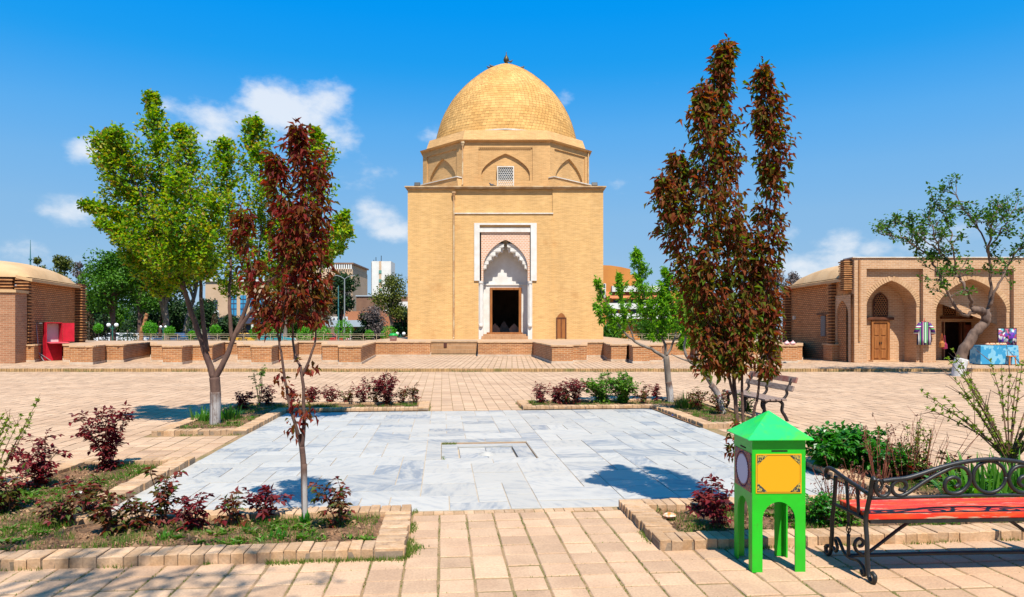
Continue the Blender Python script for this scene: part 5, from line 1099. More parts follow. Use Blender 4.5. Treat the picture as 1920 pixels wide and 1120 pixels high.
limb(wash, [Vector((base.x, base.y, -.02))] + S((1347, 742), (1333, 722)), .066, .062, 9)
for pts, rad, nt in ((((1290, 630), (1300, 560), (1305, 520)), (26, 34, 14), 110), (((1312, 630), (1325, 570)), (22, 22), 60)): plume(rr, lv, tw, px_axis(pts, Y), [r * k for r in rad], int(nt * 1.3), 12, .095, .04, .5, .2, .35)
rel(tr, base).build('trunk', M['barkgrey'], t8, smooth=True, uv=False); rel(wash, base).build('limewash_band', washm('wash_t8', 0.3, 0.6), t8, smooth=True, uv=False); rel(tw, base).build('twigs', M['bark'], t8, uv=False)['kind'] = 'stuff'; crown_part(rel(lv, base), t8, M['leafgreen4'])

# crooked mulberry on the plaza
rr = random.Random(505); Y = 26.2; base = P(1798, 705, Y); base.z = 0; k = Y / F
t5 = tree('mulberry_tree', 'crooked old tree with whitewashed foot before the arcade', base); tr, lv, tw, wash = MB(), Leaves(), MB(), MB()
limb(tr, [Vector((base.x, base.y, -.05))] + S((1800, 685), (1808, 655), (1825, 630), (1846, 605), (1848, 590), (1836, 583), (1822, 582)), .22, .13, 10, .035, rr); limb(wash, [Vector((base.x, base.y, -.06))] + S((1799, 690), (1803, 673)), .245, .222, 12)
mains = [([(1826, 584), (1806, 592), (1790, 570), (1768, 535), (1750, 495), (1730, 470), (1690, 445), (1652, 440)], .12), ([(1824, 578), (1810, 540), (1790, 508), (1768, 480), (1752, 440), (1740, 405)], .11), ([(1790, 508), (1785, 460), (1778, 420), (1760, 392)], .06), ([(1848, 594), (1857, 540), (1856, 460), (1862, 415), (1872, 385)], .12), ([(1856, 480), (1835, 430), (1812, 400), (1792, 366)], .06), ([(1854, 575), (1872, 530), (1895, 490), (1922, 455), (1945, 430)], .09), ([(1858, 460), (1885, 420), (1905, 390)], .05), ([(1768, 480), (1735, 450), (1705, 430), (1680, 415)], .04)]
def twig_rec(p, d, L, r, dep):
    e = p + d * L; mid = p.lerp(e, .5) + rv(rr) * L * .08; tw.tube([p, mid, e], [r, r * .75, r * .45], 4)
    if dep == 0 or rr.random() < .4:
        for _ in range(rr.randint(5, 9)):
            q = p.lerp(e, rr.uniform(.3, 1.1)) + rv(rr) * .11; lv.leaf(q, (rv(rr) + UPV * .2).normalized(), (UPV + rv(rr) * .6).normalized(), rr.uniform(.09, .16), rr.uniform(.08, .12), .2, .1)
    if dep > 0:
        for _ in range(rr.randint(2, 3)): twig_rec(p.lerp(e, rr.uniform(.4, 1)), (d + rv(rr) * .75 + UPV * .15).normalized(), L * rr.uniform(.55, .8), r * .55, dep - 1)
for pts, r0 in mains:
    pp = px_axis([(a, b_, rr.uniform(-.4, .4) if i else 0) for i, (a, b_) in enumerate(pts)], Y); limb(tr, pp, r0 * .6, .014, 7, .05, rr); sp = spline(pp, 5)
    for i in range(len(sp) // 3, len(sp), 2):
        for _ in range(3): d = (sp[min(i + 1, len(sp) - 1)] - sp[i - 1]).normalized(); twig_rec(sp[i], (d * .6 + rv(rr) * .8 + UPV * .05).normalized(), rr.uniform(.25, .6), .018, 1)
rel(tr, base).build('trunk', mk('bark_mulberry', (.17, .11, .08, 1), (.085, .055, .042, 1), 6, .9, bump=.9, bs=18, sc=(1, 1, .4)), t5, smooth=True, uv=False); rel(wash, base).build('limewash_band', mk('mul_wash', (.55, .54, .52, 1), (.40, .38, .36, 1), 5, .9, bump=.5, bs=20), t5, smooth=True, uv=False); rel(tw, base).build('twigs', M['barkgrey'], t5, uv=False)['kind'] = 'stuff'; crown_part(rel(lv, base), t5, M['leafmul'])

# ------------------------------------------------------------------ bed shrubs
M['rose'] = leafm('rose_leaf_red', [(.07, .008, .012, 1), (.13, .012, .018, 1), (.19, .02, .022, 1), (.11, .022, .016, 1)], .35, .5, .2)
M['rosemix'] = leafm('rose_leaf_mixed', [(.13, .012, .016, 1), (.18, .028, .02, 1), (.09, .045, .012, 1), (.06, .11, .012, 1), (.13, .016, .02, 1)], .35, .5, .2)
M['rosegreen'] = leafm('shrub_green', [(.03, .10, .008, 1), (.06, .17, .012, 1), (.10, .24, .016, 1), (.15, .22, .02, 1)], .35)
M['peony'] = leafm('leaf_peony', [(.018, .10, .006, 1), (.03, .16, .010, 1), (.05, .22, .014, 1)], .35, .35, .4)
M['stem'] = mk('shrub_stem', (.13, .06, .035, 1), (.09, .05, .03, 1), 20, .8); M['redstem'] = mk('red_cane', (.24, .07, .035, 1), (.17, .05, .03, 1), 20, .7)
def rose(px, py, h, wd, label, mat='rose', dens=1., seed=0, leafL=.05, group='rose bushes in the flower beds', name='rose_bush', stems=None, zb=.04):
    rr = random.Random(seed * 7 + 13); base = G(px, py, zb); o = empty(name, base, label, 'shrub', group); st, lv = MB(), Leaves()
    ns = stems or rr.randint(4, 7)
    for i in range(ns):
        a = 2 * math.pi * i / ns + rr.uniform(-.4, .4); hh = h * rr.uniform(.6, 1.0) if i else h; rad = wd / 2 * rr.uniform(.35, 1)
        e = Vector((math.cos(a) * rad, math.sin(a) * rad, hh)) if i else Vector((rr.uniform(-.1, .1) * wd, 0, h)); m1 = e * .45 + Vector((rr.uniform(-.03, .03), rr.uniform(-.03, .03), .1 * h)); pts = spline([(0, 0, -.05), m1, e], 4)
        st.tube(pts, [.008 - .005 * q / (len(pts) - 1) for q in range(len(pts))], 4)
        for q in range(int((5 + 12 * hh) * dens)):
            f = rr.uniform(.14, 1); j = min(len(pts) - 2, int(f * (len(pts) - 1))); p = pts[j].lerp(pts[j + 1], rr.random()); d = (rv(rr) + UPV * .35).normalized(); L = rr.uniform(.05, .13); e2 = p + d * L; st.tube([p, e2], [.003, .0015], 3)
            sd = d.cross(UPV); sd = sd.normalized() if sd.length > .01 else Vector((1, 0, 0))
            for s in (-1, 0, 1):   # compound leaf
                for f2 in ((.55, 1.0) if s else (1.0,)):
                    n = (UPV + rv(rr) * .35).normalized(); sc = rr.uniform(.7, 1.15); lv.leaf(p.lerp(e2, f2), (d * (1 if s == 0 else .35) + sd * s * .9 + rv(rr) * .2 - UPV * .15), n, leafL * sc, leafL * .62 * sc, .15, .25)
    st.build('stems', M['stem'], o, uv=False)['kind'] = 'stuff'; crown_part(lv, o, M[mat], 'leaves'); return o
RO = [(205, 882, .56, .5, 'rose', 1.8, 'tallest dark red rose bush in the near left bed'), (75, 915, .42, .55, 'rose', 1.5, 'wide dark red rose bush left of the tallest one'), (18, 960, .28, .5, 'rosemix', 1.1, 'red and green rose bush at the left picture edge'), (110, 985, .26, .4, 'rosemix', .9, 'low reddish rose bush nearest the lower left corner'), (165, 965, .25, .35, 'rosemix', .8, 'low rose bush in front of the wide dark red one'),
      (205, 1000, .27, .4, 'rosemix', 1., 'bushy low rose at the front kerb left of the bare-stemmed one'), (310, 985, .46, .32, 'rosemix', .9, 'tall bare-stemmed rose reaching over the left kerb'), (365, 995, .24, .28, 'rose', 1., 'low red rose right of the bare-stemmed one'), (437, 985, .20, .26, 'rosemix', .9, 'small rose bush midway along the near left kerb'), (500, 975, .23, .26, 'rose', .9, 'small red rose left of the slim purple tree'), (270, 990, .2, .3, 'rosemix', .8, 'short rose between the bushy and bare-stemmed ones'), (637, 985, .32, .26, 'rosemix', .9, 'red-tipped rose right of the slim purple tree'),
      (460, 768, .26, .5, 'rose', 1.2, 'dark rose behind the green tree trunk'), (548, 757, .22, .4, 'rose', 1., 'dark rose left in the far left bed row'), (622, 757, .30, .36, 'rose', 1., 'second dark rose of the far left row'), (655, 757, .24, .3, 'rosemix', .8, 'small rose between two larger ones of the far row'), (682, 757, .42, .36, 'rose', .9, 'upright rose left of the dense round one'), (727, 760, .55, .6, 'rose', 1.8, 'dense round dark red bush at the far left bed'), (776, 757, .34, .28, 'rosemix', .8, 'last reddish rose at the path end of the far left bed'), (505, 760, .3, .4, 'rose', 1., 'dark rose right of the thin leggy green shrub'), (585, 757, .26, .36, 'rose', 1., 'low dark rose between first and second of the far left row'), (705, 757, .34, .36, 'rosemix', 1., 'mixed rose touching the dense round bush on its left'), (755, 757, .26, .3, 'rosemix', .9, 'low mixed rose right of the dense round bush'), (1062, 757, .26, .4, 'rosemix', 1., 'low mixed rose among the dark ones of the far right bed'), (1207, 756, .3, .4, 'rosemix', 1., 'mixed rose between the green shrub and the small tree'),
      (1015, 757, .34, .36, 'rose', 1.1, 'dark red rose at the path end of the far right bed'), (1048, 757, .34, .4, 'rose', 1.1, 'dark rose second from the path in the far right bed'), (1082, 757, .42, .4, 'rose', 1., 'dark rose just left of the big green shrub'), (1232, 752, .34, .3, 'rose', .8, 'red rose beside the whitewashed small tree'), (1310, 768, .3, .5, 'rosemix', 1., 'mixed rose right of the grass clump'), (1350, 775, .3, .4, 'rosemix', .9, 'rose at the foot of the leaning trunk'),
      (1343, 990, .30, .26, 'rose', 1.1, 'dark red rose left of the donation box'), (1322, 960, .18, .2, 'rose', .8, 'small red rose by the inner kerb left of donation box'), (1730, 905, .20, .4, 'rosemix', 1.1, 'low mixed rose under the red twigs'), (1790, 905, .2, .34, 'rosemix', 1., 'low rose behind the scrolls of the iron bench')]
for i, (px, py, h, w_, mt, dn, lb) in enumerate(RO): rose(px, py, h * (1.3 if i < 2 else 1.08 if py > 850 else 1.25), w_ * (1.3 if i < 2 else 1.12 if py > 850 else 1.35), lb, mt, dn * (1.6 if i < 2 or py < 850 else 1.15), i, .066 if py > 850 else .065)
# green shrubs
rose(1128, 756, .62, 1.0, 'big bright green shrub in the far right bed, its left half', 'rosegreen', 3.6, 50, .07, 'green shrubs of the far right bed', 'green_shrub', 9); rose(1168, 757, .64, 1.0, 'big bright green shrub in the far right bed, its right half', 'rosegreen', 3.6, 51, .07, 'green shrubs of the far right bed', 'green_shrub', 10)
rose(487, 760, .82, .5, 'thin leggy green shrub behind the far left kerb', 'rosegreen', .7, 52, .06, None, 'green_shrub', 5)
rose(1400, 775, .35, .5, 'green shrub under the bronze red tree by the bench', 'rosegreen', 1.4, 53, .06, None, 'green_shrub', 7); rose(1545, 985, .22, .34, 'low green plant right of the donation box', 'peony', 1.8, 54, .05, None, 'green_plant', 8); rose(1590, 985, .16, .3, 'low green plant under the iron bench arm', 'rosegreen', 1.6, 55, .04, None, 'green_plant', 8); rose(1500, 980, .16, .3, 'low green plant behind the donation box legs', 'rosegreen', 1.3, 56, .04, None, 'green_plant', 7)
rose(1560, 880, .42, .6, 'leafy green peony at the left of the clump behind the box', 'peony', 3.6, 60, .085, 'peony clumps', 'peony_bush', 12); rose(1610, 878, .44, .65, 'leafy green peony in the middle of the clump', 'peony', 3.6, 61, .085, 'peony clumps', 'peony_bush', 12); rose(1665, 895, .32, .6, 'leafy green peony at the right of the clump', 'peony', 2.8, 62, .075, 'peony clumps', 'peony_bush', 11); rose(1700, 900, .24, .5, 'small green plant before the red twigs', 'rosegreen', 2, 63, .05, None, 'green_plant', 9)
def canes(px, py, h, wd, n, label, leafmat=None, nleaf=4, seed=0, zb=.04, name='dry_stalks', cat='plant', stem='redstem', tip=True, L=.03, lean=0., r0=.006, group=None, trunk=0.):
    rr = random.Random(seed + 900); base = G(px, py, zb); o = empty(name, base, label, cat, group); st, lv = MB(), Leaves()
    if trunk: st.tube([(0, 0, -.05), (.02, 0, trunk * .5), (0, 0, trunk)], [r0 * 2.6, r0 * 2.2, r0 * 2], 7)
    for i in range(n):
        a = rr.uniform(0, 2 * math.pi); r = wd / 2 * math.sqrt(rr.random()); hh = h * rr.uniform(.6, 1); s0 = Vector((math.cos(a) * r * (.35 if not trunk else .01), math.sin(a) * r * (.35 if not trunk else .01), -.03 if not trunk else trunk * rr.uniform(.7, 1)))
        e = Vector((math.cos(a) * r + lean * hh, math.sin(a) * r, hh)); m1 = s0.lerp(e, .5) + Vector((rr.uniform(-.03, .03), rr.uniform(-.03, .03), .05 * hh)); pts = spline([s0, m1, e], 5); st.tube(pts, [r0 * (1 - .75 * q / (len(pts) - 1)) for q in range(len(pts))], 4)
        for q in range(rr.randint(1, 3)):
            p = pts[rr.randrange(len(pts) // 2, len(pts))]; e2 = p + ((e - s0).normalized() + rv(rr) * .7).normalized() * hh * rr.uniform(.1, .28); st.tube([p, e2], [r0 * .5, r0 * .2], 3)
            if tip: 
                for z in range(3): lv.leaf(e2 + rv(rr) * .012, rv(rr), UPV, .022, .02, .4, .2)
        if nleaf:
            for q in range(nleaf):
                p = pts[rr.randrange(1, len(pts))]; 
                for z in range(2): lv.leaf(p + rv(rr) * .006, (rv(rr) + UPV * .5), (UPV + rv(rr) * .6), L * rr.uniform(.6, 1.2), L * .5, .2, .1)
    st.build('canes', M[stem], o, uv=False)['kind'] = 'stuff'
    if lv.f: crown_part(lv, o, leafmat or M['drytip'], 'leaves')
    return o
M['drytip'] = leafm('dry_seed_head', [(.10, .035, .02, 1), (.15, .05, .03, 1), (.08, .03, .018, 1)], .1)
M['budleaf'] = leafm('bud_leaf', [(.10, .17, .012, 1), (.17, .25, .02, 1), (.22, .27, .03, 1)], .4)
canes(1650, 905, .62, .5, 14, 'brown dry seed stalks rising from the peony clump', seed=1, nleaf=6, L=.025); canes(1700, 905, .66, .5, 12, 'taller dry stalks left of the red twigs', seed=2, nleaf=7, L=.025)
canes(1570, 960, .42, .6, 22, 'thin red dry stalks in the bed right of the donation box', seed=3, nleaf=3, L=.02); canes(1625, 945, .42, .5, 16, 'thin dry stalks left of the iron bench back', seed=4, nleaf=3, L=.02)
canes(1468, 960, .80, .15, 4, 'two dry seed heads rising behind the green lid', seed=5, nleaf=1, L=.02); canes(1352, 985, .42, .25, 5, 'dry stalk with seed heads left of the donation box', seed=6, nleaf=1, L=.02)
canes(1745, 900, .72, .8, 16, 'bare red twigs arching over the plaza edge', seed=7, nleaf=0, tip=False, lean=.35, name='red_twig_shrub', cat='shrub'); canes(1722, 900, .70, .26, 9, 'yellow-green leafy shoot beside the bare red twigs', M['budleaf'], 22, seed=8, stem='stem', tip=False, L=.045, name='budding_shrub', cat='shrub')
canes(1893, 928, 1.45, 1.7, 30, 'budding shrub with many grey stems at the right edge', M['budleaf'], 44, seed=9, stem='stemgrey' if 'stemgrey' in M else 'stem', tip=False, L=.042, name='budding_shrub', cat='shrub', r0=.011, trunk=.42)
canes(-38, 905, 1.0, 1.0, 22, 'budding yellow-green shrub cut by the left edge', M['budleaf'], 44, seed=10, stem='stem', tip=False, L=.043, name='budding_shrub', cat='shrub', lean=.12, r0=.008)
def blades(px, py, n, L, wd, label, mat, seed=0, sp=.2, name='leafy_clump', up=1.0, zb=.04, cat='plant'):
    rr = random.Random(seed + 40); base = G(px, py, zb); o = empty(name, base, label, cat); m = MB()
    for i in range(n):
        a = rr.uniform(0, 2 * math.pi); r = sp * math.sqrt(rr.random()); p = Vector((math.cos(a) * r, math.sin(a) * r, 0)); d = Vector((math.cos(a), math.sin(a), 0)) * rr.uniform(.1, .9); l = L * rr.uniform(.55, 1); side = Vector((-math.sin(a), math.cos(a), 0)); pts = []
        for q in range(6):
            t = q / 5; pts.append(p + d * (l * t * .55) + UPV * (l * up * (t - .62 * t * t * (1.0 if d.length > .4 else .4))))
        vs = []
        for q, c in enumerate(pts): w_ = wd * (1 - (q / 5) ** 2.2) * .5 + .001; vs += [c + side * w_, c - side * w_]
        m.add(vs, [(2 * q, 2 * q + 1, 2 * q + 3, 2 * q + 2) for q in range(5)])
    crown_part(m, o, mat, 'blades'); return o
M['lily'] = leafm('lily_blade', [(.04, .14, .012, 1), (.07, .20, .02, 1), (.11, .26, .025, 1)], .3, .35, .4); M['bedgrass'] = leafm('bed_grass_blade', [(.035, .11, .008, 1), (.06, .17, .010, 1), (.09, .21, .012, 1), (.10, .16, .015, 1), (.17, .11, .045, 1)], .3); M['grassblade'] = leafm('grass_blade', [(.05, .11, .012, 1), (.09, .17, .018, 1), (.15, .20, .03, 1), (.20, .17, .06, 1)], .3)
blades(1840, 950, 190, .85, .034, 'arching lily leaves behind the left part of the bench back', M['lily'], 1, .30, 'day_lily', .78); blades(1910, 945, 190, .9, .034, 'arching lily leaves at the right edge behind the bench', M['lily'], 2, .30, 'day_lily', .78)
blades(1284, 765, 150, .42, .016, 'round grass clump by the leaning trunk', M['grassblade'], 3, .22, 'grass_clump', 1.2); blades(380, 790, 90, .4, .02, 'grass clump left of the green tree trunk', M['lily'], 4, .2, 'grass_clump', 1.1); blades(430, 785, 90, .38, .018, 'grass clump right of the green tree trunk', M['lily'], 5, .22, 'grass_clump', 1.1); blades(308, 1010, 40, .09, .012, 'small weed tuft near the left front kerb', M['lily'], 6, .06, 'weed_tuft'); blades(523, 1010, 60, .09, .014, 'bright green weed tuft below the slim purple tree', M['peony'], 7, .07, 'weed_tuft'); blades(572, 985, 30, .14, .03, 'fresh shoots at the foot of the slim purple tree', M['peony'], 8, .03, 'weed_tuft', 1.3); blades(998, 760, 30, .25, .02, 'yellow-green tuft at the path end of far right bed', M['grassblade'], 9, .06, 'grass_clump', 1.2)
# grass in the beds, weeds along the kerb foot and in joints
rr = random.Random(77); gr = MB()
def blade(p, h, w_):
    a = rr.uniform(0, 6.28); s = Vector((math.cos(a), math.sin(a), 0)) * w_; e = p + Vector((rr.uniform(-.5, .5) * h, rr.uniform(-.5, .5) * h, h)); gr.add([p - s, p + s, e], [(0, 1, 2)])
for key, poly in BEDS.items():
    us, vs_ = [p[0] for p in poly], [p[1] for p in poly]; cnt = 0; target = 11000 if key in ('nl', 'nr') else 6000
    for _ in range(90000):
        u, v = rr.uniform(min(us), max(us)), rr.uniform(min(vs_), max(vs_))
        if not all(inside_poly(poly, u + a, v + b_) for a, b_ in ((-.28, 0), (.28, 0), (0, -.28), (0, .28))): continue
        w = UV(u, v)
        if noise.noise((w.x * 2.1, w.y * 2.1, 7)) + .5 * noise.noise((w.x * 6, w.y * 6, 2)) < rr.uniform(-.2, .42): continue
        blade(Vector((w.x, w.y, .035)), rr.uniform(.02, .075), .003); cnt += 1
        if cnt > target: break
for key, poly in BEDS.items():       # low rosette weeds
    us, vs_ = [p[0] for p in poly], [p[1] for p in poly]; n_ = 0
    for _ in range(4000):
        u, v = rr.uniform(min(us), max(us)), rr.uniform(min(vs_), max(vs_))
        if n_ > (150 if key in ('nl', 'nr') else 60): break
        if not all(inside_poly(poly, u + a, v + b_) for a, b_ in ((-.3, 0), (.3, 0), (0, -.3), (0, .3))): continue
        w = UV(u, v)
        if noise.noise((w.x * 1.3, w.y * 1.3, 17)) < rr.uniform(-.15, .25): continue
        n_ += 1; sz = rr.uniform(.03, .085)
        for q in range(rr.randint(7, 14)):
            a = rr.uniform(0, 6.28); d = Vector((math.cos(a), math.sin(a), rr.uniform(.3, 1.2))); Leaves.leaf(gr, Vector((w.x, w.y, .04)) + Vector((rr.gauss(0, .02), rr.gauss(0, .02), 0)), d, UPV, sz * rr.uniform(.6, 1.1), sz * .42, .2, .2)
tag(gr.build('bed_grass', M['bedgrass'], uv=False), 'short patchy grass and weeds on the flower bed soil', 'grass', kind='stuff')
cl_ = MB()
for key, poly in BEDS.items():       # clods and dry bits on the soil
    us, vs_ = [p[0] for p in poly], [p[1] for p in poly]
    for _ in range(5200 if key in ('nl', 'nr') else 1800):
        u, v = rr.uniform(min(us), max(us)), rr.uniform(min(vs_), max(vs_))
        if not all(inside_poly(poly, u + a, v + b_) for a, b_ in ((-.28, 0), (.28, 0), (0, -.28), (0, .28))): continue
        w = UV(u, v); s_ = rr.uniform(.006, .022) * (1.6 if rr.random() < .08 else 1); z = .05 + .03 * noise.noise((w.x * 1.7, w.y * 1.7, 3)); c = Vector((w.x, w.y, z)); q = [c + rv(rr) * s_ for _ in range(4)] + [c + Vector((0, 0, s_ * .8))]
        cl_.add(q, [(0, 1, 4), (1, 2, 4), (2, 3, 4), (3, 0, 4), (0, 2, 1), (0, 3, 2)])
tag(cl_.build('soil_clods', mk('clods', (.34, .21, .115, 1), (.16, .085, .045, 1), 6, 1, island=.35), uv=False), 'loose clods and dry crumbs on the bed soil', 'soil', kind='stuff')
gr = MB()
def strip(u0, v0, u1, v1, n, wdt=.03, h=.045):
    for _ in range(n):
        t = rr.random(); u, v = u0 + (u1 - u0) * t, v0 + (v1 - v0) * t; w = UV(u + rr.gauss(0, wdt), v + rr.gauss(0, wdt))
        if noise.noise((w.x * 2.2, w.y * 2.2, 9)) < -.08: continue
        blade(Vector((w.x, w.y, -.004)), rr.uniform(.3, 1) * h, .004)
strip(-1.75, V0 - .02, GA, V0 - .02, 1500, .022); strip(GA + .02, V0, GA + .03, D0, 900, .022); strip(-.3, V0 - .03, -.2, V0 + .3, 300, .03); strip(GB - .02, V0 + .05, GB - .02, D0, 350, .018); strip(GB, V0 - .02, U1, V0 - .02, 700, .015); strip(-4.2, V0 - .015, -1.7, V0 - .015, 350, .015); strip(C0 - .1, HB - .02, U0, HB - .02, 350, .02); strip(GA, D1, GA, V1, 200, .02); strip(GB, D1 + .1, GB, V1, 200, .02)
for _ in range(15000):   # moss in the paver joints near the camera
    i, j = rr.randint(-16, 18), rr.randint(17, 30); u, v = i * pt - .03, j * pt + .03; t = rr.uniform(-.125, .125)
    if rr.random() < .75: u, v = u + rr.gauss(0, .005), v + t
    else: u, v = u + t, v + rr.gauss(0, .005)
    if zone(u, v, .06): continue
    w = UV(u, v)
    if noise.noise((w.x * 1.4 + 5, w.y * 2.1, 4)) + .6 * noise.noise((w.x * 6, w.y * 6, 2)) < .02: continue
    blade(Vector((w.x, w.y, -.012)), rr.uniform(.008, .022), .005)
w0 = UV(PU0 + .1, PV1 - .03, -.06)
for _ in range(300): w = UV(PU0 + rr.uniform(.01, .22), PV1 - rr.uniform(.0, .05)); blade(Vector((w.x, w.y, -.05)), rr.uniform(.03, .07), .004)
for _ in range(120): w = UV(PU0 + rr.uniform(.01, .05), PV0 + rr.uniform(.1, .4)); blade(Vector((w.x, w.y, -.05)), rr.uniform(.02, .05), .004)
x = -26
for _ in range(3500):
    x = rr.uniform(-22, 16)
    if noise.noise((x * .8, 3, 1)) < .1: continue
    blade(Vector((x, PY - .02 + rr.gauss(0, .02), -.01)), rr.uniform(.03, .09), .008)
tag(gr.build('joint_weeds', M['grassblade'], uv=False), 'weeds and moss along kerbs and in paving joints', 'weeds', kind='stuff')
# litter
wp = G(1255, 972, .06); m = MB(); m.ball((0, 0, .025), .045, 9, 6, (1.3, 1, .6)); m.v = [(x + .012 * noise.noise((x * 60, y * 60, z * 60)), y + .01 * noise.noise((y * 70, z * 60, x * 50)), z) for x, y, z in m.v]
tag(m.build('snack_wrapper', mk('wrapper', (.6, .18, .02, 1), (.6, .5, .4, 1), 28, .3), loc=wp), 'crumpled orange snack wrapper in the near right bed', 'litter')
wp = G(1261, 781, 0); m = MB(); m.lathe([(.016, 0), (.02, .004), (.02, .02), (.015, .024)], 10); tag(m.build('bottle_cap', mk('cap_blue', (.02, .08, .5, 1), rough=.4), loc=(wp.x, wp.y, .006)), 'blue bottle cap on the marble near the far right kerb', 'litter')
wp = G(146, 930, .06); m = MB(); m.tube([(.045 * math.cos(t * .4), .045 * math.sin(t * .4), .025) for t in range(17)], .014, 6); tag(m.build('plastic_ring', mk('ring_white', (.5, .45, .4, 1)), loc=wp), 'pale plastic ring lying in the near left bed', 'litter')
# ------------------------------------------------------------------ beyond the terrace: railing, street, trees, buildings
GZ = -.352
M['rail'] = mk('rail_paint', (.34, .27, .18, 1), (.24, .18, .11, 1), 2, .5)
def railing(x0, x1, y, label):
    o = empty('railing', (x0, y, ZT - .01), label, 'railing'); L = x1 - x0; m = MB()
    for z in (.43, .33, .05): m.tube([(0, 0, z), (L, 0, z)], .014, 5)
    m.build('rail', M['rail'], o, uv=False); x = .3; b_ = MB()
    pm = MB().tube([(0, 0, 0), (0, 0, .43)], .025, 5).mesh('post', M['rail'], uv=False)
    pn = MB().tube([(-.3, 0, .03), (-.3, 0, .17), (-.24, 0, .2), (.24, 0, .2), (.3, 0, .17), (.3, 0, .03)], .010, 4).mesh('panel_bar', M['rail'], uv=False)
    while x < L: link('post', pm, o, (x, 0, 0)); link('panel_bar', pn, o, (x + .42, 0, 0)) if x + .8 < L else None; x += .84
railing(-24, MX - HW - .5, 45.6, 'pale metal railing along the terrace left of the mausoleum'); railing(MX + HW + .5, 14.5, 45.6, 'pale metal railing right of the mausoleum')

# trees: lumps of leaf-sized faces round limbs
def bgtree(name, label, px, pyb, pytop, wpx, Y, mat, seed, trunk=.22, crown0=.35, n=2600, leaf=.26, lumps=9, bark='barkgrey', stretch=1.0, group='trees beyond the terrace', lean=0., hollow=.0, z0=None):
    rr = random.Random(seed); base = P(px, HY, Y); base.z = GZ if z0 is None else z0; top = P(px, pytop, Y).z - base.z; w = wpx * 1.22 / F * Y; n = int(n * 1.7)
    o = empty(name, base, label, 'tree', group); tr, lv = MB(), Leaves(); cz0 = top * crown0
    tr.tube(spline([(0, 0, -.1), (lean * .3, 0, top * .25), (lean, 0, top * .55), (lean * 1.1, 0, top * .85)], 4), [trunk * (1 - .8 * i / 12) for i in range(13)], 8)
    Ls = []
    for i in range(lumps):
        a = rr.uniform(0, 2 * math.pi); t = rr.uniform(0.02, 1); z = cz0 + (top - cz0) * (.12 + .76 * t); env = math.sin(math.pi * (.18 + .74 * t)) ** .7; r = w / 2 * env * rr.uniform(.25, .62); lr = w * rr.uniform(.19, .30)
        c = Vector((lean + math.cos(a) * r, math.sin(a) * r, z)); Ls.append((c, lr)); s0 = Vector((lean * .8, 0, max(.2 * top, z - rr.uniform(.2, .35) * top))); tr.tube(spline([s0, s0.lerp(c, .5) + Vector((0, 0, .05 * top)), c], 3), [trunk * .45, trunk * .4, trunk * .33, trunk * .25, trunk * .2, trunk * .12, trunk * .07], 5)
    Ls.append((Vector((lean, 0, top - w * .16)), w * .17))
    for i in range(n):
        c, lr = Ls[rr.randrange(len(Ls))]; d = rv(rr); p = c + Vector((d.x, d.y, d.z * .85 * stretch)) * lr * (rr.random() ** .45) * 1.0
        if p.z > top: continue
        lv.leaf(p, rv(rr), (d * .6 + UPV * .6 + rv(rr) * .6).normalized(), leaf * rr.uniform(.6, 1.3), leaf * .7, .2, .1)
    tr.build('trunk', M[bark], o, smooth=True, uv=False); crown_part(lv, o, mat); return o
L_a = leafm('leaf_bg_dark', [(.022, .07, .004, 1), (.045, .13, .006, 1), (.08, .19, .008, 1)], .3); L_b = leafm('leaf_bg_olive', [(.045, .06, .010, 1), (.08, .10, .015, 1), (.13, .14, .018, 1)], .25)
L_c = leafm('leaf_bg_brown', [(.09, .065, .03, 1), (.12, .09, .035, 1), (.07, .07, .02, 1)], .2); L_d = leafm('leaf_bg_conifer', [(.012, .035, .008, 1), (.02, .05, .012, 1), (.03, .065, .012, 1)], .15); L_e = leafm('leaf_bg_bright', [(.05, .20, .010, 1), (.08, .28, .012, 1), (.12, .34, .016, 1)], .4); L_f = leafm('leaf_bg_rust', [(.08, .03, .015, 1), (.05, .04, .012, 1)], .1)
L_g = leafm('leaf_bg_grey', [(.10, .08, .075, 1), (.13, .10, .09, 1)], .1)
bgtree('round_green_tree', 'dense round green tree above the left wing roof', 212, 640, 472, 118, 80, L_a, 1, .35, .42, 4600, .34, 14, 'bark')
bgtree('olive_tree', 'olive tree behind the vaulted roof at far left', 112, 620, 476, 56, 115, L_b, 2, .3, .3, 1500, .4, 8); bgtree('olive_tree', 'smaller olive tree left of the one by the mast', 70, 620, 483, 34, 125, L_b, 3, .3, .3, 900, .4, 6); bgtree('olive_tree', 'grey-brown sparse tree left of the round green tree', 148, 620, 492, 32, 130, L_g, 4, .25, .3, 700, .4, 6)
bgtree('plane_tree', 'tall pale-trunked plane tree left of the green tree stems', 313, 640, 440, 120, 84, L_b, 5, .42, .5, 3200, .36, 12, 'barkgrey', lean=-.4); bgtree('plane_tree', 'leaning plane tree between the green tree stems', 345, 640, 450, 110, 92, L_c, 6, .4, .5, 2200, .36, 11, lean=1.6); bgtree('plane_tree', 'shady tree in front of the tan building left end', 262, 640, 480, 90, 96, L_a, 7, .35, .35, 2800, .36, 11, 'bark'); bgtree('plane_tree', 'dark tree beside the left wing at street level', 180, 640, 545, 90, 100, L_d, 8, .3, .15, 2600, .4, 10, 'bark'); bgtree('plane_tree', 'deep green tree behind the leaning plane tree', 300, 640, 530, 100, 104, L_d, 9, .3, .15, 2600, .4, 10, 'bark'); bgtree('plane_tree', 'dark evergreen low behind the street at mid left', 385, 640, 560, 70, 108, L_d, 10, .3, .1, 1800, .4, 8, 'bark')
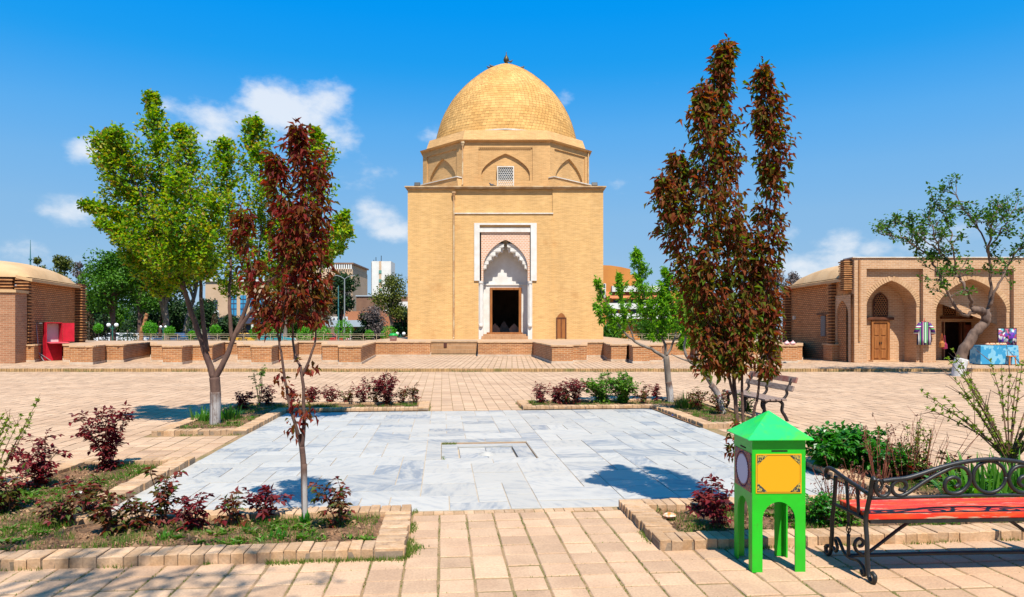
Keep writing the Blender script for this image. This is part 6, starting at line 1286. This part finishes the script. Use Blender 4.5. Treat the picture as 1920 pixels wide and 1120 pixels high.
bgtree('plane_tree', 'slender plane tree behind the slim purple tree', 535, 640, 500, 70, 88, L_b, 11, .3, .5, 1200, .34, 8); bgtree('willow_tree', 'brown budding tree right of the slim purple tree', 585, 640, 530, 95, 90, L_c, 12, .25, .2, 3600, .30, 12, 'bark'); bgtree('dark_tree', 'dark green tree before the tan tower block', 640, 640, 508, 62, 92, L_d, 13, .28, .4, 2600, .34, 10, 'bark'); bgtree('dark_tree', 'small dark conifer behind the purple tree stems', 500, 640, 570, 44, 96, L_d, 14, .2, .1, 1400, .34, 8, 'bark')
bgtree('poplar_tree', 'light leafy tree close to the left mausoleum corner', 733, 640, 512, 66, 84, L_b, 15, .18, .38, 1500, .30, 12, 'barkgrey'); bgtree('shade_tree', 'dark bush right behind the left mausoleum corner', 755, 640, 575, 50, 88, L_d, 16, .2, .1, 1800, .34, 8, 'bark'); bgtree('bare_tree', 'grey bare shrub tree before the low brown block', 700, 640, 572, 50, 96, L_g, 17, .2, .1, 900, .26, 9)
bgtree('shade_tree', 'dark green tree right behind the mausoleum corner', 1150, 640, 600, 60, 76, L_a, 18, .2, .1, 1500, .3, 8, 'bark'); bgtree('shade_tree', 'dark tree behind the small light green tree', 1235, 640, 600, 90, 80, L_a, 19, .25, .1, 2200, .32, 9, 'bark'); bgtree('bare_tree', 'hazy grey tree left of the dark brick wing', 1440, 640, 500, 110, 66, L_g, 20, .25, .15, 3600, .22, 14); bgtree('bare_tree', 'thin bare tree top above the vaulted wing roof', 1487, 640, 508, 44, 70, L_g, 21, .15, .3, 700, .2, 7); bgtree('shade_tree', 'dark tree behind the bronze red tree', 1370, 640, 560, 110, 72, L_b, 22, .25, .15, 2600, .3, 10, 'bark')
for k_, (px, pt_, w_, Yd) in enumerate(((170, 560, 70, 106), (225, 568, 80, 109), (275, 560, 70, 107), (335, 565, 80, 110), (430, 590, 50, 100), (560, 580, 60, 104), (690, 590, 60, 98))):
    bgtree('shade_tree', 'low dark tree closing the street view, ' + ['far left behind the red cabinet', 'behind the clipped cone', 'left of the plane trunk', 'behind the white hatchback', 'under the tan building windows', 'behind the brown budding tree', 'before the red-brown pavilion'][k_], px, 640, pt_, w_, Yd, L_a if k_ % 2 else L_d, 60 + k_, .2, .05, 2200, .36, 10, 'bark')
# clipped shrubs
def clipped(px, pyt, wpx, Y, mat, label, cone=False, z0=GZ, n=900, leaf=.16, stem=True, group='clipped shrubs along the street', name='clipped_shrub'):
    rr = random.Random(int(px * 3)); base = P(px, HY, Y); base.z = z0; top = P(px, pyt, Y).z - z0; w = wpx / F * Y; o = empty(name, base, label, 'shrub', group); lv = Leaves()
    for i in range(n):
        d = rv(rr); f = rr.uniform(.82, 1.03)
        if cone: t = rr.random() ** 1.3; r = w / 2 * math.sqrt(max(0, 1 - t ** 1.7)) * f; a = rr.uniform(0, 6.28); p = Vector((math.cos(a) * r, math.sin(a) * r, .1 + t * (top - .1))); d = Vector((math.cos(a), math.sin(a), .4))
        else: h = min(w * 1.05, top * .85); p = Vector((d.x * w / 2 * f, d.y * w / 2 * f, top - h / 2 + d.z * h / 2 * f * (1 + .12 * math.sin(d.x * 9)))) + rv(rr) * .08
        lv.leaf(p, rv(rr), (d + rv(rr) * .6).normalized(), leaf * rr.uniform(.7, 1.2), leaf * .7, .2, .1)
    MB().tube([(0, 0, -.05), (0, 0, top * .7)], .05, 5).build('trunk', M['barkgrey'], o, uv=False); crown_part(lv, o, mat, 'crown'); return o
for px, pyt, w, lb in ((281, 603, 25, 'bright round shrub left of the plane tree trunk'), (318, 613, 16, 'small bright shrub left of the parked white car'), (404, 610, 18, 'bright shrub between the green tree stems'), (480, 613, 22, 'bright shrub left of the slim purple tree stems'), (512, 605, 26, 'larger bright shrub behind the slim purple tree'), (572, 612, 30, 'round bright shrub in the row right of the purple tree'), (606, 612, 28, 'next bright shrub to the left of the canopy'), (644, 601, 34, 'tallest bright shrub before the grey canopy'), (692, 620, 14, 'smallest bright shrub beside the canopy column'), (730, 612, 30, 'bright shrub next to the left mausoleum corner'), (185, 608, 14, 'bright shrub behind the red cabinet'), (360, 622, 12, 'low bright shrub behind the white car')): clipped(px, pyt, w, 66, L_e, lb, z0=GZ, n=700, leaf=.15)
clipped(239, 601, 36, 62, L_d, 'dark clipped cone shrub by the globe lamps', True, n=1600, leaf=.12); clipped(362, 584, 30, 84, L_d, 'tall dark conical evergreen behind the white car', True, n=1200); clipped(402, 590, 16, 86, L_f, 'rusty narrow cypress between the green tree stems', True, n=700); clipped(197, 582, 12, 84, L_f, 'rusty narrow cypress left of the clipped cone', True, n=700); clipped(167, 584, 22, 84, L_f, 'rust-tinged cypress next to the left quoin pier', True, n=900); clipped(455, 600, 16, 84, L_f, 'brownish cypress left of the slim purple tree', True, n=600)
# dead stump
bs = P(265, HY, 70); bs.z = GZ; m = MB(); limb(m, [(0, 0, 0), (.0, 0, 1.6), (.3, 0, 2.6), (.55, 0, 3.5)], .22, .16, 8, .03, rr); tag(m.build('dead_stump', mk('dead_wood', (.36, .15, .06, 1), (.2, .09, .04, 1), 4), loc=bs, uv=False), 'leaning orange-brown dead stump behind the clipped cone', 'stump')
# street lamps
M['lampgreen'] = mk('lamp_green', (.02, .10, .07, 1), rough=.5); M['globe'] = mk('lamp_globe', (.75, .75, .72, 1), rough=.3); M['poleg'] = mk('pole_grey', (.32, .33, .33, 1), rough=.4, metal=.4)
def globe_lamp(px, pyt, Y, label, sc=1.):
    b_ = P(px, HY, Y); b_.z = GZ; h = P(px, pyt, Y).z - GZ; o = empty('globe_lamp', b_, label, 'lamp', 'globe street lamps')
    MB().tube([(0, 0, 0), (0, 0, h)], .06, 7).tube([(-.32 * sc, 0, h - .1), (0, 0, h - .3), (.32 * sc, 0, h - .1)], .035, 6).build('post', M['lampgreen'], o, uv=False)
    for s in (-1, 1): MB().ball((s * .32 * sc, 0, h + .05), .17 * sc, 12, 8).build('globe', M['globe'], o, smooth=True, uv=False)
globe_lamp(211, 611, 60, 'green twin-globe lamp left of the clipped cone'); globe_lamp(306, 614, 76, 'small twin-globe lamp between shrub and plane tree', .8); globe_lamp(751, 627, 70, 'low twin-globe lamp at the left mausoleum corner')
b_ = P(646, HY, 78); b_.z = GZ; h = P(646, 523, 78).z - GZ; o = empty('street_lamp', b_, 'tall grey double-arm street lamp before the dark tree', 'lamp')
MB().tube([(0, 0, 0), (0, 0, h)], [.09, .055], 7).build('pole', M['poleg'], o, uv=False)
for s in (-1, 1): MB().tube(spline([(0, 0, h - .05), (s * .35, 0, h + .2), (s * .8, 0, h + .35)], 4), .035, 6).build('arm', M['poleg'], o, uv=False); MB().cbox((s * .92, 0, h + .36), (.4, .14, .08)).build('lamp_head', M['poleg'], o)
b_ = P(634.5, HY, 80); b_.z = GZ; tag(MB().lathe([(.09, 0), (.05, P(634, 536, 80).z - GZ)], 7).build('flag_pole', mk('pole_teal', (.05, .16, .17, 1), rough=.5), loc=b_, uv=False), 'thin teal pole left of the double-arm lamp', 'pole')
b_ = P(57, HY, 420); b_.z = GZ; h = P(57, 449, 420).z; m = MB(); m.lathe([(1.2, 0), (.7, h * .6), (.3, h * .85), (.12, h)], 6); 
for z in (.62, .7, .78): m.lathe([(1.0, h * z), (1.0, h * z + .8)], 8)
tag(m.build('radio_mast', mk('mast_teal', (.05, .15, .17, 1)), loc=b_, uv=False), 'far thin radio mast above the left roof', 'mast')
# cars
M['carwhite'] = mk('car_white', (.62, .63, .65, 1), rough=.25, spec=.5); M['glassdark'] = mk('car_glass', (.02, .03, .04, 1), rough=.1, spec=.6); M['tyre'] = mk('tyre', (.02, .02, .02, 1), rough=.9)
def car(px, Y, label, col, rz=0.):
    b_ = P(px, HY, Y); b_.z = GZ; o = empty('parked_car', b_, label, 'car', 'cars parked along the street', rz=rz)
    pr_ = [(-2.1, .35), (2.1, .35), (2.15, .62), (2.0, .85), (1.1, .95), (.45, 1.42), (-.9, 1.46), (-1.65, 1.02), (-2.1, .95), (-2.18, .6)]
    MB().extr([(x, -.8, z) for x, z in pr_], (0, 1.6, 0)).build('body', col, o, bevel=.06)
    for x0, x1, x2, x3 in ((-.02, .98, .42, -.02), (-1.4, -.1, -.1, -.82)):
        for y in (-.815, .805): MB().extr([(x0, y, .97), (x1, y, .97), (x2, y, 1.36), (x3, y, 1.36)], (0, .01, 0)).build('window', M['glassdark'], o)
    MB().extr([(1.09, -.68, .97), (.5, -.64, 1.38), (.5, .64, 1.38), (1.09, .68, .97)], (.02, 0, .012)).build('windscreen', M['glassdark'], o)
    for x in (-1.35, 1.35):
        for y in (-.82, .62): w_ = MB(); w_.tube([(x, y, .32), (x, y + .2, .32)], .32, 14); wo_ = w_.build('wheel', M['tyre'], o, uv=False); MB().tube([(x, y - .01, .32), (x, y + .21, .32)], .18, 10).build('rim', M['poleg'], wo_, uv=False)
    for y in (-.6, .6): MB().cbox((2.1, y, .72), (.1, .3, .14)).build('headlight', M['globe'], o)
car(326, 88, 'white hatchback parked left of the green tree stems', M['carwhite'], R(172)); car(252, 90, 'white car half hidden by the clipped cone', M['carwhite'], R(2)); car(214, 92, 'white car behind the globe lamp', M['carwhite'], R(180)); car(519, 88, 'teal car behind the slim purple tree', mk('car_teal', (.02, .22, .26, 1), rough=.3), 0); car(465, 90, 'yellow taxi between the tree stems', mk('car_yellow', (.6, .32, .02, 1), rough=.3), 0); car(620, 89, 'dark red car before the grey canopy', mk('car_red', (.35, .02, .02, 1), rough=.3), 0); car(345, 95, 'grey car behind the white hatchback', mk('car_grey', (.3, .31, .32, 1), rough=.3), R(5))
bn = P(737.5, HY, 45.); o = empty('litter_bin', (bn.x, 45.0, ZT - .01), 'green-lidded litter bin left of the mausoleum corner', 'bin'); MB().lathe([(.2, 0), (.24, .3), (.24, .02 + .3)], 14).build('body', mk('bin_pink', (.5, .3, .28, 1)), o, smooth=True); MB().lathe([(.3, .322), (.3, .36), (.2, .46), (.02, .5)], 14).build('lid', mk('bin_green', (.01, .26, .04, 1), rough=.4), o, smooth=True)
# buildings
def block(o, x0, x1, y0, y1, z0, z1, mat, name='wall'): return MB().box(x0, x1, y0, y1, z0, z1).build(name, mat, o)
def bx(px, Y): return (px - CX) / F * Y
def bz(py, Y): return CH - (py - HY) / F * Y - GZ
TAN = mk('tan_render', (.50, .345, .22, 1), (.44, .30, .19, 1), .3, .9); WHT2 = mk('white_render', (.62, .60, .56, 1), (.54, .52, .48, 1), .3, .9); GLB = mk('blue_glass', (.02, .16, .32, 1), (.05, .25, .42, 1), .4, .15); NAVY = mk('navy_band', (.04, .05, .09, 1)); BRN = mk('brown_render', (.16, .085, .055, 1), (.2, .11, .07, 1), .5); ORG = mk('orange_render', (.50, .20, .045, 1), (.45, .17, .04, 1), .3, .9); BLG = mk('canopy_grey', (.33, .38, .42, 1)); RBR = mk('red_brown', (.34, .13, .06, 1))
Y = 130; ox = bx(385, Y); o = empty('hotel_building', (ox, Y, GZ), 'tan building with tall blue windows behind the street trees', 'building')
block(o, 0, bx(612, Y) - ox, 0, 20, 0, bz(528, Y), TAN); block(o, -.05, bx(612, Y) - ox + .05, -.3, 20.05, bz(528, Y), bz(524, Y), WHT2, 'parapet'); block(o, -1, bx(500, Y) - ox, -1.2, 0, bz(607, Y), bz(596, Y), NAVY, 'canopy_band')
for a, c in ((434, 444), (451, 462), (469, 476), (486, 495), (505, 515), (528, 538), (552, 562), (576, 586)):
    w_ = block(o, bx(a, Y) - ox, bx(c, Y) - ox, -.15, .1, bz(592, Y), bz(554, Y), GLB, 'window'); q = MB()
    for z in (562, 570, 580): q.box(bx(a, Y) - ox, bx(c, Y) - ox, -.2, -.14, bz(z, Y), bz(z, Y) + .12)
    q.box((bx(a, Y) + bx(c, Y)) / 2 - ox - .06, (bx(a, Y) + bx(c, Y)) / 2 - ox + .06, -.21, -.141, bz(592, Y), bz(554, Y)); q.build('mullion', NAVY, w_)
block(o, bx(401, Y) - ox, bx(408, Y) - ox, -.15, .1, bz(580, Y), bz(563, Y), NAVY, 'window'); block(o, bx(401, Y) - ox, bx(411, Y) - ox, -.2, .1, bz(596, Y), bz(582, Y), WHT2, 'panel')
for px in (420, 450, 475): block(o, bx(px, Y) - ox, bx(px, Y) - ox + .4, -1.1, -.7, 0, bz(607, Y), WHT2, 'column')
block(o, bx(390, Y) - ox, bx(480, Y) - ox, -.12, .1, 0, bz(610, Y), NAVY, 'glass_front')
Y = 112; ox = bx(222, Y); o = empty('glass_building', (ox, Y, GZ), 'pale blue-white building glimpsed between the dark tree trunks', 'building'); block(o, 0, bx(310, Y) - ox, 0, 12, 0, bz(574, Y), mk('pale_blue', (.16, .20, .25, 1)))
for i in range(7):
    for j in range(2): w_ = block(o, 1 + i * 1.0, 1.65 + i * 1.0, -.12, .1, 1.2 + j * 1.7, 2.3 + j * 1.7, GLB, 'window')
Y = 155; ox = bx(560, Y); o = empty('tower_block', (ox, Y, GZ), 'tan tower block with white cornice right of the purple tree', 'building')
W_ = bx(661, Y) - ox; block(o, 0, W_, 0, 16, 0, bz(505, Y), TAN); block(o, .1, W_ - .1, .1, 15.9, bz(505, Y), bz(496, Y), TAN, 'attic'); block(o, -.2, W_ + .3, -.4, 16.2, bz(496, Y), bz(493, Y), BRN, 'cornice')
for i in range(24): block(o, .1 + i * W_ / 24, .35 + i * W_ / 24, -.35, .1, bz(505, Y), bz(496, Y) - .02, WHT2, 'cornice_bracket')
for a, c, t_, b2 in ((655, 661, 558, 566), (640, 648, 572, 584)): block(o, bx(a, Y) - ox, bx(c, Y) - ox - .1, -.1, .1, bz(b2, Y), bz(t_, Y), NAVY, 'window')
Y = 260; ox = bx(697, Y); o = empty('white_tower', (ox, Y, GZ), 'white high-rise tower with orange side left of the mausoleum', 'building')
q = MB(); X1 = bx(733, Y) - ox; HT = bz(490, Y); q.quad((0, 0, 0), (X1, 0, 0), (X1, 0, HT), (0, 0, HT)); q.quad((0, 0, HT), (X1, 0, HT), (X1, 9, HT), (-1.2 + .0, 9, HT)); q.quad((X1, 0, 0), (X1, 9, 0), (X1, 9, HT), (X1, 0, HT)); q.build('wall', WHT2, o); MB().quad((-1.9, 9, 0), (0, 0, 0), (0, 0, HT), (-1.9, 9, HT)).build('side_wall', ORG, o)
block(o, bx(711, Y) - ox, bx(715, Y) - ox, -.15, .1, 0, HT, TAN, 'stripe')
for t_ in (507, 524, 541, 558): block(o, bx(710.5, Y) - ox, bx(715.5, Y) - ox, -.3, .1, bz(t_ + 6, Y), bz(t_, Y), mk('green_glass', (.10, .25, .2, 1), rough=.2), 'window')
for px, pt_ in ((698, 486), (702, 481), (712, 478)): MB().tube([(bx(px, Y) - ox, 3, HT), (bx(px, Y) - ox, 3, bz(pt_, Y))], .12, 4).build('antenna', M['iron'], o, uv=False)
Y = 140; ox = bx(668, Y); o = empty('brown_block', (ox, Y, GZ), 'dark brown low block below the white tower', 'building'); block(o, 0, bx(770, Y) - ox, 0, 12, 0, bz(556, Y), BRN); block(o, -.1, bx(700, Y) - ox, -.2, 12.1, bz(556, Y), bz(554, Y), BLG, 'roof_edge'); block(o, bx(722, Y) - ox, bx(768, Y) - ox, -.2, 0, bz(586, Y), bz(566, Y), WHT2, 'white_panel')
Y = 115; ox = bx(634, Y); o = empty('entrance_pavilion', (ox, Y, GZ), 'red-brown pavilion with grey-blue canopy on white columns', 'building'); block(o, 0, bx(765, Y) - ox, 0, 8, 0, bz(584, Y), RBR); block(o, bx(620, Y) - ox, bx(695, Y) - ox, -3.5, -.01, bz(613, Y), bz(601, Y), BLG, 'canopy')
for i in range(5): q = MB(); x = bx(629 + i * 7, Y) - ox; q.extr([(x - .28, -3.3, bz(601, Y)), (x + .28, -3.3, bz(601, Y)), (x + .28, -3.3, bz(594.5, Y)), (x - .28, -3.3, bz(594.5, Y))], (0, .3, 0)); bq = q.build('crest_panel', WHT2, o); MB().extr([(x - .16, -3.32, bz(600.5, Y)), (x + .16, -3.32, bz(600.5, Y)), (x + .12, -3.32, bz(598, Y)), (x, -3.32, bz(596, Y)), (x - .12, -3.32, bz(598, Y))], (0, .01, 0)).build('arch', NAVY, bq)
for px in (622, 666, 687): block(o, bx(px, Y) - ox - .12, bx(px, Y) - ox + .12, -3.3, -3.0, 0, bz(613, Y), WHT2, 'column')
block(o, bx(668, Y) - ox, bx(686, Y) - ox, -.12, .1, 0, bz(615, Y), NAVY, 'glass_front')
# orange building on the right
Y = 120; ox = bx(1122, Y); o = empty('orange_building', (ox, Y, GZ), 'orange building with white balconies right of the mausoleum', 'building')
X1 = bx(1340, Y) - ox; 
q = MB(); tp_ = [(0, bz(497, Y)), (bx(1145, Y) - ox, bz(498, Y)), (bx(1165, Y) - ox, bz(501, Y)), (bx(1182, Y) - ox, bz(505, Y))]
q.extr([(0, 0, 0)] + [(bx(1182, Y) - ox, 0, 0)] + [(a, 0, z) for a, z in tp_[::-1]], (0, 10, 0)); q.build('wall', ORG, o); block(o, bx(1182, Y) - ox + .01, bx(1196, Y) - ox, .3, 10, 0, bz(515, Y), ORG); block(o, bx(1196, Y) - ox + .01, X1, .6, 10, 0, bz(545, Y), ORG)
for t_, b2 in ((537, 548), (569, 580), (588, 598)): block(o, bx(1146 if t_ == 537 else 1140, Y) - ox, bx(1250, Y) - ox, -1.2, -.01, bz(b2, Y), bz(t_, Y), WHT2, 'balcony')
q = MB(); q.extr([(bx(1136, Y) - ox, -1.3, bz(561, Y)), (bx(1255, Y) - ox, -1.3, bz(561, Y)), (bx(1255, Y) - ox, 0, bz(549, Y)), (bx(1136, Y) - ox, 0, bz(549, Y))], (0, .0, .15)); q.build('tiled_awning', mk('awning_tile', (.5, .17, .06, 1), (.42, .13, .05, 1), 3), o)
for a, t_, b2 in ((1130, 532, 558),): block(o, bx(a, Y) - ox, bx(a + 6, Y) - ox, -.15, .05, bz(b2, Y), bz(t_, Y), WHT2, 'panel'); block(o, bx(a + 1.5, Y) - ox, bx(a + 4.5, Y) - ox, -.2, -.151, bz(540, Y), bz(533, Y), NAVY, 'window'); block(o, bx(a + 1.5, Y) - ox, bx(a + 4.5, Y) - ox, -.2, -.151, bz(552, Y), bz(546, Y), NAVY, 'window')
for i, px in enumerate((1150, 1166, 1184, 1204, 1224)):
    for t_, b2 in ((563, 569), (581, 588), (599, 606)): block(o, bx(px, Y) - ox, bx(px + 9, Y) - ox, -.08, .9, bz(b2, Y), bz(t_, Y), NAVY, 'window')
# branch shade at lower left: a bare-twigged tree behind the camera
rr = random.Random(909); base = Vector((-4.4, -1.6, 0)); o = empty('street_tree', base, 'tall bare-twigged tree left of the viewpoint shading the near paving', 'tree'); tr, lv, tw = MB(), Leaves(), MB()
limb(tr, [(0, 0, 0), (.1, .1, 2.5), (.5, .5, 5.0)], .16, .10, 8)
for k in range(13):
    e = Vector((rr.uniform(1.0, 4.1), rr.uniform(1.5, 3.1), rr.uniform(7., 9.))); s0 = Vector((.5, .5, 4.9)); mid = s0.lerp(e, .5) + Vector((0, -.1, .5)); sp = spline([s0, mid, e], 5); tr.tube(sp, [.05 - .038 * i_ / 10 for i_ in range(11)], 5)
    for q in range(9):
        p = sp[rr.randint(5, 10)]; e2 = p + (rv(rr) + Vector((.5, .2, .2))).normalized() * rr.uniform(.3, .8); tw.tube([p, p.lerp(e2, .5) + rv(rr) * .05, e2], [.014, .010, .006], 4)
        for z in range(5): lv.leaf(p.lerp(e2, rr.uniform(.3, 1.1)) + rv(rr) * .06, rv(rr), (UPV + rv(rr) * .5), .09, .06, .2, .1)
tr.build('trunk', M['bark'], o, smooth=True, uv=False); tw.build('twigs', M['bark'], o, uv=False)['kind'] = 'stuff'; crown_part(lv, o, M['leafgreen'])
